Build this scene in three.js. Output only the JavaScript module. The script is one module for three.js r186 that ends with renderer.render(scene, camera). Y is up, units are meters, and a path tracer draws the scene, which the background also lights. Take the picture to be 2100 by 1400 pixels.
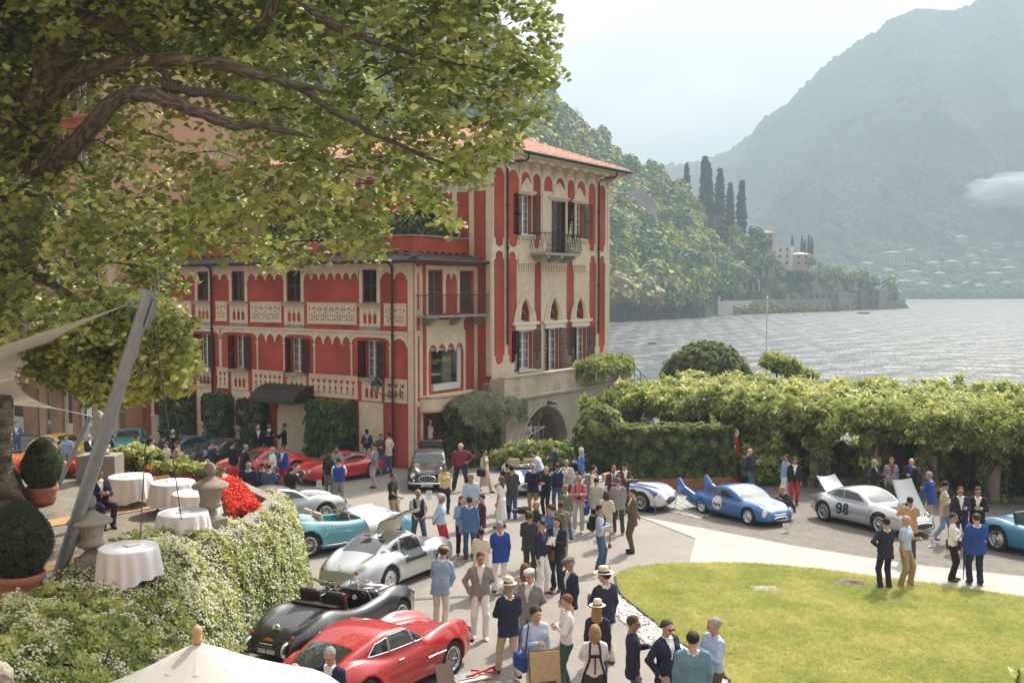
import * as THREE from 'three';
import { mergeGeometries } from 'three/addons/utils/BufferGeometryUtils.js';
import { RoundedBoxGeometry } from 'three/addons/geometries/RoundedBoxGeometry.js';
import { FontLoader } from 'three/addons/loaders/FontLoader.js';
import { createNoise2D,createNoise3D } from 'simplex-noise';
// ---------- camera, sky, sun, exposure, air ----------
const scene = new THREE.Scene();
const camera = new THREE.PerspectiveCamera(37.72,1024 / 682,0.1,9000);
camera.position.set(0,6.6,0);
camera.rotation.set(-0.05458,0,0);
scene.add(camera);
function rng(seed) { let s = seed | 0;return () => { s = (s + 0x6d2b79f5) | 0;let t = Math.imul(s ^ (s >>> 15),1 | s);t = (t + Math.imul(t ^ (t >>> 7),61 | t)) ^ t;return ((t ^ (t >>> 14)) >>> 0) / 4294967296;};}
const n2 = createNoise2D(rng(11)),n3 = createNoise3D(rng(12));
const fbm = (x,y,o = 4) => { let a = 1,s = 0,t = 0;for (let i = 0;i < o;i++) { s += a * n2(x,y);t += a;a *= 0.5;x = x * 2.03 + 7.1;y = y * 2.03 + 3.7;} return s / t;};
const fbm3 = (x,y,z,o = 4) => { let a = 1,s = 0,t = 0;for (let i = 0;i < o;i++) { s += a * n3(x,y,z);t += a;a *= 0.5;x = x * 2.03 + 7.1;y = y * 2.03 + 3.7;z = z * 2.03 + 1.3;} return s / t;};
const clamp = THREE.MathUtils.clamp,lerp = THREE.MathUtils.lerp,sstep = THREE.MathUtils.smoothstep;
const SUN_AZ = 30 * Math.PI / 180,SUN_EL = 48 * Math.PI / 180;
const sunDir = new THREE.Vector3(Math.sin(SUN_AZ) * Math.cos(SUN_EL),Math.sin(SUN_EL),-Math.cos(SUN_AZ) * Math.cos(SUN_EL));
{ // a bright hazy sky with thin broken cloud
const W = 1024,H = 512,d = new Float32Array(W * H * 4);
for (let r = 0;r < H;r++) for (let c = 0;c < W;c++) {
const el = ((r + 0.5) / H - 0.5) * Math.PI,az = ((c + 0.5) / W - 0.5) * 2 * Math.PI;
const x = Math.cos(el) * Math.cos(az),y = Math.sin(el),z = Math.cos(el) * Math.sin(az);
const cs = x * sunDir.x + y * sunDir.y + z * sunDir.z,ang = Math.acos(clamp(cs,-1,1));
const k = 1 / (Math.max(y,0) + 0.22);
let cl = fbm3(x * k * 0.9 + 3,z * k * 0.9,y * 2,5) * 0.5 + 0.5;
cl = sstep(cl,0.36,0.7);
const up = clamp(y,0,1);
const base = [lerp(0.84,0.60,up),lerp(0.79,0.62,up),lerp(0.76,0.66,up)];
const white = [1.22,1.13,1.06];
const aure = 0.20 * Math.exp(-ang / 0.8) + 5.2 * Math.exp(-((ang / 0.24) ** 2)) + 1.3 * Math.exp(-((ang / 0.5) ** 2));
const i = (r * W + c) * 4;
for (let q = 0;q < 3;q++) d[i + q] = lerp(base[q],white[q],cl * 0.9) * (0.58 + 0.42 * cs) + aure * [1,0.985,0.95][q];
d[i + 3] = 1;
}
const t = new THREE.DataTexture(d,W,H,THREE.RGBAFormat,THREE.FloatType);
t.mapping = THREE.EquirectangularReflectionMapping;t.magFilter = THREE.LinearFilter;t.needsUpdate = true;
scene.background = t;scene.environment = t;
}
const sun = new THREE.DirectionalLight(new THREE.Color(1,0.92,0.79),5.0);
sun.position.copy(sunDir).multiplyScalar(200).add(new THREE.Vector3(0,0,-40));sun.target.position.set(0,0,-40);
sun.castShadow = true;sun.shadow.radius = 3;sun.shadow.mapSize.set(4096,4096);
Object.assign(sun.shadow.camera,{ left: -70,right: 70,top: 70,bottom: -70,near: 10,far: 500 });
scene.add(sun,sun.target);
scene.fog = new THREE.FogExp2(new THREE.Color(0.66,0.85,1.0),0.00076);
const renderer = new THREE.WebGLRenderer({ antialias: true });
renderer.toneMapping = THREE.LinearToneMapping;
renderer.toneMappingExposure = 1.78;
renderer.shadowMap.enabled = true;
// ---------- helpers ----------
const V = (x,y,z) => new THREE.Vector3(x,y,z);
const SLOPE = 0.039,gy = (z) => SLOPE * z;// the courtyard falls gently away from the viewer
const TERR = 1.15,LAKE = -4.4;// heights of the raised terrace and of the lake
const taken = {};
function numbered(n) { const k = (taken[n] = (taken[n] ?? -1) + 1);return k ? n + '_' + String(k).padStart(3,'0') : n;}
function tag(o,label,category,group,kind) { Object.assign(o.userData,{ label,category });if (group) o.userData.group = group;if (kind) o.userData.kind = kind;return o;}
function thing(name,label,category,pos = [0,0,0],turn = 0,group) {
const o = new THREE.Group();o.name = numbered(name);o.position.set(...pos);o.rotation.y = turn;scene.add(o);return tag(o,label,category,group);
}
function mesh(name,g,m,parent) {
const o = new THREE.Mesh(g,m);o.name = parent && parent !== scene ? name : numbered(name);o.castShadow = o.receiveShadow = true;(parent ?? scene).add(o);return o;
}
function setting(name,g,m) { const o = mesh(name,g,m,scene);o.userData.kind = 'structure';return o;}
function copyOf(o,label,group) { const c = o.clone();c.userData = { ...o.userData };c.name = numbered(o.name.replace(/_\d{3}$/,''));scene.add(c);if (label) c.userData.label = label;if (group) c.userData.group = group;return c;}
const rgb = (r,g,b) => new THREE.Color().setRGB(r,g,b);
const srgb = (h) => new THREE.Color(h);
function std(color,rough = 0.8,o = {}) { return new THREE.MeshStandardMaterial({ color,roughness: rough,...o });}
function phys(color,rough = 0.5,o = {}) { return new THREE.MeshPhysicalMaterial({ color,roughness: rough,...o });}
// a computed texture: f(u, v) -> [r, g, b] in 0..1 (linear values unless srgb)
function tex(W,H,f,isSrgb = true) {
const d = new Uint8Array(W * H * 4);
for (let y = 0;y < H;y++) for (let x = 0;x < W;x++) { const c = f(x / W,y / H),i = (y * W + x) * 4;d[i] = clamp(c[0],0,1) * 255;d[i + 1] = clamp(c[1],0,1) * 255;d[i + 2] = clamp(c[2],0,1) * 255;d[i + 3] = 255;}
const t = new THREE.DataTexture(d,W,H);t.wrapS = t.wrapT = THREE.RepeatWrapping;t.magFilter = THREE.LinearFilter;if (isSrgb) t.colorSpace = THREE.SRGBColorSpace;t.needsUpdate = true;return t;
}
// tileable noise on the unit square
function tnoise(u,v,f,o = 4,s = 0) { const a = u * 2 * Math.PI,b = v * 2 * Math.PI,R = f / (2 * Math.PI);let t = 0,A = 1,m = 0,k = R;for (let i = 0;i < o;i++) { t += A * n3(Math.cos(a) * k + s + Math.sin(b) * k * 0.37,Math.sin(a) * k + Math.cos(b) * k * 0.61,Math.sin(b) * k + Math.cos(b) * k * 0.5 + s);m += A;A *= 0.55;k *= 2.1;} return t / m;}
const rep = (t,sx,sy = sx) => { const c = t.clone();c.repeat.set(sx,sy);c.needsUpdate = true;return c;};
// grey mottled texture round 1 to multiply a base colour with
const mottle = (f,amp,o = 5,s = 0,N = 512) => tex(N,N,(u,v) => { const k = 1 - amp + amp * tnoise(u,v,f,o,s);return [k,k,k];},false);
const bumpTex = (f,o = 5,s = 3,N = 512) => tex(N,N,(u,v) => { const k = 0.5 + 0.5 * tnoise(u,v,f,o,s);return [k,k,k];},false);
const T = { fine: bumpTex(40,4,1),mid: bumpTex(12,5,2),mott: mottle(6,0.16,6,5),blot: mottle(3,0.34,6,9),stain: mottle(9,0.22,5,4) };
// collects geometry and merges it into one named mesh
class MB {
constructor(base) { this.list = [];this.base = base ?? null;}
add(g,m) { let q = g.index ? g.toNonIndexed() : g.clone();for (const k of Object.keys(q.attributes)) if (!['position','normal','uv'].includes(k)) q.deleteAttribute(k);if (m) q.applyMatrix4(m);if (this.base) q.applyMatrix4(this.base);if (!q.attributes.normal) q.computeVertexNormals();this.list.push(q);return this;}
box(x0,x1,y0,y1,z0,z1,r = 0) { const g = r ? new RoundedBoxGeometry(x1 - x0,y1 - y0,z1 - z0,2,r) : new THREE.BoxGeometry(x1 - x0,y1 - y0,z1 - z0);g.translate((x0 + x1) / 2,(y0 + y1) / 2,(z0 + z1) / 2);return this.add(g);}
rod(a,b,r0,r1 = r0,n = 8) { const d = b.clone().sub(a),g = new THREE.CylinderGeometry(r1,r0,d.length(),n,1);g.translate(0,d.length() / 2,0);g.applyQuaternion(new THREE.Quaternion().setFromUnitVectors(V(0,1,0),d.normalize()));g.translate(a.x,a.y,a.z);return this.add(g);}
tube(pts,r,n = 6,seg = 0,taper) { return this.add(tubeGeo(pts,r,n,seg,taper));}
lathe(prof,n = 24,m) { return this.add(new THREE.LatheGeometry(prof.map(([x,y]) => new THREE.Vector2(x,y)),n),m);}
plate(shape,z0,z1,m) { const g = new THREE.ExtrudeGeometry(shape,{ depth: z1 - z0,bevelEnabled: false,curveSegments: 6 });g.translate(0,0,z0);return this.add(g,m);}
geo() { const g = mergeGeometries(this.list.map((q) => { if (!q.attributes.uv) q.setAttribute('uv',new THREE.BufferAttribute(new Float32Array(q.attributes.position.count * 2),2));return q;}));boxUV(g);return g;}
build(name,m,parent) { return mesh(name,this.geo(),m,parent);}
}
function boxUV(g) { // uv in metres from the dominant axis of the normal
const p = g.attributes.position,n = g.attributes.normal,u = new Float32Array(p.count * 2);
for (let i = 0;i < p.count;i++) { const ax = Math.abs(n.getX(i)),ay = Math.abs(n.getY(i)),az = Math.abs(n.getZ(i)),x = p.getX(i),y = p.getY(i),z = p.getZ(i);if (ay >= ax && ay >= az) { u[2 * i] = x;u[2 * i + 1] = z;} else if (ax >= az) { u[2 * i] = z;u[2 * i + 1] = y;} else { u[2 * i] = x;u[2 * i + 1] = y;} }
g.setAttribute('uv',new THREE.BufferAttribute(u,2));
}
function tubeGeo(pts,r,n = 8,seg = 0,taper) { // a tube through points, radius a number or one per point
const c = new THREE.CatmullRomCurve3(pts),S = seg || pts.length * 4,g = new THREE.TubeGeometry(c,S,1,n,false),p = g.attributes.position,P = V(0,0,0);
const rad = (t) => { if (typeof r === 'number') return taper ? lerp(r,taper,t) : r;const k = t * (r.length - 1),i = Math.min(Math.floor(k),r.length - 2);return lerp(r[i],r[i + 1],k - i);};
for (let i = 0;i <= S;i++) { const C = c.getPointAt(i / S),R = rad(i / S);for (let j = 0;j <= n;j++) { const k = i * (n + 1) + j;P.fromBufferAttribute(p,k).sub(C).multiplyScalar(R).add(C);p.setXYZ(k,P.x,P.y,P.z);} }
g.computeVertexNormals();return g;
}
const poly = (pts) => { const s = new THREE.Shape();pts.forEach(([x,y],i) => (i ? s.lineTo(x,y) : s.moveTo(x,y)));return s;};
const rect = (x0,x1,y0,y1) => poly([[x0,y0],[x1,y0],[x1,y1],[x0,y1]]);
// smooth interpolation through [x, y] knots
function spline(k) { return (x) => { if (x <= k[0][0]) return k[0][1];const n = k.length - 1;if (x >= k[n][0]) return k[n][1];let i = 0;while (x > k[i + 1][0]) i++;const [x0,y0] = k[i],[x1,y1] = k[i + 1],h = x1 - x0,d = (y1 - y0) / h;const m = (j) => { if (j <= 0 || j >= n) return j <= 0 ? (k[1][1] - k[0][1]) / (k[1][0] - k[0][0]) : (k[n][1] - k[n - 1][1]) / (k[n][0] - k[n - 1][0]);const a = (k[j][1] - k[j - 1][1]) / (k[j][0] - k[j - 1][0]),b = (k[j + 1][1] - k[j][1]) / (k[j + 1][0] - k[j][0]);return a * b <= 0 ? 0 : 2 * a * b / (a + b);};const t = (x - x0) / h,m0 = m(i),m1 = m(i + 1);return y0 + (x - x0) * (m0 + t * (3 * d - 2 * m0 - m1 + t * (m0 + m1 - 2 * d)));};}
// copies of one small mesh: list of [Vector3, Quaternion, scale, colour]
function scatter(name,g,m,list,parent,kind = 'stuff') {
const o = new THREE.InstancedMesh(g,m,list.length),M = new THREE.Matrix4(),s = V(1,1,1);
list.forEach(([p,q,k,c],i) => { typeof k === 'number' ? s.setScalar(k) : s.copy(k);o.setMatrixAt(i,M.compose(p,q,s));if (c) o.setColorAt(i,c);});
o.name = parent ? name : numbered(name);o.castShadow = o.receiveShadow = true;(parent ?? scene).add(o);if (kind) o.userData.kind = kind;return o;
}
const randQ = (R,out = new THREE.Quaternion()) => { const a = R(),b = R() * 6.2832,c = R() * 6.2832;return out.set(Math.sqrt(1 - a) * Math.sin(b),Math.sqrt(1 - a) * Math.cos(b),Math.sqrt(a) * Math.sin(c),Math.sqrt(a) * Math.cos(c)).clone();};
const Yup = V(0,1,0);
const lookQ = (n,R) => new THREE.Quaternion().setFromUnitVectors(Yup,n).multiply(new THREE.Quaternion().setFromAxisAngle(Yup,R() * 6.2832));// y axis towards n, random spin
// surface nets: meshes f(x, y, z) < 0 in the box lo..hi with cells of size h
function netGeo(f,lo,hi,h,relax = 2) {
const nx = Math.ceil((hi[0] - lo[0]) / h) + 1,ny = Math.ceil((hi[1] - lo[1]) / h) + 1,nz = Math.ceil((hi[2] - lo[2]) / h) + 1,F = new Float32Array(nx * ny * nz);
const B = 4,far = h * B * 1.35;for (let k0 = 0;k0 < nz;k0 += B) for (let j0 = 0;j0 < ny;j0 += B) for (let i0 = 0;i0 < nx;i0 += B) { const c = f(lo[0] + (i0 + 1.5) * h,lo[1] + (j0 + 1.5) * h,lo[2] + (k0 + 1.5) * h),skip = Math.abs(c) > far;for (let k = k0;k < Math.min(nz,k0 + B);k++) for (let j = j0;j < Math.min(ny,j0 + B);j++) for (let i = i0;i < Math.min(nx,i0 + B);i++) F[i + nx * (j + ny * k)] = skip ? c : f(lo[0] + i * h,lo[1] + j * h,lo[2] + k * h);}
const id = new Int32Array(nx * ny * nz).fill(-1),P = [],sx = 1,sy = nx,sz = nx * ny,off = [0,sx,sy,sx + sy,sz,sx + sz,sy + sz,sx + sy + sz];
const E = [[0,1],[2,3],[4,5],[6,7],[0,2],[1,3],[4,6],[5,7],[0,4],[1,5],[2,6],[3,7]];
for (let k = 0;k < nz - 1;k++) for (let j = 0;j < ny - 1;j++) for (let i = 0;i < nx - 1;i++) {
const b = i + j * sy + k * sz;let m = 0;for (let c = 0;c < 8;c++) if (F[b + off[c]] < 0) m |= 1 << c;if (m === 0 || m === 255) continue;
let x = 0,y = 0,z = 0,n = 0;for (const [a,c] of E) { const fa = F[b + off[a]],fc = F[b + off[c]];if (fa < 0 === fc < 0) continue;const t = fa / (fa - fc);x += lerp(a & 1,c & 1,t);y += lerp((a >> 1) & 1,(c >> 1) & 1,t);z += lerp(a >> 2,c >> 2,t);n++;}
id[b] = P.length / 3;P.push(lo[0] + (i + x / n) * h,lo[1] + (j + y / n) * h,lo[2] + (k + z / n) * h);
}
const I = [];const quad = (a,b,c,d,flip) => { if (a < 0 || b < 0 || c < 0 || d < 0) return;flip ? I.push(a,c,b,a,d,c) : I.push(a,b,c,a,c,d);};
for (let k = 1;k < nz - 1;k++) for (let j = 1;j < ny - 1;j++) for (let i = 1;i < nx - 1;i++) {
const b = i + j * sy + k * sz,s = F[b] < 0;
if (s !== F[b + sx] < 0) quad(id[b],id[b - sy],id[b - sy - sz],id[b - sz],!s);
if (s !== F[b + sy] < 0) quad(id[b],id[b - sz],id[b - sz - sx],id[b - sx],!s);
if (s !== F[b + sz] < 0) quad(id[b],id[b - sx],id[b - sx - sy],id[b - sy],!s);
}
const N = new Float32Array(P.length),e = h * 0.25;
for (let i = 0;i < P.length;i += 3) {
let x = P[i],y = P[i + 1],z = P[i + 2],gx,gyy,gz,L;
for (let t = 0;t <= relax;t++) { gx = f(x + e,y,z) - f(x - e,y,z);gyy = f(x,y + e,z) - f(x,y - e,z);gz = f(x,y,z + e) - f(x,y,z - e);L = Math.hypot(gx,gyy,gz) || 1;if (t < relax) { let s = f(x,y,z) / (L / (2 * e));s = clamp(s,-h * 0.5,h * 0.5);x -= (gx / L) * s;y -= (gyy / L) * s;z -= (gz / L) * s;} }
P[i] = x;P[i + 1] = y;P[i + 2] = z;N[i] = gx / L;N[i + 1] = gyy / L;N[i + 2] = gz / L;
}
const g = new THREE.BufferGeometry();g.setAttribute('position',new THREE.BufferAttribute(new Float32Array(P),3));g.setAttribute('normal',new THREE.BufferAttribute(N,3));g.setIndex(I);return g;
}
const smin = (a,b,k) => { const h = Math.max(k - Math.abs(a - b),0) / k;return Math.min(a,b) - h * h * k * 0.25;};
const smax = (a,b,k) => -smin(-a,-b,k);
function capsule(x,y,z,a,b,ra,rb) { const bx = b[0] - a[0],by = b[1] - a[1],bz = b[2] - a[2],px = x - a[0],py = y - a[1],pz = z - a[2];const t = clamp((px * bx + py * by + pz * bz) / (bx * bx + by * by + bz * bz + 1e-9),0,1);return Math.hypot(px - bx * t,py - by * t,pz - bz * t) - lerp(ra,rb,t);}
const font = await new FontLoader().loadAsync('fonts/droid/droid_sans_bold.typeface.json');
function textGeo(s,size,depth = 0.004) { const g = new THREE.ExtrudeGeometry(font.generateShapes(s,size),{ depth,bevelEnabled: false,curveSegments: 3 });g.computeBoundingBox();const b = g.boundingBox;g.translate(-(b.min.x + b.max.x) / 2,-(b.min.y + b.max.y) / 2,0);return g;}
// ---------- the ground ----------
const sheetGeo = (pts,lift,hole) => {
const s = poly(pts.map(([x,z]) => [x,-z]));if (hole) s.holes.push(poly(hole.map(([x,z]) => [x,-z])));
const g = new THREE.ShapeGeometry(s,12),p = g.attributes.position,n = g.attributes.normal,u = g.attributes.uv,L = Math.hypot(1,SLOPE);
for (let i = 0;i < p.count;i++) { const x = p.getX(i),z = -p.getY(i);u.setXY(i,x,z);p.setXYZ(i,x,gy(z) + lift,z);n.setXYZ(i,0,1 / L,-SLOPE / L);}
return g;
};
const gravelTex = (() => { // stone chips of several sizes and tones
const N = 1024,R = rng(5),d = new Float32Array(N * N).fill(0.42);
for (let k = 0;k < 26000;k++) { const r = 2 + R() * 5,x = R() * N,y = R() * N,t = 0.35 + R() * 0.6;for (let j = -r;j <= r;j++) for (let i = -r;i <= r;i++) { const q = (i * i + j * j) / (r * r);if (q < 1) d[((y + j + N) & (N - 1)) * N + ((x + i + N) & (N - 1))] = t * (1 - q * 0.45);} }
return (f) => tex(N,N,(u,v) => { const k = d[((v * N) | 0) * N + ((u * N) | 0)];return f(k,u,v);},false);
})();
const groundMat = std(rgb(0.40,0.365,0.325),0.95,{ map: rep(gravelTex((k,u,v) => { const m = k * (0.9 + 0.2 * tnoise(u,v,4,3));return [m,m * 0.985,m * 0.96];}),0.4),bumpMap: rep(gravelTex((k) => [k,k,k]),0.4),bumpScale: 0.008 });
const asphaltMat = std(rgb(0.315,0.285,0.26),0.9,{ map: rep(tex(512,512,(u,v) => { const a = tnoise(u,v,5,5,3),b = tnoise(u,v,90,3,1);const crack = Math.abs(tnoise(u,v,4,4,21)) < 0.006 ? 0.8 : 1;const k = (0.80 + 0.13 * a + 0.09 * b) * crack;return [k,k * 0.99,k * 0.975];},false),0.09),bumpMap: rep(T.fine,1.2),bumpScale: 0.003 });
const stripMat = std(rgb(0.43,0.415,0.395),0.9,{ map: rep(tex(512,512,(u,v) => { const a = tnoise(u,v,7,5,8),b = tnoise(u,v,60,3,5);const k = 0.86 + 0.12 * a + 0.05 * b;return [k,k,k * 0.99];},false),0.12),bumpMap: rep(T.fine,1),bumpScale: 0.002 });
setting('ground',(() => { const g = sheetGeo([[70,-10],[24,-42],[12,-51],[9.5,-64],[-40,-100],[-190,-150],[-190,20],[70,20]],-0.012);return g;})(),groundMat);
setting('asphalt_drive',sheetGeo([[-3.95,-17.61],[4.47,-17.61],[3.7,-19.6],[3.29,-21.37],[2.66,-23.9],[2.7,-25.78],[3.3,-26.72],[4.9,-27.39],[5.68,-30.49],[4.37,-34.11],[4.5,-38.03],[4.3,-43.66],[-0.23,-47.22],[-4.26,-45.6],[-9.94,-49.32],[-10.2,-42.27],[-8.09,-30.92]],-0.004),asphaltMat);
setting('pavement',sheetGeo([[4.4,-34.29],[6.72,-31.66],[8.37,-29.74],[9.92,-28.27],[11.4,-27.11],[13.98,-25.68],[12.8,-23.47],[11.32,-24.57],[9.62,-25.58],[8.38,-26.45],[6.81,-26.99],[4.85,-27.11],[5.7,-30.63]],0.0),stripMat);
// the oval lawn: turf with a rim, then blades
const lawnPts = [[2.7,-25.78],[2.94,-26.45],[3.32,-26.83],[3.96,-27.16],[4.72,-27.27],[5.81,-27.33],[6.87,-27.22],[8.41,-26.56],[9.68,-25.73],[11.36,-24.66],[13.03,-23.26],[16,-15],[4.2,-15],[4.05,-18.1],[3.7,-19.6],[3.29,-21.37],[2.94,-22.78],[2.68,-24.03]];
const lawnMat = std(rgb(0.52,0.46,0.20),0.95,{ map: rep(tex(512,512,(u,v) => { const a = tnoise(u,v,3,5,31),b = tnoise(u,v,30,3,33),k = 0.78 + 0.22 * b;return [k * (0.86 + 0.16 * a),k * (0.86 - 0.02 * a),k * (0.8 + 0.2 * a)];},false),0.11),bumpMap: rep(T.fine,1.5),bumpScale: 0.02 });
setting('lawn',sheetGeo(lawnPts,0.022),lawnMat);
{
const inside = (x,z) => { let c = false;for (let i = 0,j = lawnPts.length - 1;i < lawnPts.length;j = i++) { const [a,b] = lawnPts[i],[p,q] = lawnPts[j];if (b > z !== q > z && x < ((p - a) * (z - b)) / (q - b) + a) c = !c;} return c;};
const R = rng(77),mb = new MB();
for (let i = 0;i < 7;i++) { const a = R() * 6.28,t = 0.25 + R() * 0.7,h = 0.035 + R() * 0.03,w = 0.005,bx = (R() - 0.5) * 0.05,bz = (R() - 0.5) * 0.05,dx = Math.cos(a) * 1.3,dz = Math.sin(a) * 1.3,g = new THREE.BufferGeometry();g.setAttribute('position',new THREE.BufferAttribute(new Float32Array([bx - dz * w,0,bz + dx * w,bx + dz * w,0,bz - dx * w,bx + dx * h * t,h,bz + dz * h * t]),3));g.computeVertexNormals();mb.list.push(g);}
const L = [];
while (L.length < 90000) { const x = 2.6 + R() * 15,z = -15 - R() * 13;if (!inside(x,z)) continue;const k = fbm(x * 0.35,z * 0.35,3),dry = clamp(0.6 + 0.5 * k + 0.25 * fbm(x * 1.7 + 9,z * 1.7,2),0,1),v = 0.8 + R() * 0.45;L.push([V(x,gy(z) + 0.02,z),new THREE.Quaternion().setFromAxisAngle(Yup,R() * 6.28),0.7 + R() * 0.7,rgb(lerp(0.36,0.66,dry) * v,lerp(0.45,0.62,dry) * v,lerp(0.10,0.26,dry) * v)]);}
tag(scatter('grass',mergeGeometries(mb.list),phys(rgb(1,1,1),0.95,{ side: THREE.DoubleSide,transmission: 0.4,specularIntensity: 0.4 }),L),'short mown green and straw coloured grass of the oval lawn','grass');
// river pebbles along the iron edging
const peb = [],e = [[2.68,-24.03],[3.29,-21.37],[3.7,-19.6],[4.05,-18.1]],sg = new THREE.IcosahedronGeometry(1,1);
for (let i = 0;i < 3;i++) for (let k = 0;k < 520;k++) { const t = R(),o = R() * 0.75 + 0.04,x = lerp(e[i][0],e[i + 1][0],t) - o * 0.8,z = lerp(e[i][1],e[i + 1][1],t) + o * 0.45,v = 0.32 + R() * 0.35;peb.push([V(x,gy(z) + 0.008,z),new THREE.Quaternion().setFromAxisAngle(Yup,R() * 6),V(0.035 + R() * 0.03,0.018 + R() * 0.012,0.028 + R() * 0.02),rgb(v,v * 0.96,v * 0.9)]);}
tag(scatter('pebbles',sg,std(rgb(1,1,1),0.8),peb),'pale pebbles bedded in a strip along the lawn edge','pebbles');
const edge = new MB();edge.add(tubeGeo([[2.7,-25.78],[2.68,-24.03],[2.94,-22.78],[3.29,-21.37],[3.7,-19.6],[4.05,-18.1]].map(([x,z]) => V(x,gy(z) + 0.03,z)),0.03,6,40));
tag(edge.build('lawn_edging',std(rgb(0.03,0.027,0.024),0.7),scene),'thin dark iron edging along the lower left rim of the lawn','edging');
}
// patches of paving and covers
setting('asphalt_patch',sheetGeo([[-4.64,-26.03],[-4.05,-28.27],[-1.92,-26.83],[-2.29,-24.34]],0.0),std(rgb(0.27,0.243,0.222),0.9,{ map: asphaltMat.map }));
setting('asphalt_patch_b',sheetGeo([[0.12,-23.68],[1.61,-25.04],[2.38,-23.47],[1.3,-20.05],[0.31,-21.02]],0.0),std(rgb(0.29,0.262,0.24),0.9,{ map: asphaltMat.map }));
{ const t = thing('drain_channel','narrow dark drain channel running across the drive behind the bending person','drain',[0,0,0]),A = [-2.92,-23.6],B = [0.48,-24.3];for (let i = 0;i < 10;i++) { const k = (i + 0.5) / 10,x = lerp(A[0],B[0],k),z = lerp(A[1],B[1],k),L = Math.hypot(B[0] - A[0],B[1] - A[1]) / 10 - 0.015,o = mesh('grate',new THREE.BoxGeometry(L,0.012,0.13),std(rgb(0.10,0.095,0.09),0.7),t);o.position.set(x,gy(z) + 0.004,z);o.rotation.y = Math.atan2(-(B[1] - A[1]),B[0] - A[0]);} }
{ const R = rng(61),L = [],P = [[4.58,-37.18],[6.36,-33.76],[8.75,-36.97],[8.73,-39.39],[5.31,-38.47]],Q = [[-10.2,-42.27],[-8.12,-42.27],[-7.58,-46.73],[-10.53,-47.56]];const inside = (P,x,z) => { let c = false;for (let i = 0,j = P.length - 1;i < P.length;j = i++) { const [a,b] = P[i],[p,q] = P[j];if (b > z !== q > z && x < ((p - a) * (z - b)) / (q - b) + a) c = !c;} return c;};
for (const A of [P,Q]) { const x0 = Math.min(...A.map((p) => p[0])),x1 = Math.max(...A.map((p) => p[0])),z0 = Math.min(...A.map((p) => p[1])),z1 = Math.max(...A.map((p) => p[1]));for (let z = z0,r = 0;z < z1;z += 0.13,r++) for (let x = x0 + (r % 2) * 0.06;x < x1;x += 0.125) if (inside(A,x,z)) { const v = 0.28 + R() * 0.22;L.push([V(x + (R() - 0.5) * 0.015,gy(z) - 0.012 + R() * 0.008,z),new THREE.Quaternion().setFromAxisAngle(Yup,(R() - 0.5) * 0.2),V(1,1,0.9 + R() * 0.15),rgb(v,v * 0.95,v * 0.88)]);} }
tag(scatter('cobbles',new RoundedBoxGeometry(0.11,0.05,0.115,1,0.018),std(rgb(1,1,1),0.85),L),'small grey setts paving the drive before the long hedge and the garden door','cobbles');}
{
const c = new MB();c.lathe([[0,0.028],[0.36,0.028],[0.38,0.02],[0.5,0.02],[0.5,0.0]],32);
for (let k = 0;k < 10;k++) c.add(new THREE.TorusGeometry(0.06 + k * 0.03,0.004,4,28).rotateX(Math.PI / 2).translate(0,0.03,0));
const o = c.build('manhole_cover',std(rgb(0.2,0.14,0.12),0.8,{ map: T.blot }),scene),[x,z] = [8.65,-24.9];o.position.set(x,gy(z) + 0.022,z);o.rotation.x = SLOPE;tag(o,'round rusty manhole cover set in the lawn behind the two men','manhole cover');
const q = new MB();q.box(-0.32,0.32,0,0.03,-0.22,0.22,0.01);q.box(-0.27,0.27,0.03,0.036,-0.17,0.17);
const s = q.build('drain_slab',std(rgb(0.45,0.42,0.37),0.9,{ map: T.blot }),scene),[a,b] = [6.29,-24.53];s.position.set(a,gy(b) + 0.02,b);s.rotation.x = SLOPE;tag(s,'small square stone drain slab sunk in the lawn','drain cover');
}
// ---------- the lake ----------
{
const N = 1024,d = new Float32Array(N * N),wv = [],R = rng(21);
for (let i = 0;i < 64;i++) { const f = Math.pow(2,2.2 + R() * 4.9),a = -1.5 + R() * 3;wv.push([Math.round(f * Math.cos(a)) || 1,Math.round(f * Math.sin(a)),R() * 6.28,1 / Math.pow(f,0.95)]);}
for (let y = 0;y < N;y++) for (let x = 0;x < N;x++) { let s = 0;for (const [a,b,p,A] of wv) s += A * Math.sin(6.2832 * ((a * x) / N + (b * y) / N) + p);d[y * N + x] = s;}
let lo = 1e9,hi = -1e9;for (const v of d) { lo = Math.min(lo,v);hi = Math.max(hi,v);}
const t = tex(N,N,(u,v) => { const k = (d[((v * N) | 0) * N + ((u * N) | 0)] - lo) / (hi - lo);return [k,k,k];},false);
const m = phys(rgb(0.010,0.022,0.028),0.42,{ ior: 1.33,bumpMap: rep(t,1 / 60,1 / 41),bumpScale: 1.05 });
const g = new THREE.PlaneGeometry(9000,7000).rotateX(-Math.PI / 2),p = g.attributes.position,u = g.attributes.uv;for (let i = 0;i < p.count;i++) u.setXY(i,p.getX(i),p.getZ(i));
const o = setting('lake',g,m);o.position.set(0,LAKE,-3300);
}
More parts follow.
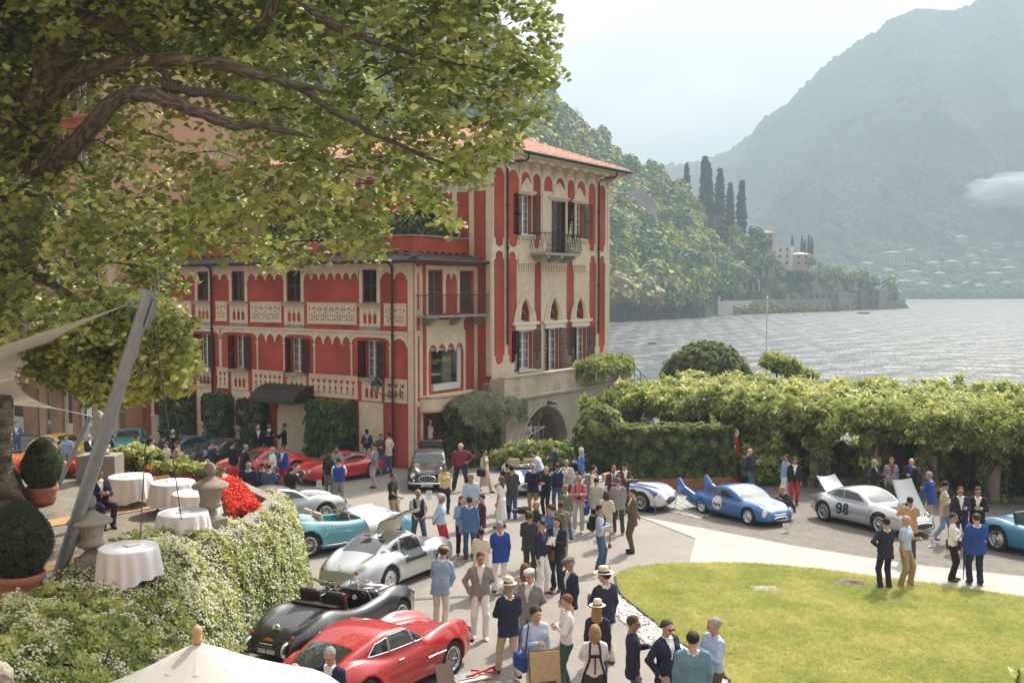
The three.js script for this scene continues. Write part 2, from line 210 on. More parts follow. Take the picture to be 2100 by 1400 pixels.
// ---------- hills ----------
// a slope strung between a shore line and a crest line; rows of knots [shore x, shore z, crest x, crest y, crest z]
function slope(rows,nu,nv,prof,rough,shoreY = LAKE - 0.5) {
const S = [0,1,2,3,4].map((k) => spline(rows.map((r,i) => [i,r[k]])));
const at = (s,t) => { const a = s * (rows.length - 1),q = prof(t,s),x = lerp(S[0](a),S[2](a),t),z = lerp(S[1](a),S[4](a),t),h = S[3](a) - shoreY;return V(x,shoreY + h * q + rough(x,z,t,s) * sstep(t,0,0.2),z);};
const P = [],U = [],I = [];for (let j = 0;j <= nv;j++) for (let i = 0;i <= nu;i++) { const p = at(i / nu,j / nv);P.push(p.x,p.y,p.z);U.push(p.x,p.z + p.y);if (i < nu && j < nv) { const b = j * (nu + 1) + i;I.push(b,b + 1,b + nu + 2,b,b + nu + 2,b + nu + 1);} }
const g = new THREE.BufferGeometry();g.setAttribute('position',new THREE.Float32BufferAttribute(P,3));g.setAttribute('uv',new THREE.Float32BufferAttribute(U,2));g.setIndex(I);g.computeVertexNormals();return [g,at];
}
const woodTex = tex(512,512,(u,v) => { const a = tnoise(u,v,5,5,61),b = tnoise(u,v,60,3,67),k = 0.62 + 0.25 * a + 0.3 * b;return [k * (0.9 + 0.25 * a),k,k * 0.75];},false);
const [hillGeo,hillAt] = slope([[-150,-130,-240,200,-420],[-20,-190,-100,172,-440],[12,-250,-24,132,-470],[31,-322,19,84,-480],[50,-345,51,52,-462],[71,-364,82,32,-450],[83,-396,109,26,-455],[116,-436,127,18,-470],[165,-482,166,10,-500],[204,-512,202,3,-526]],120,50,(t) => { const q = Math.pow(t,0.8);return t > 0.93 ? q + 0 : q;},(x,z,t,s) => s > 0.62 ? 0 : 5 * fbm(x * 0.02,z * 0.02,4));
setting('wooded_hill',hillGeo,std(rgb(0.085,0.105,0.04),1,{ map: rep(woodTex,1 / 60),bumpMap: rep(T.mid,1 / 24),bumpScale: 1.5 }));
const [mtGeo,mtAt] = slope([[60,-1050,53,148,-1900],[150,-960,183,221,-1900],[205,-912,308,235,-1900],[260,-905,420,272,-1900],[300,-900,438,294,-1650],[340,-900,500,352,-1650],[370,-902,563,399,-1650],[400,-904,621,435,-1650],[430,-910,664,458,-1650],[470,-925,720,454,-1650],[520,-940,767,470,-1650],[600,-950,829,488,-1650],[760,-950,946,459,-1650],[1000,-930,1141,430,-1650]],420,200,
(t) => t < 0.12 ? t * 0.55 : 0.066 + (t - 0.12) / 0.88 * 0.934 * (0.86 + 0.14 * t),(x,z,t,s) => { const a = (x * 0.75 + z * 0.35) * 0.0042,b = (z * 0.8 - x * 0.4) * 0.0013;const r = 1 - Math.abs(n2(a * 1.3 + 0.6 * fbm(x * 0.002,z * 0.002,2),b));return (52 * (r * r - 0.5) + 26 * fbm(x * 0.011,z * 0.011,4) + 7 * fbm(x * 0.05,z * 0.05,2)) * (1 - sstep(t,0.9,1) * 0.85) * sstep(t,0.02,0.4);});
{
const c = [],p = mtGeo.attributes.position,nn = mtGeo.attributes.normal;// land cover: woods, paler meadows and scree
for (let i = 0;i < p.count;i++) { const x = p.getX(i),y = p.getY(i),z = p.getZ(i),k = sstep(fbm(x * 0.006,z * 0.006 + y * 0.004,4),0.0,0.55),s = sstep(y,250,620) * sstep(fbm(x * 0.004 + 5,z * 0.004,3),-0.1,0.4);c.push(lerp(0.045,0.12,k) + s * 0.10,lerp(0.075,0.125,k) + s * 0.075,lerp(0.035,0.055,k) + s * 0.05);}
mtGeo.setAttribute('color',new THREE.Float32BufferAttribute(c,3));
}
setting('mountain',mtGeo,std(rgb(1,1,1),1,{ vertexColors: true,map: rep(woodTex,1 / 140),bumpMap: rep(T.mid,1 / 60),bumpScale: 1.2 }));
// tree crowns of the far forest, which reads as one mass
{
const R = rng(301),g = new THREE.IcosahedronGeometry(1,1),p = g.attributes.position;for (let i = 0;i < p.count;i++) { const x = p.getX(i),y = p.getY(i),z = p.getZ(i),k = 1 + 0.35 * n3(x * 1.7,y * 1.7,z * 1.7);p.setXYZ(i,x * k,y * k * 0.9,z * k);} g.computeVertexNormals();
const L = [];for (let i = 0;i < 26000;i++) { const s = R(),t = Math.pow(R(),0.9) * 0.99,q = mtAt(s,t);if (fbm(q.x * 0.008,q.z * 0.008 + q.y * 0.006,3) > 0.3 + 0.2 * R()) continue;const k = 4 + R() * 4,v = 0.75 + R() * 0.5;L.push([q,new THREE.Quaternion().setFromAxisAngle(Yup,R() * 6.28),V(k,k * (0.8 + R() * 0.5),k),rgb(0.055 * v + 0.02 * R(),0.082 * v,0.035 * v)]);}
tag(scatter('forest',g,std(rgb(1,1,1),1),L),'hazy deciduous forest covering the mountain across the lake','forest');
}
// ---------- the red villa ----------
// local axes: x along the wing (to the tower), z out of the wing's front; the tower side uses u = -z, out = +x
const redMat = std(rgb(0.56,0.092,0.048),0.92,{ map: rep(T.blot,0.14),bumpMap: rep(T.fine,0.6),bumpScale: 0.004 });
const creamMat = std(rgb(0.76,0.62,0.45),0.9,{ map: rep(T.mott,0.3),bumpMap: rep(T.fine,0.8),bumpScale: 0.003 });
const stoneMat = std(rgb(0.50,0.45,0.39),0.95,{ map: rep(T.blot,0.3),bumpMap: rep(T.mid,0.5),bumpScale: 0.02 });
const greyStone = std(rgb(0.42,0.40,0.36),0.95,{ map: rep(T.blot,0.4),bumpMap: rep(T.mid,0.8),bumpScale: 0.012 });
const shutterMat = std(rgb(0.085,0.030,0.022),0.6),darkShutter = std(rgb(0.035,0.016,0.012),0.55);
const frameMat = std(rgb(0.62,0.63,0.62),0.5),ironMat = std(rgb(0.025,0.022,0.02),0.5,{ metalness: 0.4 });
const glassMat = phys(rgb(0.9,0.94,0.94),0.03,{ transmission: 1,specularIntensity: 1,ior: 1.6 });
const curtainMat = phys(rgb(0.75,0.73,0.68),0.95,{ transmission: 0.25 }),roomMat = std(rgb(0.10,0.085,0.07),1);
const pipeMat = std(rgb(0.06,0.035,0.028),0.55,{ metalness: 0.5 }),slateMat = std(rgb(0.075,0.07,0.065),0.75,{ map: T.blot });
const villa = thing('villa','red and cream three storey villa with a taller loggia tower facing the lake','villa',[-4.472,0,-45.449],-34.119 * Math.PI / 180);
const WING = new THREE.Matrix4(),endM = (a) => new THREE.Matrix4().makeRotationY(Math.PI / 2).setPosition(a,0,0),wingM = (z) => new THREE.Matrix4().makeTranslation(0,0,z);
const TA = 0.857,TB0 = 4.88,TB1 = 16.9;
function archTop(s,u0,u1,y,kind) { // from (u1, y) over to (u0, y)
const c = (u0 + u1) / 2,r = (u1 - u0) / 2;
if (kind === 'round') s.absarc(c,y,r,0,Math.PI,false);
else { s.quadraticCurveTo(u1 - r * 0.05,y + r * 1.15,c,y + r * 2.1);s.quadraticCurveTo(u0 + r * 0.05,y + r * 1.15,u0,y);}
}
function archShape(u0,u1,y0,y1,kind) { const s = new THREE.Shape();s.moveTo(u0,y0);s.lineTo(u1,y0);s.lineTo(u1,y1);archTop(s,u0,u1,y1,kind);s.lineTo(u0,y0);return s;}
// wall with openings; holes: [u0, u1, y0, y1, 'round' | 'lancet' | undefined]
function wallShape(u0,u1,y0,y1,holes) { const s = rect(u0,u1,y0,y1);for (const [a,b,c,d,k] of holes) s.holes.push(k ? archShape(a,b,c,d,k) : rect(a,b,c,d));return s;}
const wallPart = (name,M,u0,u1,y0,y1,holes,m = redMat,t = 0.35,parent = villa) => new MB(M).plate(wallShape(u0,u1,y0,y1,holes),-t,0).build(name,m,parent);
// a window: frame with glazing bars, pane, curtains and a dark room behind
function window_(M,u0,u1,y0,y1,o = {}) {
const f = new MB(M),d = o.d ?? -0.2,w = 0.06,c = (u0 + u1) / 2;
f.box(u0,u0 + w,y0,y1,d - 0.05,d).box(u1 - w,u1,y0,y1,d - 0.05,d).box(u0 + w,u1 - w,y0,y0 + w,d - 0.05,d).box(u0 + w,u1 - w,y1 - w,y1,d - 0.05,d);
f.box(c - 0.045,c + 0.045,y0 + w,y1 - w,d - 0.045,d + 0.006);
const rows = o.rows ?? 4;for (let i = 1;i < rows;i++) { const y = y0 + w + ((y1 - y0 - 2 * w) * i) / rows;f.box(u0 + w,c - 0.045,y - 0.014,y + 0.014,d - 0.035,d - 0.004).box(c + 0.045,u1 - w,y - 0.014,y + 0.014,d - 0.035,d - 0.004);}
const win = f.build('window',o.mat ?? frameMat,o.parent ?? villa);
new MB(M).box(u0 + w,u1 - w,y0 + w,y1 - w,d - 0.03,d - 0.022).build('pane',glassMat,win);
if (o.curtain !== false) { // two hanging curtains with folds
const pleat = (a,b) => { const pts = [];const n = 14;for (let i = 0;i <= n;i++) pts.push([lerp(a,b,i / n),d - 0.16 + 0.03 * Math.sin(i * 2.1)]);const s = new THREE.Shape();pts.forEach(([x,z],i) => i ? s.lineTo(x,z) : s.moveTo(x,z));for (let i = n;i >= 0;i--) s.lineTo(pts[i][0],pts[i][1] - 0.01);const g = new THREE.ExtrudeGeometry(s,{ depth: y1 - y0,bevelEnabled: false });g.rotateX(-Math.PI / 2);const p = g.attributes.position;for (let i = 0;i < p.count;i++) p.setZ(i,-p.getZ(i));g.scale(1,1,1);g.translate(0,y0,0);g.computeVertexNormals();return g;};
const k = o.open ?? 0.36;new MB(M).add(pleat(u0,lerp(u0,u1,k))).add(pleat(lerp(u1,u0,k),u1)).build('curtain',curtainMat,win);
}
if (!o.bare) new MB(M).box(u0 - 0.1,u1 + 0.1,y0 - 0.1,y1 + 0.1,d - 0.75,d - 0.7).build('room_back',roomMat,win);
return win;
}
// one louvred shutter leaf hinged at u = h, swung by ang from the wall
function shutter(M,u0,u1,y0,y1,o = {}) {
const W = Math.abs(u1 - u0),L = new MB(),t = 0.035,w = 0.05;
L.box(0,w,y0,y1,0,t).box(W - w,W,y0,y1,0,t).box(w,W - w,y0,y0 + w,0,t).box(w,W - w,y1 - w,y1,0,t).box(w,W - w,(y0 + y1) / 2 - 0.04,(y0 + y1) / 2 + 0.04,0,t);
const n = Math.floor((y1 - y0) / 0.075);for (let i = 0;i < n;i++) { const y = y0 + w + ((y1 - y0 - 2 * w) * (i + 0.5)) / n;if (Math.abs(y - (y0 + y1) / 2) < 0.06) continue;const g = new THREE.BoxGeometry(W - 2 * w,0.012,0.055);g.rotateX(0.75);g.translate(W / 2,y,t / 2);L.add(g);}
const g = L.geo();g.translate(0,0,o.z ?? 0.03);if (o.ang) g.rotateY(o.ang);if (u1 < u0) g.scale(-1,1,1);g.translate(u0,0,0);g.applyMatrix4(M);
return mesh('shutter',g,o.mat ?? shutterMat,o.parent ?? villa);
}
// frieze of pointed cusps hanging from y1; n points between u0 and u1
function cuspShape(u0,u1,y1,h,drop,n) {
const s = new THREE.Shape(),p = (u1 - u0) / n,yb = y1 - h;s.moveTo(u0,y1);s.lineTo(u1,y1);s.lineTo(u1,yb - drop);
for (let i = n - 1;i >= 0;i--) { const a = u0 + i * p,b = a + p,c = (a + b) / 2;s.lineTo(b - p * 0.06,yb - drop);s.quadraticCurveTo(b - p * 0.08,yb - drop * 0.25,c,yb);s.quadraticCurveTo(a + p * 0.08,yb - drop * 0.25,a + p * 0.06,yb - drop);s.lineTo(a,yb - drop);}
s.lineTo(u0,y1);return s;
}
const slot = (c,y0,y1,r) => { const s = new THREE.Path();s.moveTo(c - r,y0 + r);s.absarc(c,y0 + r,r,Math.PI,2 * Math.PI,false);s.lineTo(c + r,y1 - r);s.lineTo(c + r * 0.35,y1 - r * 0.9);s.lineTo(c,y1 + r * 1.3);s.lineTo(c - r * 0.35,y1 - r * 0.9);s.lineTo(c - r,y1 - r);return s;};
// cream plate under a window with three slots
function apron(M,u0,u1,y0,y1,parent = villa) {
const s = rect(u0,u1,y0,y1),w = u1 - u0;for (const k of [0.26,0.5,0.74]) s.holes.push(slot(u0 + w * k,y0 + (y1 - y0) * 0.14,y0 + (y1 - y0) * 0.72,w * 0.085));
return new MB(M).plate(s,0.004,0.035).box(u0 - 0.05,u1 + 0.05,y1 + 0.002,y1 + 0.075,0,0.14).build('apron_panel',creamMat,parent);
}
// pierced balustrade panel: 'rose' has arches, buds and curls; 'heart' has hearts over lancets
function pierced(M,u0,u1,y0,y1,n,kind,parent = villa) {
const s = rect(u0,u1,y0,y1),b = 0.09,W = (u1 - u0 - 2 * b) / n,H = y1 - y0 - 2 * b,P = (pts) => { const q = new THREE.Path();pts.forEach(([x,y],i) => i ? q.lineTo(x,y) : q.moveTo(x,y));s.holes.push(q);};
const ell = (x,y,rx,ry,rot = 0) => { const q = new THREE.Path();for (let i = 0;i < 8;i++) { const a = (i / 8) * 6.2832,c = Math.cos(a) * rx,d = Math.sin(a) * ry,X = x + c * Math.cos(rot) - d * Math.sin(rot),Y = y + c * Math.sin(rot) + d * Math.cos(rot);i ? q.lineTo(X,Y) : q.moveTo(X,Y);} s.holes.push(q);};
for (let i = 0;i < n;i++) {
const x = u0 + b + W * i,c = x + W / 2,y = y0 + b;
if (kind === 'heart') { P([[c - W * 0.36,y + H * 0.95],[c,y + H * 0.86],[c + W * 0.36,y + H * 0.95],[c + W * 0.3,y + H * 0.78],[c,y + H * 0.6],[c - W * 0.3,y + H * 0.78]]);ell(c,y + H * 0.4,W * 0.2,H * 0.15);P([[c - W * 0.28,y + H * 0.03],[c - W * 0.1,y + H * 0.03],[c,y + H * 0.18],[c + W * 0.1,y + H * 0.03],[c + W * 0.28,y + H * 0.03],[c + W * 0.1,y + H * 0.24],[c - W * 0.1,y + H * 0.24]]);}
else { P([[c - W * 0.24,y + H * 0.72],[c,y + H * 0.92],[c + W * 0.24,y + H * 0.72],[c + W * 0.17,y + H * 0.7],[c,y + H * 0.82],[c - W * 0.17,y + H * 0.7]]);for (const q of [-1,1]) { P([[c + q * W * 0.42,y + H * 0.6],[c + q * W * 0.33,y + H * 0.75],[c + q * W * 0.42,y + H * 0.95],[c + q * W * 0.47,y + H * 0.75]]);ell(c + q * W * 0.4,y + H * 0.34,W * 0.045,H * 0.11);ell(c + q * W * 0.2,y + H * 0.36,W * 0.05,H * 0.10,q * 0.5);ell(c + q * W * 0.22,y + H * 0.12,W * 0.09,H * 0.07,-q * 0.5);P([[c + q * W * 0.47,y + H * 0.02],[c + q * W * 0.38,y + H * 0.02],[c + q * W * 0.42,y + H * 0.17]]);} ell(c,y + H * 0.55,W * 0.09,H * 0.06);ell(c,y + H * 0.28,W * 0.07,H * 0.09);ell(c,y + H * 0.08,W * 0.05,H * 0.05);}
}
const m = new MB(M).plate(s,0.004,0.03);m.box(u0 - 0.03,u1 + 0.03,y1 + 0.002,y1 + 0.06,0,0.06).box(u0 - 0.03,u1 + 0.03,y0 - 0.06,y0 - 0.002,0,0.06);
return m.build('balustrade_panel',creamMat,parent);
}
const strips = (M,list,z0 = 0,z1 = 0.03,name = 'trim',m = creamMat) => { for (const [u0,u1,y0,y1] of list) new MB(M).box(u0,u1,y0,y1,z0,z1).build(name,m,villa);};
// --- wing front ---
{
const M = WING,X0 = -22,w2 = [[-19.05,-18.2],[-15.05,-14.15],[-12.3,-11.3],[-8.2,-7.2],[-3.1,-2.2]],w1 = [[-18.9,-18.05],[-14.98,-14.22],[-12.18,-11.38],[-8.0,-7.15],[-2.95,-2.2]];
const holes = [...w2.map(([a,b]) => [a,b,5.9,7.38]),...w1.map(([a,b]) => [a,b,2.35,4.1]),[-14.95,-14.12,-0.68,0.45,'round'],[-12.15,-11.28,-0.68,0.38,'round'],[-18.95,-18.2,-0.6,0.35,'round'],[-8.55,-6.6,-2.3,0.0,'round']];
wallPart('front_wall',M,X0,0,-2.7,7.75,holes);
// cornice, friezes and string courses
strips(M,[[X0,-0.32,7.42,7.75]],0,0.06,'cornice');
strips(M,[[X0,-0.32,4.44,4.54]],0,0.09,'string_course');
const bays = [[-21.9,-19.3,4],[-18.0,-15.3,4],[-13.95,-12.5,2],[-11.1,-8.4,4],[-7.0,-3.35,7],[-2.0,-0.34,2]];
for (const [a,b,n] of bays) new MB(M).plate(cuspShape(a,b,7.42,0.14,0.34,n),0,0.05).build('cusped_frieze',creamMat,villa);
for (const [a,b,n] of [[-21.9,-20.2,2],[-17.2,-15.9,2],[-10.4,-8.43,3],[-6.31,-3.84,4],[-1.39,-0.34,1.999 | 0 || 1]]) new MB(M).plate(cuspShape(a,b,4.43,0.2,0.42,Math.max(1,n)),0,0.05).build('cusped_frieze',creamMat,villa);
// slim colonnettes and rounded spandrels that flank the first floor windows
for (const [c,l,r] of [[-18.45,-20.2,-17.2],[-14.6,-15.9,-13.3],[-11.78,-13.2,-10.4],[-7.57,-8.43,-6.31],[-2.58,-3.84,-1.39]]) {
const b = new MB(M);for (const u of [l,r]) b.box(u - 0.045,u + 0.045,2.35,3.85,0,0.05).box(u - 0.08,u + 0.08,3.72,3.82,0,0.07);
const s = new THREE.Shape();s.moveTo(l,4.43);s.lineTo(r,4.43);s.lineTo(r,3.85);s.quadraticCurveTo(r - 0.06,4.2,r - 0.42,4.22);s.lineTo(l + 0.42,4.22);s.quadraticCurveTo(l + 0.06,4.2,l,3.85);s.lineTo(l,4.43);
b.plate(s,0,0.045).build('window_arcade',creamMat,villa);
}
// second floor: cream surrounds, closed shutters (the leftmost stands open)
w2.forEach(([a,b],i) => {
strips(M,[[a - 0.2,a,5.82,7.42],[b,b + 0.2,5.82,7.42]],0,0.05,'window_surround');
new MB(M).box(a - 0.26,b + 0.26,5.76,5.84,0.0,0.2,0.01).build('window_sill',greyStone,villa);
apron(M,a - 0.2,b + 0.2,4.72,5.68);strips(M,[[a - 0.2,b + 0.2,4.55,4.7]],0,0.045,'lower_moulding',greyStone);
if (i) { const c = (a + b) / 2;for (const [p,q] of [[a,c - 0.005],[c + 0.005,b]]) shutter(M,p,q,5.9,7.38,{ z: -0.12,mat: darkShutter });}
else { window_(M,a,b,5.9,7.38);shutter(M,a,a - 0.5,5.88,7.38,{ ang: 0.12,mat: darkShutter });shutter(M,b,b + 0.5,5.88,7.38,{ ang: -0.12,mat: darkShutter });}
});
w1.forEach(([a,b]) => {
window_(M,a,b,2.35,4.1);shutter(M,a,a - 0.5,2.33,4.05,{ ang: 0.1,mat: darkShutter });shutter(M,b,b + 0.5,2.33,4.05,{ ang: -0.1,mat: darkShutter });
new MB(M).box(a - 0.3,b + 0.3,2.23,2.32,0,0.22,0.01).build('window_sill',greyStone,villa);apron(M,a - 0.25,b + 0.25,1.22,2.15);
});
for (const [a,b,n] of [[-21.8,-20.0,3],[-17.75,-15.6,3],[-13.6,-12.72,1],[-10.9,-8.62,3],[-6.78,-3.5,4],[-1.78,-0.42,2]]) pierced(M,a,b,4.85,5.78,n,'rose');
for (const [a,b,n] of [[-17.2,-15.6,5],[-13.58,-12.7,2],[-10.8,-8.55,6],[-6.72,-3.47,8],[-1.75,-0.4,3]]) pierced(M,a,b,1.3,2.28,n,'heart');
// ground floor: arched windows in cream bays, the garden door, a blind arch
for (const [a,b,y0,y1] of [[-14.95,-14.12,-0.68,0.45],[-12.15,-11.28,-0.68,0.38],[-18.95,-18.2,-0.6,0.35]]) {
const s = rect(a - 0.28,b + 0.28,-2.4,1.18);s.holes.push(archShape(a,b,y0,y1,'round'));new MB(M).plate(s,0.002,0.05).box(a - 0.2,b + 0.2,y0 - 0.1,y0 - 0.01,0.05,0.16).build('window_bay',creamMat,villa);
const r = new MB(M),c = (a + b) / 2;for (let i = 0;i <= 6;i++) r.rod(V(lerp(a,b,i / 6),y0,0.03),V(lerp(a,b,i / 6),y1 + Math.sqrt(Math.max(0,((b - a) / 2) ** 2 - (lerp(a,b,i / 6) - c) ** 2)),0.03),0.011,0.011,5);for (const y of [0.3,0.6,0.9]) r.box(a,b,lerp(y0,y1,y) - 0.01,lerp(y0,y1,y) + 0.01,0.02,0.04);
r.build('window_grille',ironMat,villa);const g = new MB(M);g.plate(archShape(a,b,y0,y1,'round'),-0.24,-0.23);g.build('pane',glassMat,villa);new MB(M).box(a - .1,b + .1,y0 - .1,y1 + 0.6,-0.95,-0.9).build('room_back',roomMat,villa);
const cu = new MB(M);for (const y of [0.35,0.7]) cu.box(a,b,lerp(y0,y1,y) - 0.02,lerp(y0,y1,y) + 0.02,-0.3,-0.25);cu.box(c - 0.03,c + 0.03,y0,y1 + 0.38,-0.3,-0.25);cu.build('sash_bar',frameMat,villa);
new MB(M).plate(cuspShape(a - 0.1,b + 0.1,y0 - 0.14,0.1,0.16,3),0.05,0.07).build('cusped_frieze',creamMat,villa);
}
{ const s = archShape(-8.95,-6.2,-2.3,0.0,'round');s.holes.push(archShape(-8.55,-6.6,-2.31,0.0,'round'));new MB(M).plate(s,0.002,0.08).build('door_surround',creamMat,villa);
const d = new MB(M);for (const u of [-8.5,-7.6,-7.55,-6.65]) d.box(u - 0.05,u + 0.05,-2.3,0.0 + (Math.abs(u + 7.57) < 0.2 ? 0.9 : 0.1),-0.3,-0.24);for (const y of [-2.25,-1.5,-0.75,0.0]) d.box(-8.55,-6.6,y - 0.04,y + 0.04,-0.29,-0.25);d.box(-8.5,-7.6,-2.3,-1.7,-0.28,-0.26);
for (let i = 1;i < 5;i++) { const a = (i * Math.PI) / 5;d.rod(V(-7.575,0.0,-0.27),V(-7.575 + 0.92 * Math.cos(a),0.92 * Math.sin(a),-0.27),0.018,0.018,5);}
const door = d.build('garden_door',frameMat,villa);new MB(M).plate(archShape(-8.55,-6.6,-2.3,0,'round'),-0.28,-0.275).build('pane',glassMat,door);new MB(M).box(-8.7,-6.4,-2.6,1.2,-1.6,-1.5).build('room_back',std(rgb(0.02,0.018,0.016),1),door);}
{ const s = rect(-3.35,-1.85,-2.2,1.16);s.holes.push(archShape(-3.1,-2.05,-2.21,-0.05,'lancet'));new MB(M).plate(s,0.002,0.07).build('blind_arch',creamMat,villa);new MB(M).box(-3.1,-2.05,-2.2,1.1,0.003,0.02).build('blind_panel',creamMat,villa);}
// barrel awning over the door
{ const b = new MB(M),n = 10,rib = (u0,u1) => { const pts = [[0.0,1.72],[0.45,1.7],[1.0,1.5],[1.38,1.1],[1.42,0.92]];const s = new THREE.Shape();pts.forEach(([z,y],i) => i ? s.lineTo(z,y) : s.moveTo(z,y));for (let i = pts.length - 1;i >= 0;i--) s.lineTo(pts[i][0] - 0.02,pts[i][1] - 0.03);const g = new THREE.ExtrudeGeometry(s,{ depth: u1 - u0,bevelEnabled: false });g.rotateY(-Math.PI / 2);g.translate(u1,0,0);return g;};
for (let i = 0;i < n;i++) b.add(rib(-9.5 + i * 0.31 + 0.005,-9.5 + (i + 1) * 0.31 - 0.005));const e = poly([[0,1.7],[0.45,1.68],[1.0,1.48],[1.36,1.1],[1.4,0.94],[0,0.94]]);for (const u of [-9.52,-6.4]) { const g = new THREE.ExtrudeGeometry(e,{ depth: 0.02,bevelEnabled: false });g.rotateY(-Math.PI / 2);g.translate(u + 0.02,0,0);b.add(g);}
b.build('door_awning',std(rgb(0.032,0.018,0.014),0.7),villa);}
// corner pilaster
strips(M,[[-0.32,-0.02,-2.4,7.75]],0,0.05,'corner_pilaster');
// downpipes
const dp = (u,y0,y1,M2 = M) => { const b = new MB(M2);b.rod(V(u,y0,0.12),V(u,y1,0.12),0.055,0.055,10);b.tube([V(u,y1,0.12),V(u,y1 + 0.15,0.16),V(u,y1 + 0.35,0.5)],0.05,8,10);for (let y = y0 + 0.5;y < y1;y += 1.9) b.rod(V(u,y,0.12),V(u,y + 0.09,0.12),0.075,0.075,10);return b.build('downpipe',pipeMat,villa);};
dp(-1.2,-1.9,7.4);dp(-13.85,-1.9,7.4);
}
// --- skirt roof, parapet and roof terrace of the wing ---
{
const sk = new THREE.Group();sk.name = 'skirt_roof';villa.add(sk);// slabs of dark stone along the front and round the end
const prof = (M,x0,x1,y) => { for (let i = 0,n = Math.round((x1 - x0) / 0.55);i < n;i++) { const a = lerp(x0,x1,i / n),c = lerp(x0,x1,(i + 1) / n),r = ((i * 37) % 11) / 400;const s = poly([[0.72,y - 0.02 + r],[0.72,y + 0.03 + r],[-0.55,y + 0.36 + r],[-0.55,y + 0.3 + r]]),g = new THREE.ExtrudeGeometry(s,{ depth: c - a - 0.008,bevelEnabled: false });g.rotateY(-Math.PI / 2);g.translate(c,0,0);g.applyMatrix4(M);boxUV(g);mesh('slab',g,slateMat,sk);} };
prof(WING,-22,0.1,7.8);prof(endM(0),-0.1,TB0,7.8);
const g = new MB();g.rod(V(-22,7.78,0.76),V(0.8,7.78,0.76),0.07,0.07,8).rod(V(0.78,7.78,0.8),V(0.78,7.78,-TB0 - 0.1),0.07,0.07,8);g.build('gutter',pipeMat,villa);
new MB().box(-22,0.6,7.68,7.76,-0.3,0.7).box(0.004,0.7,7.68,7.76,-TB0,-0.31).build('eave_soffit',std(rgb(0.2,0.1,0.06),0.9),villa);
// low vents between roof and parapet, parapet and coping
new MB().box(-22,-0.5,8.1,8.95,-0.85,-0.55).box(-0.8,-0.5,8.1,8.95,-TB0,-0.86).build('parapet',redMat,villa);
new MB().box(-22,-0.42,8.952,9.02,-0.93,-0.47).box(-0.88,-0.42,8.952,9.02,-TB0,-0.94).build('parapet_coping',greyStone,villa);
const v = new MB();for (let u = -21.5;u < -1;u += 0.62) v.box(u,u + 0.3,8.14,8.26,-0.546,-0.53);for (let k = 1;k < 4.6;k += 0.55) v.box(-0.497,-0.48,8.14,8.26,-k - 0.28,-k);v.build('vent_slot',std(rgb(0.02,0.015,0.012),1),villa);
new MB().box(-22,-0.8,8.0,8.1,-TB0,-0.86).build('roof_terrace',greyStone,villa);
const pl = new MB();pl.box(-21,-1.0,8.1,8.7,-1.7,-0.95);pl.build('planter_box',greyStone,villa);
}
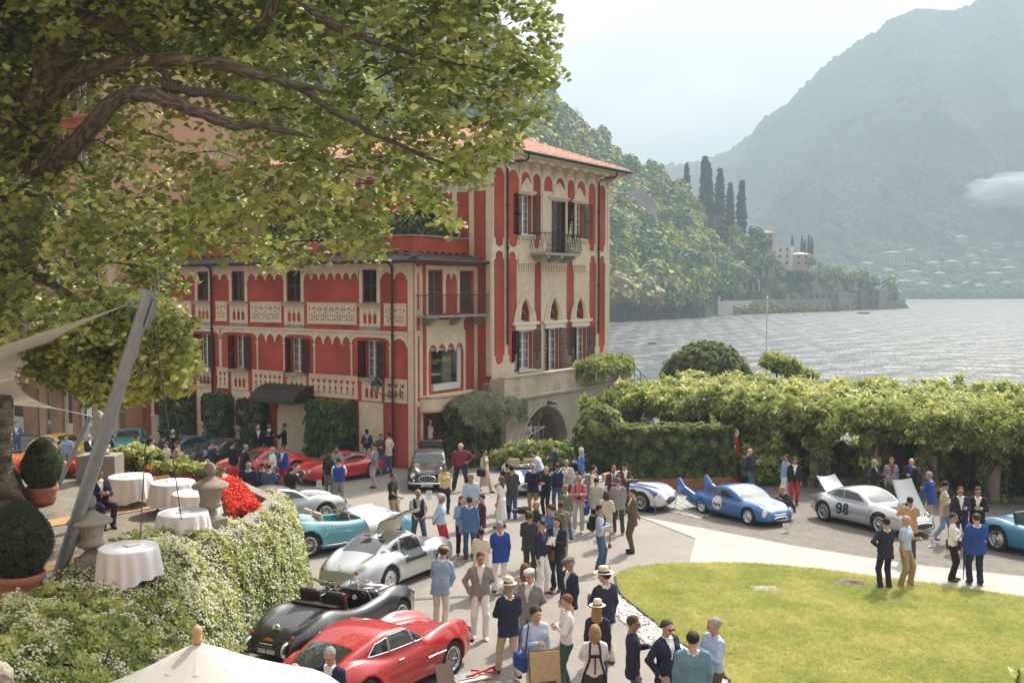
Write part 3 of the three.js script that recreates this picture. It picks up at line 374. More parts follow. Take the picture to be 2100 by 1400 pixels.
// --- end face of the wing: bay with shutters, balcony, picture window, niche ---
{
const M = endM(0);
wallPart('end_wall',M,0.35,TB0,-2.7,7.75,[[1.05,2.05,5.36,7.35],[3.45,4.42,5.36,7.35],[1.25,3.7,1.72,3.72],[0.72,1.85,-1.2,0.75,'round']]);
// a niche is closed behind with a curved back
{ const g = new THREE.CylinderGeometry(0.56,0.56,2.2,16,1,true,Math.PI / 2,Math.PI);const b = new MB(M);g.translate(1.285,-0.12,-0.3);const q = new THREE.SphereGeometry(0.56,16,8,Math.PI,Math.PI,0,Math.PI / 2);q.translate(1.285,0.75 ,-0.3);b.add(g).add(q).box(0.72,1.85,-1.5,-1.2,-0.9,-0.001);b.build('niche',redMat,villa);}
strips(M,[[0.03,0.13,-2.4,7.6],[0.42,0.55,-2.4,7.6],[0.85,0.98,1.0,7.6],[4.6,4.86,1.0,7.6],[0.98,4.6,7.4,7.6],[2.1,2.3,5.36,7.4],[3.2,3.4,5.36,7.4],[3.72,3.85,1.1,4.5]],0,0.06,'pilaster');
new MB(M).plate(cuspShape(2.3,3.2,7.4,0.16,0.3,2),0,0.05).build('cusped_frieze',creamMat,villa);
for (const [y0,y1] of [[5.5,7.3],[1.3,4.4]]) { const s = rect(0.14,0.41,y0 - 0.2,y1 + 0.2);s.holes.push(slot(0.275,y0,y1,0.075));new MB(M).plate(s,0.002,0.05).build('slit_panel',creamMat,villa);}
new MB(M).box(0.98,3.72,4.15,5.05,0,0.05).plate(cuspShape(0.98,3.72,4.15,0.22,0.4,4),0,0.055).build('cusped_frieze',creamMat,villa);
for (const [a,b] of [[1.05,1.55],[1.56,2.05],[3.45,4.42]]) shutter(M,a,b,5.36,7.35,{ z: -0.1,mat: std(rgb(0.16,0.085,0.075),0.65) });
// balcony slab on brackets with a thin railing
const sl = new MB(M);sl.box(0.1,6.0,5.18,5.28,0.02,0.83,0.015);for (const u of [0.75,2.75,4.7]) { const s = poly([[0,5.17],[0.75,5.17],[0.75,5.06],[0.5,5.0],[0.2,4.78],[0,4.78]]),g = new THREE.ExtrudeGeometry(s,{ depth: 0.3,bevelEnabled: false });g.rotateY(-Math.PI / 2);g.translate(u + 0.15,0,0);sl.add(g);}
const bal = sl.build('balcony',greyStone,villa);const r = new MB(M);for (let i = 0;i <= 54;i++) r.rod(V(0.12 + i * 0.108,5.28,0.8),V(0.12 + i * 0.108,6.2,0.8),0.008,0.008,4);r.box(0.1,5.98,6.2,6.235,0.78,0.82);for (let i = 0;i < 7;i++) r.rod(V(0.12,5.28,0.1 + i * 0.11),V(0.12,6.2,0.1 + i * 0.11),0.008,0.008,4);r.box(0.1,0.14,6.2,6.235,0.05,0.78);r.build('balcony_railing',ironMat,bal);
// picture window
const f = new MB(M);f.box(1.25,1.37,1.72,3.72,-0.2,-0.1).box(3.42,3.7,1.72,3.72,-0.2,-0.1).box(1.37,3.42,1.72,2.02,-0.2,0.04).box(1.37,3.42,3.6,3.72,-0.2,-0.1);const pw = f.build('picture_window',std(rgb(0.62,0.60,0.6),0.4),villa);
new MB(M).box(1.37,3.42,2.02,3.6,-0.16,-0.15).build('pane',glassMat,pw);new MB(M).box(0.9,4.2,1.4,4.0,-3.2,-3.1).box(0.9,4.2,1.4,1.5,-3.1,-0.4).box(2.75,3.42,1.6,3.7,-0.6,-0.5).build('room_back',std(rgb(0.3,0.25,0.19),1),pw);
{ const s = new MB(M);s.rod(V(1.95,2.75,-0.7),V(1.95,3.05,-0.7),0.1,0.08,12);s.rod(V(1.95,2.1,-0.7),V(1.95,2.7,-0.7),0.02,0.02,6);s.box(1.5,2.6,2.4,2.45,-1.2,-0.5);s.build('table_lamp',std(rgb(0.8,0.74,0.6),0.8),pw);}
// rounded balcony over the niche, planted
{ const b = new MB(M),g = new THREE.CylinderGeometry(1,1,0.52,24,1,false,-Math.PI / 2,Math.PI);g.scale(2.0,1,0.75);g.translate(2.35,1.18,0.0);b.add(g);const c = new THREE.CylinderGeometry(1,0.97,0.1,24,1,false,-Math.PI / 2,Math.PI);c.scale(2.07,1,0.82);c.translate(2.35,1.52,0);b.add(c);const d = c.clone();d.translate(0,-0.66,0);b.add(d);b.build('bowed_balcony',creamMat,villa);}
}
// --- the tower facing the lake ---
{
const M = endM(TA),BAYS = [[5.09,6.0],[6.27,7.28],[7.48,8.37],[8.6,9.35],[9.68,10.53],[10.9,11.76],[12.07,12.83],[13.12,14.04],[14.37,15.21],[15.6,16.36]];
const wins = [[7.45,8.48,9.3,11.3],[10.42,11.85,8.38,11.2],[12.78,13.78,9.3,11.2],[7.3,8.58,2.35,4.3],[10.1,11.2,2.1,4.34],[13.02,14.2,2.4,4.3],[7.4,8.25,4.8,5.1,'lancet'],[10.26,11.1,4.8,5.1,'lancet'],[13.03,13.86,4.8,5.1,'lancet']];
wallPart('tower_wall',M,TB0,TB1,1.4,13.2,wins,redMat,0.4);
// cream skin with the red panels left open
const lobed = (u0,u1,y0,y1) => { const s = new THREE.Path(),w = u1 - u0,k = 0.14;s.moveTo(u0,y0 + 0.45);s.lineTo(u0 + k,y0 + 0.38);s.quadraticCurveTo(u0 + k * 0.5,y0,(u0 + u1) / 2,y0);s.quadraticCurveTo(u1 - k * 0.5,y0,u1 - k,y0 + 0.38);s.lineTo(u1,y0 + 0.45);if (y1 > 9) { const r = w / 2;s.lineTo(u1,y1 - r);s.absarc((u0 + u1) / 2,y1 - r,r,0,Math.PI,false);} else { s.lineTo(u1,y1 - 0.45);s.lineTo(u1 - k,y1 - 0.38);s.quadraticCurveTo(u1 - k * 0.5,y1,(u0 + u1) / 2,y1);s.quadraticCurveTo(u0 + k * 0.5,y1,u0 + k,y1 - 0.38);s.lineTo(u0,y1 - 0.45);} return s;};
const skin = rect(TB0,TB1,2.0,13.0);
BAYS.forEach(([a,b],i) => { if ([0,1,3,6,8,9].includes(i)) skin.holes.push(lobed(a,b,8.6,12.46));else { const q = new THREE.Path();q.moveTo(a,11.65);q.lineTo(b,11.65);q.lineTo(b,12.0);q.absarc((a + b) / 2,12.02,(b - a) / 2,0,Math.PI,false);skin.holes.push(q);} });
for (const [a,b] of [[5.09,6.0],[6.27,7.1],[8.75,9.4],[11.98,12.8],[14.5,15.3],[15.6,16.36]]) skin.holes.push(lobed(a,b,2.75,8.38));
for (const [a,b,c,d,k] of wins) skin.holes.push(k ? archShape(a,b,c,d,k) : rect(a,b,c,d));
new MB(M).plate(skin,0.003,0.04).build('cream_tracery',creamMat,villa);
// capitals and coved cornice between the frieze arches
{ const b = new MB(M);for (let i = 0;i <= 10;i++) { const u = i === 0 ? 4.98 : i === 10 ? 16.63 : (BAYS[i - 1][1] + BAYS[i][0]) / 2;b.box(u - 0.11,u + 0.11,11.95,12.02,0.041,0.09);b.box(u - 0.05,u + 0.05,8.7,11.95,0.041,0.07);for (let k = 0;k < 5;k++) b.box(u - 0.09 - k * 0.05,u + 0.09 + k * 0.05,12.3 + k * 0.15,12.44 + k * 0.15,0.041,0.08 + k * k * 0.035);} b.build('frieze_corbel',creamMat,villa);
new MB(M).box(TB0 - 0.5,TB1 + 0.6,13.0,13.12,-0.3,0.62).box(TB0 - 0.7,TB1 + 0.8,13.122,13.26,-0.3,0.8).build('cornice',creamMat,villa);}
for (const [c,w,y0,d] of [[7.96,0.8,11.32,0.85],[11.13,1.0,11.25,0.95],[13.28,0.8,11.22,0.9]]) { // pointed heads over the upper windows
const s = new THREE.Shape();s.moveTo(c - w,y0);s.lineTo(c + w,y0);s.lineTo(c + w,y0 + 0.16);s.lineTo(c + w * 0.72,y0 + 0.2);s.quadraticCurveTo(c + w * 0.6,y0 + d * 0.65,c,y0 + d);s.quadraticCurveTo(c - w * 0.6,y0 + d * 0.65,c - w * 0.72,y0 + 0.2);s.lineTo(c - w,y0 + 0.16);s.lineTo(c - w,y0);new MB(M).plate(s,0.042,0.1).box(c - w - 0.04,c + w + 0.04,y0 + 0.1,y0 + 0.18,0.1,0.17).build('window_head',creamMat,villa);}
for (const [c,wide] of [[7.83,1.05],[10.68,1.0],[13.44,1.05]]) { // gothic hoods round the lancets
const s = new THREE.Shape(),w = wide;s.moveTo(c - w,4.78);s.lineTo(c + w,4.78);s.quadraticCurveTo(c + w * 0.98,5.55,c,6.35);s.quadraticCurveTo(c - w * 0.98,5.55,c - w,4.78);s.holes.push(archShape(c - 0.43,c + 0.43,4.79,5.1,'lancet'));new MB(M).plate(s,0.042,0.09).build('lancet_hood',creamMat,villa);
const t = new THREE.Shape();t.moveTo(c - w * 0.78,4.8);t.quadraticCurveTo(c - w * 0.7,5.5,c,6.15);t.quadraticCurveTo(c + w * 0.7,5.5,c + w * 0.78,4.8);t.lineTo(c + w * 0.7,4.8);t.quadraticCurveTo(c + w * 0.62,5.45,c,6.05);t.quadraticCurveTo(c - w * 0.62,5.45,c - w * 0.7,4.8);t.lineTo(c - w * 0.78,4.8);new MB(M).plate(t,0.091,0.12).build('hood_moulding',creamMat,villa);
new MB(M).box(c - 0.95,c + 0.95,4.4,4.74,0.041,0.14).box(c - 1.2,c + 1.2,4.66,4.8,0.041,0.2).build('transom_band',std(rgb(0.74,0.66,0.56),0.85),villa);
const f = new MB(M);f.box(c - 0.03,c + 0.03,4.8,5.7,-0.25,-0.2);for (const q of [-1,1]) f.tube([V(c,5.0,-0.22),V(c + q * 0.18,5.4,-0.22),V(c + q * 0.4,5.15,-0.22)].reverse(),0.02,5,8);f.box(c - 0.43,c + 0.43,4.8,4.87,-0.25,-0.2);const fr = f.build('lancet_window',frameMat,villa);new MB(M).plate(archShape(c - 0.43,c + 0.43,4.8,5.1,'lancet'),-0.24,-0.23).build('pane',glassMat,fr);new MB(M).box(c - .6,c + .6,4.7,6.2,-0.9,-0.85).build('room_back',roomMat,fr);
}
const wf = std(rgb(0.72,0.76,0.78),0.45);
window_(M,7.45,8.48,9.3,11.3,{ rows: 5,mat: wf,open: 0.46 });window_(M,12.78,13.78,9.3,11.2,{ rows: 5,mat: wf,open: 0.46 });window_(M,10.42,11.85,8.38,11.2,{ rows: 3,curtain: false });
window_(M,7.3,8.58,2.35,4.3,{ rows: 4,mat: wf,open: 0.3 });window_(M,10.1,11.2,2.1,4.34,{ rows: 4,mat: wf,open: 0.4 });window_(M,13.02,14.2,2.4,4.3,{ rows: 4,mat: wf,open: 0.3 });
const sh = (a,b,y0,y1,ang) => shutter(M,a,b,y0,y1,{ ang: b < a ? ang : -ang,z: 0.05 });
sh(7.43,6.86,9.27,11.3,0.14);sh(8.5,9.14,9.25,11.35,0.14);sh(12.75,12.2,9.3,11.25,0.12);sh(13.8,14.4,9.3,11.2,0.5);
shutter(M,10.44,11.05,8.42,11.15,{ z: 0.02,ang: -0.35 });shutter(M,11.83,11.28,8.42,11.15,{ z: 0.03,ang: 0.95 });
sh(7.26,6.7,2.3,4.33,0.12);sh(8.62,9.25,2.3,4.33,0.12);sh(10.06,9.46,2.1,4.36,0.1);sh(11.24,12.1,2.1,4.36,0.45);sh(12.98,12.36,2.44,4.34,0.1);sh(14.24,14.9,2.44,4.34,0.2);
for (const [a,b,y] of [[7.3,8.65,9.28],[12.6,13.95,9.28],[7.15,8.75,2.32],[12.85,14.4,2.36]]) new MB(M).box(a,b,y - 0.09,y,0.0,0.18,0.012).build('window_sill',std(rgb(0.62,0.58,0.52),0.9),villa);
for (const [a,b] of [[7.2,8.72],[12.55,14.1]]) { apron(M,a,b,8.08,9.08);const k = new MB(M);k.box(a - 0.06,b + 0.06,7.8,8.02,0.041,0.13);for (let i = 0;i < 7;i++) { const u = lerp(a + 0.1,b - 0.1,i / 6);k.box(u - 0.05,u + 0.05,7.5,7.798,0.041,0.1);k.box(u - 0.03,u + 0.03,7.36,7.498,0.041,0.075);} k.build('corbel_table',creamMat,villa);}
{ const k = new MB(M);k.box(9.5,11.9,7.7,7.9,0.041,0.12);for (let i = 0;i < 9;i++) { const u = lerp(9.6,11.8,i / 8);k.box(u - 0.05,u + 0.05,7.38,7.698,0.041,0.1);} k.build('corbel_table',creamMat,villa);}
// balcony with a bellied iron railing
const sl = new MB(M);sl.box(8.35,12.0,8.24,8.38,0.04,0.95,0.02);for (const u of [8.8,10.1,11.5]) { const s = poly([[0,8.23],[0.85,8.23],[0.85,8.12],[0.3,7.92],[0,7.85]]),g = new THREE.ExtrudeGeometry(s,{ depth: 0.26,bevelEnabled: false });g.rotateY(-Math.PI / 2);g.translate(u + 0.13,0,0.04);sl.add(g);} const bal = sl.build('balcony',std(rgb(0.55,0.52,0.47),0.9,{ map: T.blot }),villa);
const r = new MB(M),bar = (u,z,nx,nz) => r.tube([V(u,8.38,z),V(u + nx * 0.16,8.6,z + nz * 0.16),V(u + nx * 0.05,8.95,z + nz * 0.05),V(u,9.36,z)],0.014,4,8);for (let i = 0;i <= 26;i++) bar(8.4 + i * 0.136,0.9,0,1);for (let i = 0;i < 6;i++) { bar(8.4,0.1 + i * 0.15,-1,0);bar(11.94,0.1 + i * 0.15,1,0);} r.box(8.38,11.96,9.36,9.4,0.88,0.92).box(8.38,8.42,9.36,9.4,0.04,0.88).box(11.92,11.96,9.36,9.4,0.04,0.88).box(8.38,11.96,8.72,8.745,1.0,1.025);for (let i = 0;i < 13;i++) r.add(new THREE.TorusGeometry(0.07,0.01,4,10).translate(8.54 + i * 0.272,8.48,0.96));r.build('balcony_railing',ironMat,bal);
// downpipes with swan necks
for (const [u,y0] of [[6.12,3.7],[15.42,3.9]]) { const b = new MB(M);b.rod(V(u,y0,0.14),V(u,12.45,0.14),0.06,0.06,10).tube([V(u,12.42,0.14),V(u,12.62,0.16),V(u + 0.25,12.8,0.4),V(u + 0.85,12.95,0.78),V(u + 0.9,13.2,0.8)],0.055,8,20);for (let y = y0 + 0.6;y < 12.4;y += 2.1) b.rod(V(u,y,0.14),V(u,y + 0.1,0.14),0.085,0.085,10);b.build('downpipe',pipeMat,villa);}
// side of the tower over the wing, with its own frieze
const S = wingM(-TB0);wallPart('tower_side_wall',S,-15,TA,1.0,13.2,[[-6.3,-2.6,8.1,10.6],[-11.5,-8.3,8.1,10.6]]);
{ const k = rect(-15,TA + 0.04,11.3,13.0);for (let i = 0;i < 17;i++) { const c = -14.45 + i * 0.93,q = new THREE.Path();q.moveTo(c - 0.34,11.29);q.lineTo(c + 0.34,11.29);q.lineTo(c + 0.34,12.05);q.absarc(c,12.08,0.36,0,Math.PI,false);q.lineTo(c - 0.34,11.29);k.holes.push(q);} const b = new MB(S);b.plate(k,0.003,0.05);for (const u of [-1.35,-0.3,0.72]) b.box(u - 0.14,u + 0.14,2.2,11.3,0.003,0.06);b.box(-15,TA + 0.6,13.0,13.12,0,0.62).box(-15,TA + 0.8,13.122,13.26,0,0.8);b.build('side_frieze',creamMat,villa);}
new MB(S).box(-12,-2,8.0,10.9,-3.2,-3.1).build('room_back',std(rgb(0.03,0.02,0.016),1),villa);
{ const s = poly([[0.0,11.25],[1.7,10.75],[1.7,10.3],[1.68,10.3],[1.68,10.72],[0,11.2]]),g = new THREE.ExtrudeGeometry(s,{ depth: 4.3,bevelEnabled: false });g.rotateY(-Math.PI / 2);g.translate(-2.4,0,0);new MB(S).add(g).build('terrace_awning',std(rgb(0.42,0.05,0.05),0.85),villa);}
wallPart('tower_end_wall',wingM(-TB1).multiply(new THREE.Matrix4().makeRotationY(Math.PI)),-TA,15,-2.6,13.2,[]);
// hipped tile roof with gutter
const E0 = -15.8,E1 = TA + 0.85,Z0 = -TB0 + 0.85,Z1 = -TB1 - 0.85,half = (Z0 - Z1) / 2,zc = (Z0 + Z1) / 2,rise = 2.55,rx = E1 - half,lx = E0 + half * 0.4;
const g = new THREE.BufferGeometry(),P = [[E0,13.3,Z0],[E1,13.3,Z0],[E1,13.3,Z1],[E0,13.3,Z1],[lx,13.3 + rise,zc],[rx,13.3 + rise,zc]];g.setAttribute('position',new THREE.Float32BufferAttribute([0,1,5,0,5,4,1,2,5,2,3,4,2,4,5,3,0,4].flatMap((i) => P[i]),3));g.computeVertexNormals();boxUV(g);
const roof = mesh('tile_roof',g,std(rgb(0.24,0.10,0.07),0.95),villa);
new MB().rod(V(E0,13.3,Z0 + 0.07),V(E1 + 0.1,13.3,Z0 + 0.07),0.09,0.09,8).rod(V(E1 + 0.07,13.3,Z0 + 0.1),V(E1 + 0.07,13.3,Z1 - 0.1),0.09,0.09,8).build('gutter',pipeMat,roof);
const tg = new THREE.CylinderGeometry(0.1,0.115,0.44,6,1,true,-Math.PI / 2,Math.PI);tg.rotateX(-Math.PI / 2);// barrel tile along z, hollow down
const R = rng(9),L = [],col = () => { const k = 0.75 + R() * 0.5,q = R();return q < 0.12 ? rgb(0.42 * k,0.33 * k,0.26 * k) : rgb((0.42 + 0.12 * R()) * k,(0.19 + 0.06 * R()) * k,(0.13 + 0.04 * R()) * k);};
const lay = (A,B,Tp,w) => { const along = B.clone().sub(A).normalize(),up = Tp.clone().sub(A);up.sub(along.clone().multiplyScalar(up.dot(along)));const H = up.length();up.normalize();const n = along.clone().cross(up).normalize();if (n.y < 0) n.negate();const q = new THREE.Quaternion().setFromRotationMatrix(new THREE.Matrix4().makeBasis(up.clone().cross(n).negate().normalize(),n,up.clone().negate()));for (let j = 0;j * 0.36 < H;j++) for (let i = 0;i * 0.23 < w;i++) { const u = i * 0.23 + 0.1,v = j * 0.36 + 0.2,p = A.clone().addScaledVector(along,u).addScaledVector(up,v);const s = v / H,l = Tp.clone().sub(A).dot(along),r2 = B.clone().sub(A).length();if (!inRoof(p)) continue;p.addScaledVector(n,0.02 + R() * 0.015);L.push([p,q,V(1,1,1),col()]);} };
const inRoof = (p) => { const h = p.y - 13.3,k = (h / rise);return p.x <= E1 - k * half + 0.05 && p.x >= E0 && p.z <= Z0 - k * half + 0.05 && p.z >= Z1 + k * half - 0.05;};
lay(V(E0,13.3,Z0),V(E1,13.3,Z0),V(rx,13.3 + rise,zc),E1 - E0);lay(V(E1,13.3,Z0),V(E1,13.3,Z1),V(rx,13.3 + rise,zc),Z0 - Z1);
scatter('roof_tiles',tg,std(rgb(1,1,1),0.9,{ side: THREE.DoubleSide }),L,roof);
const rt = new MB();rt.rod(V(E1,13.34,Z0),V(rx,13.36 + rise,zc),0.13,0.13,8).rod(V(E1,13.34,Z1),V(rx,13.36 + rise,zc),0.13,0.13,8).rod(V(rx,13.36 + rise,zc),V(lx,13.36 + rise,zc),0.13,0.13,8);rt.build('ridge_tiles',std(rgb(0.40,0.18,0.12),0.9),roof);
}
// --- stone arcade and terrace below the tower ---
const villaPos = [-4.472,0,-45.449],villaTurn = -34.119 * Math.PI / 180;
{
const arcade = thing('stone_arcade','weathered pale stone arcade with two round arches carrying the terrace under the red tower','arcade',villaPos,villaTurn),A = 2.2,M = endM(A);
const limeMat = std(rgb(0.50,0.44,0.37),0.95,{ map: rep(tex(512,512,(u,v) => { const a = tnoise(u,v,3,6,71),b = tnoise(u,v,14,4,73),k = 0.85 + 0.22 * a + 0.1 * b;return [k,k * (0.98 + 0.03 * b),k * (0.95 + 0.06 * a)];},false),0.2),bumpMap: rep(T.mid,0.6),bumpScale: 0.03 });
const s = rect(4.2,17.2,-2.9,1.1);for (const c of [7.75,13.75]) { const q = new THREE.Path();q.moveTo(c - 2.2,-2.89);q.lineTo(c + 2.2,-2.89);q.lineTo(c + 2.2,-1.65);q.absarc(c,-1.65,2.2,0,Math.PI,false);s.holes.push(q);}
new MB(M).plate(s,-0.6,0).box(4.2,5.4,-2.9,1.1,-3.2,-0.61).build('arch_wall',limeMat,arcade);
for (const c of [7.75,13.75]) for (let i = 0;i < 17;i++) { const a0 = (i / 17) * Math.PI + 0.006,a1 = ((i + 1) / 17) * Math.PI - 0.006,q = new THREE.Shape();q.absarc(c,-1.65,2.42,a0,a1,false);q.absarc(c,-1.65,2.2,a1,a0,true);new MB(M).plate(q,-0.4,0.02 + (i % 3) * 0.006).build('voussoir',limeMat,arcade);}
{ const v = new MB(M);for (const c of [7.75,13.75]) { const g = new THREE.CylinderGeometry(2.3,2.3,3.4,28,1,true,0,Math.PI);g.rotateX(-Math.PI / 2);g.rotateZ(Math.PI / 2);g.translate(c,-1.65,-2.2);v.add(g);} v.build('vault',limeMat,arcade);new MB(M).box(5.0,17.2,-2.9,1.0,-4.4,-4.0).box(10.02,11.4,-2.9,1.0,-3.9,-0.61).box(16.0,17.2,-2.9,1.1,-3.9,-0.61).build('inner_wall',std(rgb(0.46,0.41,0.34),0.95,{ map: T.blot }),arcade);const k = new MB(M);k.rod(V(9.0,-2.9,-1.4),V(9.0,-0.4,-1.4),0.3,0.24,14).rod(V(9.0,-0.4,-1.4),V(9.0,-0.1,-1.4),0.36,0.4,14).box(8.5,9.5,-0.1,0.6,-1.9,-0.9);k.build('inner_pillar',limeMat,arcade);}
new MB(M).box(4.1,17.3,1.102,1.24,-0.5,0.16,0.02).build('cornice',limeMat,arcade);
const pm = std(rgb(0.74,0.60,0.45),0.92,{ map: rep(T.blot,0.2) });
new MB(M).box(4.1,17.2,1.242,2.18,-0.28,0.0).build('parapet',pm,arcade);new MB(M).box(4.0,17.3,2.182,2.28,-0.36,0.08,0.02).build('coping',limeMat,arcade);new MB(M).box(4.0,4.6,1.242,2.17,-0.8,0.06).build('end_pier',pm,arcade);
new MB(M).box(4.1,17.2,1.3,1.9,-1.34,-0.29).build('terrace_floor',greyStone,arcade);
{ const l = new MB(M);l.box(7.9,8.1,0.62,0.78,0.03,0.2).rod(V(8.0,0.72,0.2),V(8.15,0.68,0.42),0.07,0.09,8);l.build('spotlight',std(rgb(0.08,0.08,0.085),0.5),arcade);}
{ const t = new MB(M);for (let i = 0;i < 12;i++) t.box(17.3 + i * 0.3,17.6 + i * 0.3,1.7 - i * 0.17 - 0.17,1.7 - i * 0.17,-2.2,-0.6);t.build('stair',limeMat,arcade);const h = new MB(M);for (let i = 0;i < 5;i++) h.rod(V(17.4 + i * 0.8,1.7 - i * 0.45,-0.7),V(17.4 + i * 0.8,2.7 - i * 0.45,-0.7),0.02,0.02,6);h.rod(V(17.4,2.7,-0.7),V(20.8,0.8,-0.7),0.025,0.025,6).rod(V(17.4,2.2,-0.7),V(20.8,0.3,-0.7),0.016,0.016,6).rod(V(15.4,2.75,-0.7),V(17.4,2.7,-0.7),0.025,0.025,6);h.build('stair_railing',ironMat,arcade);}
{ const b = new MB(M);b.lathe([[0,2.28],[0.1,2.28],[0.07,2.4],[0.16,2.55],[0.14,2.66],[0.05,2.72],[0,2.8]],12,new THREE.Matrix4().makeTranslation(17.0,0,-0.15));b.build('stone_finial',limeMat,arcade);}
}
// --- the main block of the hotel behind the plane tree ---
{
const H = thing('hotel_block','tall peach and red main block of the hotel half hidden behind the plane tree','hotel',villaPos,villaTurn),M = wingM(1.5),peach = std(rgb(0.62,0.36,0.22),0.92,{ map: rep(T.blot,0.12) }),redB = redMat;
const hs = [];for (let f = 0;f < 5;f++) for (let i = 0;i < 9;i++) { const u = -22.9 - i * 3.1;hs.push([u - 0.55,u + 0.55,3.4 + f * 3.3,5.5 + f * 3.3]);}
const doors = [[-25.7,-24.6,-2.4,0.6],[-24.0,-22.6,-2.4,0.6],[-28.2,-26.8,-2.4,0.6],[-31.5,-29.8,-2.4,0.6],[-35,-33,-2.4,0.6]];
wallPart('front_wall',M,-52,-20.1,-3.2,20.4,[...hs,...doors],peach,0.4,H);new MB().box(-20.5,-20.1,-3.2,20.4,-10,1.1).build('side_wall',std(rgb(0.60,0.35,0.22),0.92,{ map: rep(T.mott,0.08) }),H);
for (const y of [2.6,8.95,15.6,20.1]) new MB(M).box(-52,-20.0,y,y + 0.5,0.002,0.16).box(-52,-19.9,y + 0.5,y + 0.62,0.002,0.26).build('string_course',redB,H);
for (const u of [-20.4,-27.5,-36.8,-46]) new MB(M).box(u - 0.35,u + 0.35,-3,20.1,0.002,0.12).build('pilaster',std(rgb(0.66,0.44,0.30),0.9,{ map: T.mott }),H);
const w0 = window_(M,hs[0][0],hs[0][1],hs[0][2],hs[0][3],{ parent: H,rows: 4 });
hs.slice(1).forEach(([a,,c]) => { const w = w0.clone();w.name = 'window';w.position.set(a - hs[0][0],c - hs[0][2],0);H.add(w);});
const s0 = shutter(M,hs[0][0],hs[0][0] - 0.55,hs[0][2],hs[0][3],{ parent: H }),s1 = shutter(M,hs[0][1],hs[0][1] + 0.55,hs[0][2],hs[0][3],{ parent: H });
hs.slice(1).forEach(([a,,c]) => { for (const s of [s0,s1]) { const w = s.clone();w.name = 'shutter';w.position.set(a - hs[0][0],c - hs[0][2],0);H.add(w);} });
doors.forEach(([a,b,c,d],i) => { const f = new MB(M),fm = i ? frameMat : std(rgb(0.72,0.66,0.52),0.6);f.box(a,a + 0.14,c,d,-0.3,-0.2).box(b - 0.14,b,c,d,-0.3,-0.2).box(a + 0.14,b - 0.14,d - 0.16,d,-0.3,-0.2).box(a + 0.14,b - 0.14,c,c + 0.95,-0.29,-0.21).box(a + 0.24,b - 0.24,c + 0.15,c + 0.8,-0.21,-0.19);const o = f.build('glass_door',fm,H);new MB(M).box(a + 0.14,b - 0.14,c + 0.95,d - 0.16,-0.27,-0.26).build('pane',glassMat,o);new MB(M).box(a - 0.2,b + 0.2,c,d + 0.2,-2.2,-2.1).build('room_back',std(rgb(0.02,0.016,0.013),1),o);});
{ const n = 44,b = [new MB(),new MB()];for (let i = 0;i < n;i++) { const u = -44 + i * 0.45,s = poly([[0,2.5],[2.3,1.75],[2.3,1.35],[2.28,1.35],[2.28,1.72],[0,2.46]]),g = new THREE.ExtrudeGeometry(s,{ depth: 0.44,bevelEnabled: false });g.rotateY(-Math.PI / 2);g.translate(u + 0.44,0,1.52);b[i % 2].add(g);const c = new THREE.CylinderGeometry(0.22,0.22,0.02,10,1,false,Math.PI,Math.PI).rotateX(Math.PI / 2).rotateZ(Math.PI / 2);c.translate(u + 0.22,1.35,3.81);b[i % 2].add(c);} const o = b[0].build('striped_awning',std(rgb(0.45,0.06,0.05),0.85),H);b[1].build('awning_stripe',std(rgb(0.72,0.62,0.48),0.85),o);}
}
// unseen hotel wing behind the viewer, added to hold back rear skylight
{
const t = thing('unseen_hotel_wing','unseen peach hotel wing added behind the viewer to block rear skylight','hotel',[0,0,0]),pm = std(rgb(0.58,0.36,0.24),0.95);
mesh('wall',new THREE.BoxGeometry(70,23,8).translate(-12,8,6.6),pm,t);mesh('roof',new THREE.BoxGeometry(71,0.5,9.4).translate(-12,19.8,6.4),slateMat,t);mesh('balcony_floor',new THREE.BoxGeometry(14,0.25,2.6).translate(0,4.9,1.4),greyStone,t);
for (let i = 0;i < 15;i++) for (let f = 0;f < 5;f++) mesh('window',new THREE.BoxGeometry(1.2,2,0.1).translate(-44 + i * 4.5,1.6 + f * 4,2.58),shutterMat,t);
}
// ---------- plants ----------
const leafMat = phys(rgb(1,1,1),0.9,{ side: THREE.DoubleSide,transmission: 0.4,specularIntensity: 0.5,clearcoat: 0.45,clearcoatRoughness: 0.38 });
const barkMat = std(rgb(0.25,0.215,0.17),0.95,{ map: rep(tex(512,512,(u,v) => { const a = tnoise(u,v,5,5,41),b = tnoise(u,v,16,4,44);const p = a > 0.12 ? 1.25 : a < -0.2 ? 0.45 : 0.8;const k = p + 0.18 * b;return [k * 0.8,k * 0.79,k * 0.72];},false),6,2),bumpMap: rep(T.mid,9,3),bumpScale: 0.06 });
const woodMat = std(rgb(0.10,0.075,0.055),0.95,{ bumpMap: rep(T.fine,2),bumpScale: 0.01 });
const potMat = std(rgb(0.46,0.19,0.11),0.9,{ map: rep(T.stain,1),bumpMap: rep(T.fine,2),bumpScale: 0.004 });
const coreMat = std(rgb(0.012,0.018,0.006),1);
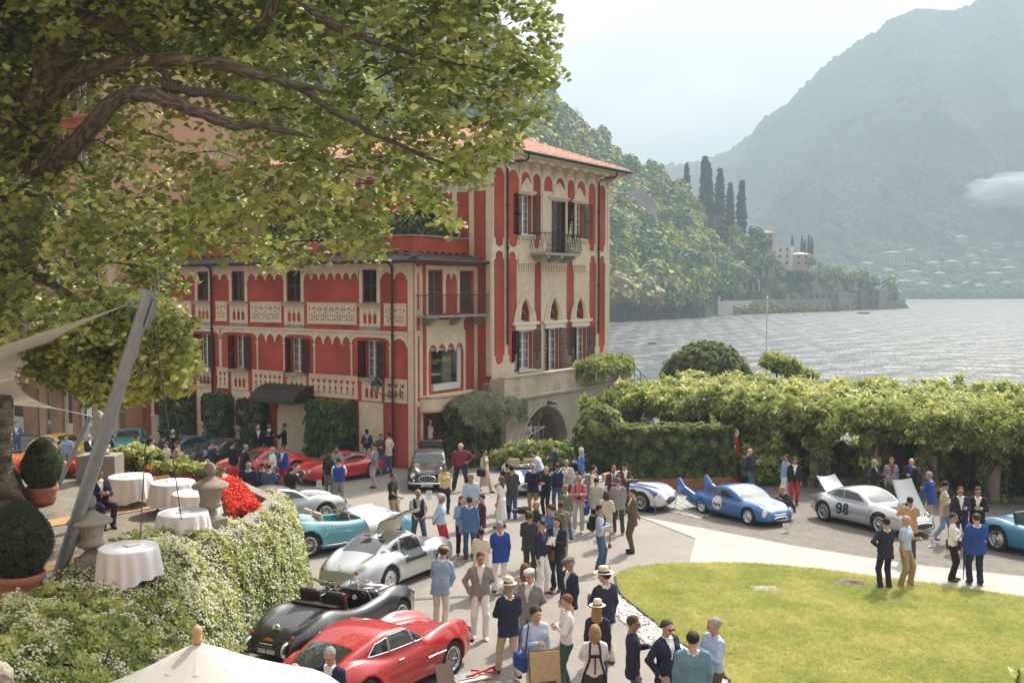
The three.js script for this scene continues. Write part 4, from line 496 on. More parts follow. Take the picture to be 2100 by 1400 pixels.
// one leaf lying in x (length) and z (width), slightly folded
function leaf(kind,L,W,R) {
const P = [],I = [];const fold = 0.12 * W;
if (kind === 'plane') { const rim = [[0,0],[0.12,0.3],[0.0,0.52],[0.3,0.38],[0.42,0.62],[0.52,0.34],[0.72,0.36],[0.74,0.16],[1,0],[0.74,-0.16],[0.72,-0.36],[0.52,-0.34],[0.42,-0.62],[0.3,-0.38],[0.0,-0.52],[0.12,-0.3]];P.push(0.38 * L,fold * 0.4,0);for (const [x,z] of rim) P.push(x * L,-fold * Math.abs(z) * 2 - 0.1 * L * x * x,z * W);for (let i = 0;i < rim.length;i++) I.push(0,i + 1,((i + 1) % rim.length) + 1);}
else { const n = kind === 'lance' ? [[0,0],[0.35,0.5],[0.7,0.38],[1,0]] : [[0,0],[0.3,0.5],[0.65,0.5],[1,0]];for (const [x,z] of n) P.push(x * L,-0.12 * L * x * x,0,x * L,fold * (z ? 1 : 0) - 0.12 * L * x * x,z * W,x * L,fold * (z ? 1 : 0) - 0.12 * L * x * x,-z * W);for (let i = 0;i < 3;i++) { const a = i * 3,b = a + 3;I.push(a,a + 1,b + 1,a,b + 1,b,a,b,b + 2,a,b + 2,a + 2);} }
const g = new THREE.BufferGeometry();g.setAttribute('position',new THREE.Float32BufferAttribute(P,3));g.setIndex(I);g.computeVertexNormals();return g;
}
// a tuft of leaves round the y axis; up is outwards
function tuft(kind,n,L,W,spread,seed,lift = 0.5) {
const R = rng(seed),list = [];for (let i = 0;i < n;i++) { const g = leaf(kind,L * (0.75 + R() * 0.5),W * (0.75 + R() * 0.5),R);g.rotateX((R() - 0.5) * 1.6);g.rotateZ(lift * (R() * 1.5 - 0.45));g.rotateY(R() * 6.283);g.translate((R() - 0.5) * spread,(R() - 0.5) * spread * 0.6,(R() - 0.5) * spread);list.push(g);}
return mergeGeometries(list);
}
const TUFT = { oval: tuft('oval',11,0.10,0.055,0.16,1),fine: tuft('oval',16,0.06,0.035,0.16,2),lance: tuft('lance',10,0.24,0.07,0.14,3,0.9),wist: tuft('lance',14,0.26,0.075,0.26,4,0.7),ivy: tuft('oval',10,0.12,0.11,0.2,5),plane: tuft('plane',7,0.17,0.18,0.4,6,0.8),spray: tuft('lance',16,0.2,0.03,0.22,7,0.8) };
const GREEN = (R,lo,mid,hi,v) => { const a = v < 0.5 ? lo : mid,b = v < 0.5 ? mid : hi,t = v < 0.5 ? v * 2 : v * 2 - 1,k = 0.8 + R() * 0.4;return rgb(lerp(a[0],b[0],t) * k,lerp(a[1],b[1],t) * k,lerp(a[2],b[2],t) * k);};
const PAL = { hedge: [[0.04,0.07,0.016],[0.12,0.17,0.04],[0.34,0.37,0.11]],ivy: [[0.03,0.055,0.014],[0.10,0.16,0.035],[0.26,0.33,0.09]],vine: [[0.05,0.085,0.016],[0.28,0.34,0.075],[0.70,0.70,0.26]],plane: [[0.04,0.065,0.012],[0.26,0.32,0.065],[0.74,0.76,0.26]],box: [[0.025,0.035,0.01],[0.06,0.085,0.02],[0.12,0.15,0.035]],sage: [[0.13,0.15,0.08],[0.32,0.34,0.19],[0.56,0.55,0.35]] };  // dark and pale ends widened: self-shadow and gloss put into leaf tones
function foliage(name,parent,n,sample,geo,size,pal,R) {
const L = [];let guard = 0;while (L.length < n && guard++ < n * 12) { const s = sample(R);if (!s) continue;const [p,nn,v] = s;const t = V(nn.x + (R() - 0.5) * 0.9,nn.y + (R() - 0.5) * 0.9,nn.z + (R() - 0.5) * 0.9).normalize();L.push([p,lookQ(t,R),size * (0.7 + R() * 0.6),GREEN(R,...PAL[pal],clamp((v ?? 0.45) + (R() - 0.5) * 0.55,0,1))]);}
return scatter(name,geo,leafMat,L,parent);
}
// samplers: point and outward normal on a rounded box / ellipsoid, roughened by noise
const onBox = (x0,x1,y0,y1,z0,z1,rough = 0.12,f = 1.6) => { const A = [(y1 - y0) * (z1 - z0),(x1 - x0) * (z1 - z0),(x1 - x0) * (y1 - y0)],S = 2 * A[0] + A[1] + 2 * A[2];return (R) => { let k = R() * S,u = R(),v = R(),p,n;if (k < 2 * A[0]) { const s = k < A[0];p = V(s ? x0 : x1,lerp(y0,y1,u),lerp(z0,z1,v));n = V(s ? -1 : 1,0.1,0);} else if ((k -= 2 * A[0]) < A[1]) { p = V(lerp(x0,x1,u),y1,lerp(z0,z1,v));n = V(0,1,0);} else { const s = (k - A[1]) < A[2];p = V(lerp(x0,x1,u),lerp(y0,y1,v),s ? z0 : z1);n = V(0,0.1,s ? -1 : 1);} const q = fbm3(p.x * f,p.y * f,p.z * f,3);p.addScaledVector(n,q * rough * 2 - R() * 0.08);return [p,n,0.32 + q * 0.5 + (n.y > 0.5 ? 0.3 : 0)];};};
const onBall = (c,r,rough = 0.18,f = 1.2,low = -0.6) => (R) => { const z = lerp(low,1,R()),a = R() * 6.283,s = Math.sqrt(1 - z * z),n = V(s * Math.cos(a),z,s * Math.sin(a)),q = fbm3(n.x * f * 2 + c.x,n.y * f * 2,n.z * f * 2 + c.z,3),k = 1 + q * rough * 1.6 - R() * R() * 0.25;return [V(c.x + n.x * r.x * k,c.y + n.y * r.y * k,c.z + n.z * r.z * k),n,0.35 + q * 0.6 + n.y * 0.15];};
const core = (g,parent) => mesh('dark_core',g,coreMat,parent);  // near-black filler solid behind the leaves, inner shade put into its colour
// --- the great plane tree ---
{
const t = thing('plane_tree','huge old plane tree spreading over the terrace with mottled bark and long limbs','tree',[-12.4,TERR,-24.2]),O = V(-12.4,TERR,-24.2),W = (x,y,z) => V(x,y,z).sub(O),R = rng(41);
// trunk with flared, fluted roots
{ const g = tubeGeo([W(-13.45,0.6,-24.2),W(-13.4,1.9,-24.2),W(-13.25,3.4,-24.2),W(-12.9,5.6,-24.15),W(-12.45,7.6,-24.1),W(-12.1,9.6,-24.0),W(-12.0,11.5,-23.9)],[1.55,1.0,0.9,0.9,0.98,0.85,0.5],36,60),p = g.attributes.position;for (let i = 0;i < p.count;i++) { const x = p.getX(i),y = p.getY(i),z = p.getZ(i),a = Math.atan2(z,x + 0.3),lo = Math.exp(-Math.max(0,y) / 0.8);const k = 1 + lo * 0.3 * Math.sin(a * 5 + 1) + 0.07 * fbm3(x * 1.2,y * 0.6,z * 1.2,3) + 0.04 * Math.sin(a * 7 + y * 0.5);p.setX(i,-1.0 + (x + 1.0) * k);p.setZ(i,z * k);} g.computeVertexNormals();mesh('trunk',g,barkMat,t);}
const limb = (pts,r,name = 'limb') => { const g = tubeGeo(pts.map((p) => W(...p)),r,14,pts.length * 6),q = g.attributes.position;for (let i = 0;i < q.count;i++) { const k = fbm3(q.getX(i) * 1.5,q.getY(i) * 1.5,q.getZ(i) * 1.5,3) * 0.05;q.setXYZ(i,q.getX(i) + k,q.getY(i) + k,q.getZ(i) + k);} g.computeVertexNormals();return mesh(name,g,barkMat,t);};
limb([[-11.73,9.59,-24],[-10.94,10.88,-23.5],[-10.23,11.93,-23],[-9.61,12.41,-22.6],[-8.83,12.37,-22.3],[-8.22,12.48,-22],[-7.74,13.09,-21.6]],[0.75,0.55,0.44,0.37,0.34,0.27,0.2]);
limb([[-11.6,9.94,-24],[-10.84,10.69,-23.4],[-10.11,11.16,-22.8],[-9.24,11.36,-22.2],[-8.26,11.37,-21.6],[-7.27,11.3,-21],[-6.15,11.15,-20.6],[-5.28,10.89,-20.3],[-4.43,10.62,-20],[-3.4,10.35,-19.6]],[0.4,0.26,0.21,0.19,0.16,0.145,0.13,0.11,0.08,0.03]);
limb([[-11.51,9.13,-24],[-10.46,9.47,-23],[-9.66,9.71,-22.2],[-8.97,10.07,-21.6],[-8.22,10.49,-21],[-7.6,10.53,-20.6],[-6.95,10.34,-20.3],[-6.27,10.07,-20],[-5.54,9.78,-19.8],[-4.87,9.72,-19.6],[-3.8,9.41,-19.2]],[0.42,0.3,0.23,0.2,0.19,0.17,0.15,0.13,0.11,0.07,0.02]);
limb([[-8.08,12.48,-22],[-8.22,11.89,-21.7],[-7.87,11.58,-21.4],[-7.51,11.32,-21.1],[-7.24,11.02,-20.9],[-6.95,10.64,-20.6],[-7.45,10.57,-20.6]],[0.16,0.11,0.085,0.08,0.075,0.08,0.05]);
limb([[-6.91,10.6,-20.5],[-6.13,10.47,-20.2],[-5.44,10.3,-19.8],[-4.98,10.1,-19.5]],[0.1,0.085,0.06,0.04]);
limb([[-9.79,14.37,-23],[-6.64,13,-22],[-5.91,12.58,-21.6],[-5.29,12.02,-21.2],[-4.78,12.81,-21]],[0.5,0.24,0.2,0.15,0.12]);
limb([[-12.45,12.68,-24],[-11.85,14.35,-25],[-9.54,16.84,-26],[-4.17,16.57,-25],[-1.69,14.21,-23.5],[-0.71,12.64,-22.6]],[0.7,0.6,0.4,0.24,0.1,0.03]);
limb([[-4.78,12.81,-21],[-3.53,11.92,-21],[-2.06,11.51,-21.4],[-0.31,11.19,-21.8]],[0.12,0.09,0.05,0.015]);limb([[-4.34,10.62,-20],[-3.28,9.96,-20.6],[-2.05,9.45,-21.2],[-0.95,9,-21.8]],[0.08,0.06,0.035,0.012]);limb([[-12.49,7.39,-24],[-10.84,6.91,-22.5],[-9.21,6.38,-21],[-7.72,5.61,-20]],[0.2,0.13,0.08,0.02]);
const twigs = new MB();const twigList = [];for (let i = 0;i < 150;i++) { const x = -11 + R() * 12,y = 6.4 + R() * 6.5,z = -22 - R() * 5,a = R() * 6.28,L = 0.8 + R() * 1.4;twigList.push([x,y,z,a,L]);}
// the crown: sprigs of five lobed leaves within the outline of the crown
const out = [[-20.1,21.92,-22],[-3.63,19.93,-22],[-0.42,14.45,-22],[0.58,13.21,-22],[0.79,12.59,-22],[1.16,11.91,-22],[1.11,11.34,-22],[0.9,10.81,-22],[0.64,10.34,-22],[0.37,10.06,-22],[-0.21,9.76,-22],[0.16,9.66,-22],[-0.43,9.39,-22],[-0.53,8.97,-22],[-0.96,8.76,-22],[-1.28,9.13,-22],[-1.6,8.92,-22],[-1.55,8.5,-22],[-1.07,8.02,-22],[-1.28,7.86,-22],[-2.03,8.39,-22],[-2.67,8.34,-22],[-2.99,7.86,-22],[-2.78,7.38,-22],[-3.32,7.24,-22],[-3.85,7.54,-22],[-4.38,7.49,-22],[-4.82,7.03,-22],[-5.24,7.22,-22],[-5.67,7.06,-22],[-6.21,7.11,-22],[-6.52,7.49,-22],[-7.27,7.33,-22],[-8.45,7.49,-22],[-8.67,6.9,-22],[-8.53,6.04,-22],[-9.35,5.51,-22],[-10.64,5.4,-22],[-14.51,5.4,-22]].map((p) => [p[0],p[1]]);
const low = [[-9.69,4.82,-20],[-9.67,5.51,-20],[-8.29,6.29,-20],[-7.8,6.39,-20],[-6.93,6,-20],[-6.62,5.78,-20],[-7.03,5.61,-20],[-6.5,5.51,-20],[-6.85,5.16,-20],[-6.61,4.82,-20],[-7.05,4.62,-20],[-6.49,4.41,-20],[-7.35,4.53,-20],[-7.94,4.23,-20],[-8.63,4.31,-20],[-9.21,4.62,-20]].map((p) => [p[0],p[1]]);
const inP = (P,x,y) => { let c = false;for (let i = 0,j = P.length - 1;i < P.length;j = i++) { const [a,b] = P[i],[p,q] = P[j];if (b > y !== q > y && x < ((p - a) * (y - b)) / (q - b) + a) c = !c;} return c;};
for (const [x,y,z,a,L] of twigList) if (inP(out,x,y) && inP(out,x + Math.cos(a) * L,y)) twigs.add(tubeGeo([W(x,y,z),W(x + Math.cos(a) * L * 0.5,y + 0.25 * R(),z + Math.sin(a) * L * 0.5),W(x + Math.cos(a) * L,y - 0.2 * R(),z + Math.sin(a) * L)],[0.03,0.018,0.006],4,4));twigs.build('twigs',woodMat,t).userData.kind = 'stuff';
const L = [];let k = 0;
const put = (x,y,z,v) => { const n = V((R() - 0.5) * 1.4,0.5 + R() * 0.6,(R() - 0.5) * 1.4 + 0.2).normalize();L.push([W(x,y,z),lookQ(n,R),0.7 + R() * 0.42,GREEN(R,...PAL.plane,clamp(v,0,1))]);};
while (k < 8600) { const x = -20 + R() * 22,y = 5.4 + R() * 11.5,q = clamp((-x - 1) / 10,0,1);if (!inP(out,x,y)) continue;const z = -22.2 - (R() - 0.35) * lerp(2.5,9,q);const c = fbm3(x * 0.55,y * 0.75,z * 0.55,3);
const sparse = clamp(1 - Math.hypot((x + 8.6) / 3.4,(y - 10.3) / 1.9),0,1),veil = y < 9.4 && x > -9 ? 0.05 : 0.0;if (c < -0.06 + sparse * 0.3 + veil + (y > 12.5 ? -0.1 : 0)) continue;if (sparse > 0.1 && z > -22.5 && R() < 0.85) continue;put(x,y,z,0.42 + c * 0.85 + (R() - 0.5) * 0.5);k++;}
for (k = 0;k < 1500;) { const x = -10 + R() * 4,y = 3.5 + R() * 3.4;if (!inP(low,x,y)) continue;const z = -19.6 - R() * 1.6,c = fbm3(x * 0.9,y * 0.9,z * 0.9,2);if (c < -0.2) continue;put(x,y,z,0.62 + c * 0.9 + (R() - 0.5) * 0.4);L[L.length - 1][2] *= 0.85;k++;}  // lower cluster: paler leaves, its sunlight put into the colour
for (k = 0;k < 4200;) { const x = -28 + R() * 24,y = 13 + R() * 9,z = -18 - R() * 13,e = Math.hypot((x + 16) / 11,(y - 13) / 9.5,(z + 24) / 8.5);if (e > 1 || fbm3(x * 0.4,y * 0.5,z * 0.4,2) < -0.2) continue;put(x,y,z,0.4 + R() * 0.3);L[L.length - 1][2] *= 2.1;k++;}  // extra unseen sprigs overhead, added to cut skylight on the wing front
scatter('crown',TUFT.plane,leafMat,L,t);
const lg = [0,1,2].map((i) => leaf('plane',0.22 + i * 0.02,0.23,R)),lm = [0,1,2,3].map((i) => { const m = leafMat.clone();m.color = GREEN(R,...PAL.plane,0.3 + i * 0.18);return m;});// the nearest leaves, one by one
for (let i = 0;i < 280;) { const x = -9.5 + R() * 10,y = 6.5 + R() * 6;if (!inP(out,x,y) || (x < -5 && x > -10.5 && y > 9 && y < 12)) continue;const o = mesh('leaf',lg[i % 3],lm[(i * 7) % 4],t);o.position.copy(W(x,y,-20.6 - R() * 0.8));o.quaternion.copy(lookQ(V((R() - 0.5),0.7,R() * 0.8).normalize(),R));i++;}
}
// --- hedges, creepers and shrubs by the villa ---
function hedge(name,label,cat,pos,turn,w,h,d,n,o = {}) { // box of leaves, x along, z towards the viewer
const t = thing(name,label,cat,pos,turn,o.group),R = rng(o.seed ?? 7);core(new THREE.BoxGeometry(w - 0.2,h - 0.12,d - 0.2).translate(w / 2,(o.y0 ?? 0) + h / 2 - 0.06,-d / 2),t);
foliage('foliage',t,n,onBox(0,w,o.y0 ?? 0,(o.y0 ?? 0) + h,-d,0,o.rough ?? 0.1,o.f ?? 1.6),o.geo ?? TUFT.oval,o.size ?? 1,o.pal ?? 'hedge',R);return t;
}
const VT = villaTurn,vp = (a,b,y) => { const c = Math.cos(VT),s = Math.sin(VT);return [villaPos[0] + a * c - b * s,y,villaPos[2] - a * s - b * c];};// villa axes to world
{
hedge('ivy_screen','square clipped ivy screen on the red wall right of the garden door','ivy',vp(-6.35,-0.55,-1.9),VT,2.7,2.9,0.5,1500,{ pal: 'ivy',geo: TUFT.ivy,seed: 3 });
hedge('ivy_screen','ivy screen on the wall between the two arched windows','ivy',vp(-14.0,-0.5,-1.9),VT,1.7,2.75,0.45,900,{ pal: 'ivy',geo: TUFT.ivy,seed: 4 });
hedge('ivy_screen','ivy screen on the wall left of the garden door awning','ivy',vp(-11.1,-0.5,-1.9),VT,1.4,2.7,0.45,800,{ pal: 'ivy',geo: TUFT.ivy,seed: 5 });
hedge('ivy_screen','shaded ivy screen on the wall furthest from the garden door','ivy',vp(-17.8,-0.5,-1.9),VT,2.3,2.7,0.45,900,{ pal: 'ivy',geo: TUFT.ivy,seed: 6 });
for (const [a,w,l] of [[-6.4,2.8,'terracotta trough under the square ivy screen'],[-14.05,1.8,'terracotta trough under the ivy between the arched windows']]) { const m = new MB();m.box(0,w,0,0.42,-0.55,0.05,0.02).box(-0.03,w + 0.03,0.36,0.46,-0.58,0.08,0.02);const o = m.build('planter',potMat,scene);o.position.set(...vp(a,-0.62,-2.15 + (a < -10 ? -0.05 : 0)));o.rotation.y = VT;tag(o,l,'planter');}
hedge('roof_hedge','clipped hedge along the roof terrace above the red parapet','hedge',vp(-10.8,0.95,8.6),VT,10.0,1.25,0.9,2600,{ pal: 'hedge',seed: 8 });
hedge('roof_hedge','short clipped hedge on the end of the roof terrace','hedge',vp(-0.95,1.0,8.55),VT + Math.PI / 2,3.7,1.1,0.9,1000,{ pal: 'hedge',seed: 9 });
{ const t = hedge('ivy_wall','big block of ivy clothing the wall between the statue niche and the arcade','ivy',vp(0.2,2.2,-2.2),VT + Math.PI / 2,3.0,3.3,1.9,4600,{ pal: 'ivy',geo: TUFT.ivy,seed: 10,rough: 0.16 });t.position.set(...vp(1.75,1.95,-2.1));}
{ const t = thing('creeper','grey green flowering creeper spilling over the balcony above the ivy block','creeper',vp(1.2,3.35,0.62),VT + Math.PI / 2),R = rng(13);
core(new THREE.SphereGeometry(1,16,10).scale(2.0,0.5,0.9).translate(0.45,0.15,0.2),t);
foliage('foliage',t,3600,(R) => { const u = R() * 2 - 1,a = R() * Math.PI,x = 0.45 + u * 2.6,r = Math.sqrt(Math.max(0.05,1 - u * u * 0.8)),drop = R() < 0.35 ? R() * (0.5 + 0.6 * Math.abs(n2(x * 1.4,3))) : 0;const y = 0.15 + Math.sin(a) * 0.75 * r - drop - 0.1 * Math.max(0,u),z = 0.2 + Math.cos(a) * -1.15 * r;const n = V(u * 0.3,Math.sin(a),-Math.cos(a)).normalize();return [V(x,y,z + drop * 0.1),n,0.45 + 0.5 * fbm3(x * 2,y * 2,z * 2,2)];},TUFT.spray,0.85,'sage',R);}
// potted laurel before the arcade, low bushes, hedge with terracotta troughs
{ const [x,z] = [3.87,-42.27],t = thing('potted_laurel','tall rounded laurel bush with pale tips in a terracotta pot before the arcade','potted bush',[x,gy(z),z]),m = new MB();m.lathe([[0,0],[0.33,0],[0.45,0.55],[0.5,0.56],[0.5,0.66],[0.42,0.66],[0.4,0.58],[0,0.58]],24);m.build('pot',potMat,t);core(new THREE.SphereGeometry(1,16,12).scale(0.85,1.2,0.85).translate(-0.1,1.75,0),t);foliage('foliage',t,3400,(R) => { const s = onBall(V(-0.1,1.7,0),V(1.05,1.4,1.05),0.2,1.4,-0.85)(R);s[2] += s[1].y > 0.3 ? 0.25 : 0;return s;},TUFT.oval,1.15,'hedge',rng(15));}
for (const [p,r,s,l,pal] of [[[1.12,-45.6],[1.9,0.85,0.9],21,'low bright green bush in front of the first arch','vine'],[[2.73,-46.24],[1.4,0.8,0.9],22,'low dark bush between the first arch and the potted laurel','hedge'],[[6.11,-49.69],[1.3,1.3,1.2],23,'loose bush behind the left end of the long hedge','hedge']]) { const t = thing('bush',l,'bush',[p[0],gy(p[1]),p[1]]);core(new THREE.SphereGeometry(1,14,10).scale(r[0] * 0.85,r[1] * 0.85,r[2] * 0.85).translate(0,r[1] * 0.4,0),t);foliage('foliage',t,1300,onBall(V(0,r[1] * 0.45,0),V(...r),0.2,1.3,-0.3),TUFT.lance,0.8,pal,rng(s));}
{ const [ax,az] = [4.55,-39.86],[bx,bz] = [9.02,-40.34],w = Math.hypot(bx - ax,bz - az),turn = Math.atan2(-(bz - az),bx - ax);hedge('long_hedge','tall dense clipped hedge standing in terracotta troughs beside the pergola','hedge',[ax,gy(az),az],turn,w,2.0,1.3,5200,{ y0: 0.4,seed: 16,rough: 0.13,size: 0.95 });
for (let i = 0;i < 4;i++) { const m = new MB(),ww = w / 4 - 0.06;m.box(0,ww,0,0.4,-1.2,0,0.02).box(-0.02,ww + 0.02,0.36,0.44,-1.22,0.03,0.015);const o = m.build('trough',potMat,scene),k = i * (w / 4);o.position.set(ax + Math.cos(turn) * k,gy(az) - 0.02,az - Math.sin(turn) * k + 0.08);o.rotation.y = turn;tag(o,'terracotta trough under the long hedge, ' + ['first from the potted laurel','second from the potted laurel','second from the fuel pump','nearest the red fuel pump'][i],'planter','terracotta troughs under the long hedge');} }
{ const t = thing('creeper','bright green creeper over the terrace parapet at the end of the tower','creeper',vp(2.3,13.6,2.1),VT + Math.PI / 2);core(new THREE.SphereGeometry(1,14,8).scale(2.3,0.35,0.6).translate(0.2,0.1,0),t);foliage('foliage',t,2000,(R) => { const u = R() * 2 - 1,a = R() * Math.PI,x = 0.2 + u * 2.9,r = Math.sqrt(Math.max(0.04,1 - u * u)),d = R() < 0.5 ? R() * (0.5 + 0.5 * n2(x * 1.3,7)) : 0;return [V(x,0.1 + Math.sin(a) * 0.45 * r - Math.max(0,d),-Math.cos(a) * 0.8 * r),V(u * 0.2,Math.sin(a),-Math.cos(a) + 0.2).normalize(),0.55 + 0.4 * fbm3(x * 2,a,0,2)];},TUFT.wist,0.8,'vine',rng(17));}
}
// --- pergola with its vine ---
{
const P0 = V(9.75,0,-42.7),pos = [P0.x,gy(P0.z) - 0.02,P0.z],t = thing('pergola','long stone pergola with square pillars carrying a vine along the back of the drive','pergola',pos,VT),R = rng(51),pm = std(rgb(0.34,0.29,0.24),0.95,{ map: rep(T.blot,0.5),bumpMap: rep(T.mid,1),bumpScale: 0.03 });
const cols = [];for (const x of [-5.2,-2.8,0,3.45,5.6,7.8,10.0,12.6,15.2,18]) cols.push([x,0]);for (const x of [-5.4,-1.6,1.8,5,8.4,11.8,15]) cols.push([x,-4.2]);for (const x of [-4,0,4,8,12,16]) cols.push([x,-8]);
for (const [x,z] of cols) { const m = new MB(),w = z ? 0.22 : 0.27,y0 = -0.3 + x * 0.022;m.box(x - w,x + w,y0,2.75,z - w,z + w,0.02).box(x - w - 0.07,x + w + 0.07,2.752,2.9,z - w - 0.07,z + w + 0.07,0.02).box(x - w - 0.06,x + w + 0.06,y0,y0 + 0.5,z - w - 0.06,z + w + 0.06,0.02);m.build('pillar',pm,t);}
for (const z of [0,-4.2,-8]) new MB().box(-5.8,19,2.905,3.12,z - 0.13,z + 0.13).build('beam',woodMat,t);for (let x = -5.6;x < 19;x += 1.35) new MB().box(x - 0.07,x + 0.07,3.125,3.27,-8.8,0.7).build('rafter',woodMat,t);
const v = thing('vine','thick wisteria vine heaped over the pergola and trailing down its pillars','vine',pos,VT);
const top = (x,z) => 3.42 + 0.6 * fbm(x * 0.55,z * 0.6,3) + 0.3 * n2(x * 1.2,z * 1.2) + (z < -6 ? 0.25 * sstep(x,2,7) * (1 - sstep(x,9,13)) : 0) - 0.35 * sstep(x,11,19);
const cg = new THREE.PlaneGeometry(24.6,9.6,90,34).rotateX(-Math.PI / 2).translate(6.8,0,-4),cp = cg.attributes.position;for (let i = 0;i < cp.count;i++) cp.setY(i,top(cp.getX(i),cp.getZ(i)) - 0.35 - 0.3 * (sstep(cp.getZ(i),0.2,0.8)));cg.computeVertexNormals();mesh('shade_sheet',cg,std(rgb(0.02,0.028,0.01),1,{ side: THREE.DoubleSide }),v);  // dark sheet added under the leaves to make the shade below
foliage('foliage',v,15000,(R) => { const x = -5.8 + R() * 25,z = -9 + Math.pow(R(),0.8) * 10,y = top(x,z);const q = fbm(x * 1.6,z * 1.6,2);if (q < -0.5) return null;const m = 0.6 * fbm(x * 0.55,z * 0.6,3) + 0.3 * n2(x * 1.2,z * 1.2);return [V(x,y - 0.1 - (z > 0.3 ? (z - 0.3) * 0.45 : 0) + q * 0.12,z),V(0.1,1,z > 0 ? 0.7 : 0.15).normalize(),0.55 + q * 0.35 + m * 0.5];},TUFT.wist,0.95,'vine',rng(52));  // leaf tone follows the mounds: bright crests and shaded hollows painted in
foliage('fringe',v,4200,(R) => { const x = -7.2 + R() * 26.2,k = 0.55 + 0.75 * fbm(x * 0.55,4,3) + 0.35 * n2(x * 1.7,9),d = R() * Math.max(0.15,k * 1.15);return [V(x,top(x,0.7) - 0.1 - d,0.75 + 0.3 * n2(x * 2,d * 2) + (R() - 0.5) * 0.3),V(0,0.5,1).normalize(),0.5 - d * 0.25 + 0.3 * n2(x * 1.5,d)];},TUFT.wist,0.9,'vine',rng(53));  // tone falls with the hang, shade painted into the lower leaves
foliage('end_fringe',v,900,(R) => { const z = -8 + R() * 8.5,d = R() * (0.5 + 0.4 * n2(z,2));return [V(-5.8 + (R() - 0.5) * 0.4,top(-5.7,z) - 0.2 - d,z),V(-1,0.5,0.3).normalize(),0.5];},TUFT.wist,0.9,'vine',rng(54));
foliage('pillar_vine',v,2000,(R) => { const c = cols[(R() * 10) | 0],a = R() * 6.28,y = 0.2 + R() * 2.9,q = n2(c[0] * 3 + a * 0.6,y * 0.9) + (y - 1.4) * 0.45;if (q < 0.15) return null;const r = 0.36 + 0.25 * q * R();return [V(c[0] + Math.cos(a) * r,y,c[1] + Math.sin(a) * r),V(Math.cos(a),0.3,Math.sin(a)).normalize(),0.3 + 0.3 * q];},TUFT.ivy,1.1,'vine',rng(55));
foliage('back_foliage',v,500,(R) => { const x = -6 + R() * 24,y = 0.3 + R() * 2.6,z = -8.3 + (R() - 0.5) * 0.8;if (n2(x * 0.5,y * 0.8) < -0.15) return null;return [V(x,y,z),V(0,0.2,1),0.65];},TUFT.wist,1.1,'vine',rng(56));
{ const m = new MB(),pts = (x,s) => [V(x,0,0.3),V(x + 0.2 * s,1,0.38),V(x - 0.15 * s,2,0.3),V(x + 0.3 * s,3.2,0.2)];cols.slice(0,10).forEach(([x],i) => m.tube(pts(x,i % 2 ? 1 : -1),[0.09,0.07,0.06,0.04],7,20));m.build('vine_stem',woodMat,v).userData.kind = 'stuff';}
// sapling rising from the vine, the dome behind
{ const g = thing('sapling','small young tree rising above the vine beside the flagpole','tree',[14,2.15,-53]),R = rng(57);new MB().rod(V(0.2,-2.6,0),V(0.1,-0.1,0),0.06,0.05,6).tube([V(0.1,-0.1,0),V(0.3,0.2,0),V(0.5,0.45,0)],0.03,5).tube([V(0.1,-0.1,0),V(-0.2,0.2,0),V(-0.3,0.5,0)],0.03,5).build('trunk',woodMat,g);foliage('crown',g,420,(R) => { const c = [[0.6,0.2,0.7],[-0.1,0.45,0.6],[1.4,-0.35,0.8]][(R() * 3) | 0];const s = onBall(V(c[0],c[1],0),V(c[2],0.4,0.6),0.2,1.5,-0.6)(R);s[2] += 0.15;return s;},TUFT.wist,0.9,'vine',R);}
{ const [x,,z] = [12.13,2,-62],g = thing('dome_bush','large domed evergreen bush behind the pergola by the lake','bush',[x,gy(z),z]),R = rng(58),h = 2.55;core(new THREE.SphereGeometry(1,24,14).scale(2.85,h + 0.75,2.7).translate(0,2.1,0),g);foliage('foliage',g,5200,onBall(V(0,2.1,0),V(3.1,h + 0.95,2.9),0.05,2.5,-0.2),TUFT.oval,1.4,'hedge',R);}
{ const [x,,z] = [14.3,2.03,-56],g = thing('flagpole','thin pale flagpole standing at the lake edge behind the pergola','pole',[x,gy(z),z]);new MB().rod(V(0,0,0),V(0,8.1,0),0.06,0.035,8).build('pole',std(rgb(0.72,0.7,0.66),0.5),g);new MB().add(new THREE.SphereGeometry(0.07,10,8).translate(0,8.15,0)).build('finial',std(rgb(0.6,0.5,0.3),0.4,{ metalness: 0.6 }),g);}
// shrubs and hedges in the shade below the pergola
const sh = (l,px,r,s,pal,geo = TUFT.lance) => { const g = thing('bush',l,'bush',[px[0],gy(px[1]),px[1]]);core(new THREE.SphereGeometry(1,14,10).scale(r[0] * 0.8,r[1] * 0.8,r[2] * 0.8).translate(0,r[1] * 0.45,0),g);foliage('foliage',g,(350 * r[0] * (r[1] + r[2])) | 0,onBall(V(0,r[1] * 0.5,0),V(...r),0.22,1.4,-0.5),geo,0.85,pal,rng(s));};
sh('bright leafy shrub between the fuel pump and the two standing men',[10.75,-41.61],[1.3,1.1,0.9],61,'vine');sh('dark rounded shrub under the pergola behind the pillar vines',[12.5,-43.13],[1.6,1.3,1.1],62,'hedge');sh('pale green shrub at the foot of the pillar by the men in sunglasses',[13.84,-42.27],[0.9,1.0,0.8],63,'vine');sh('light green mound of shrubs behind the silver racing car',[17.77,-45.14],[2.0,1.0,1.0],64,'vine');sh('leafy shrub with yellow tips beside the two men in navy jackets',[18.68,-40.34],[1.0,1.2,0.9],65,'vine');sh('dark shrub at the right edge behind the teal car',[20.06,-39.15],[1.6,1.6,1.2],66,'hedge');
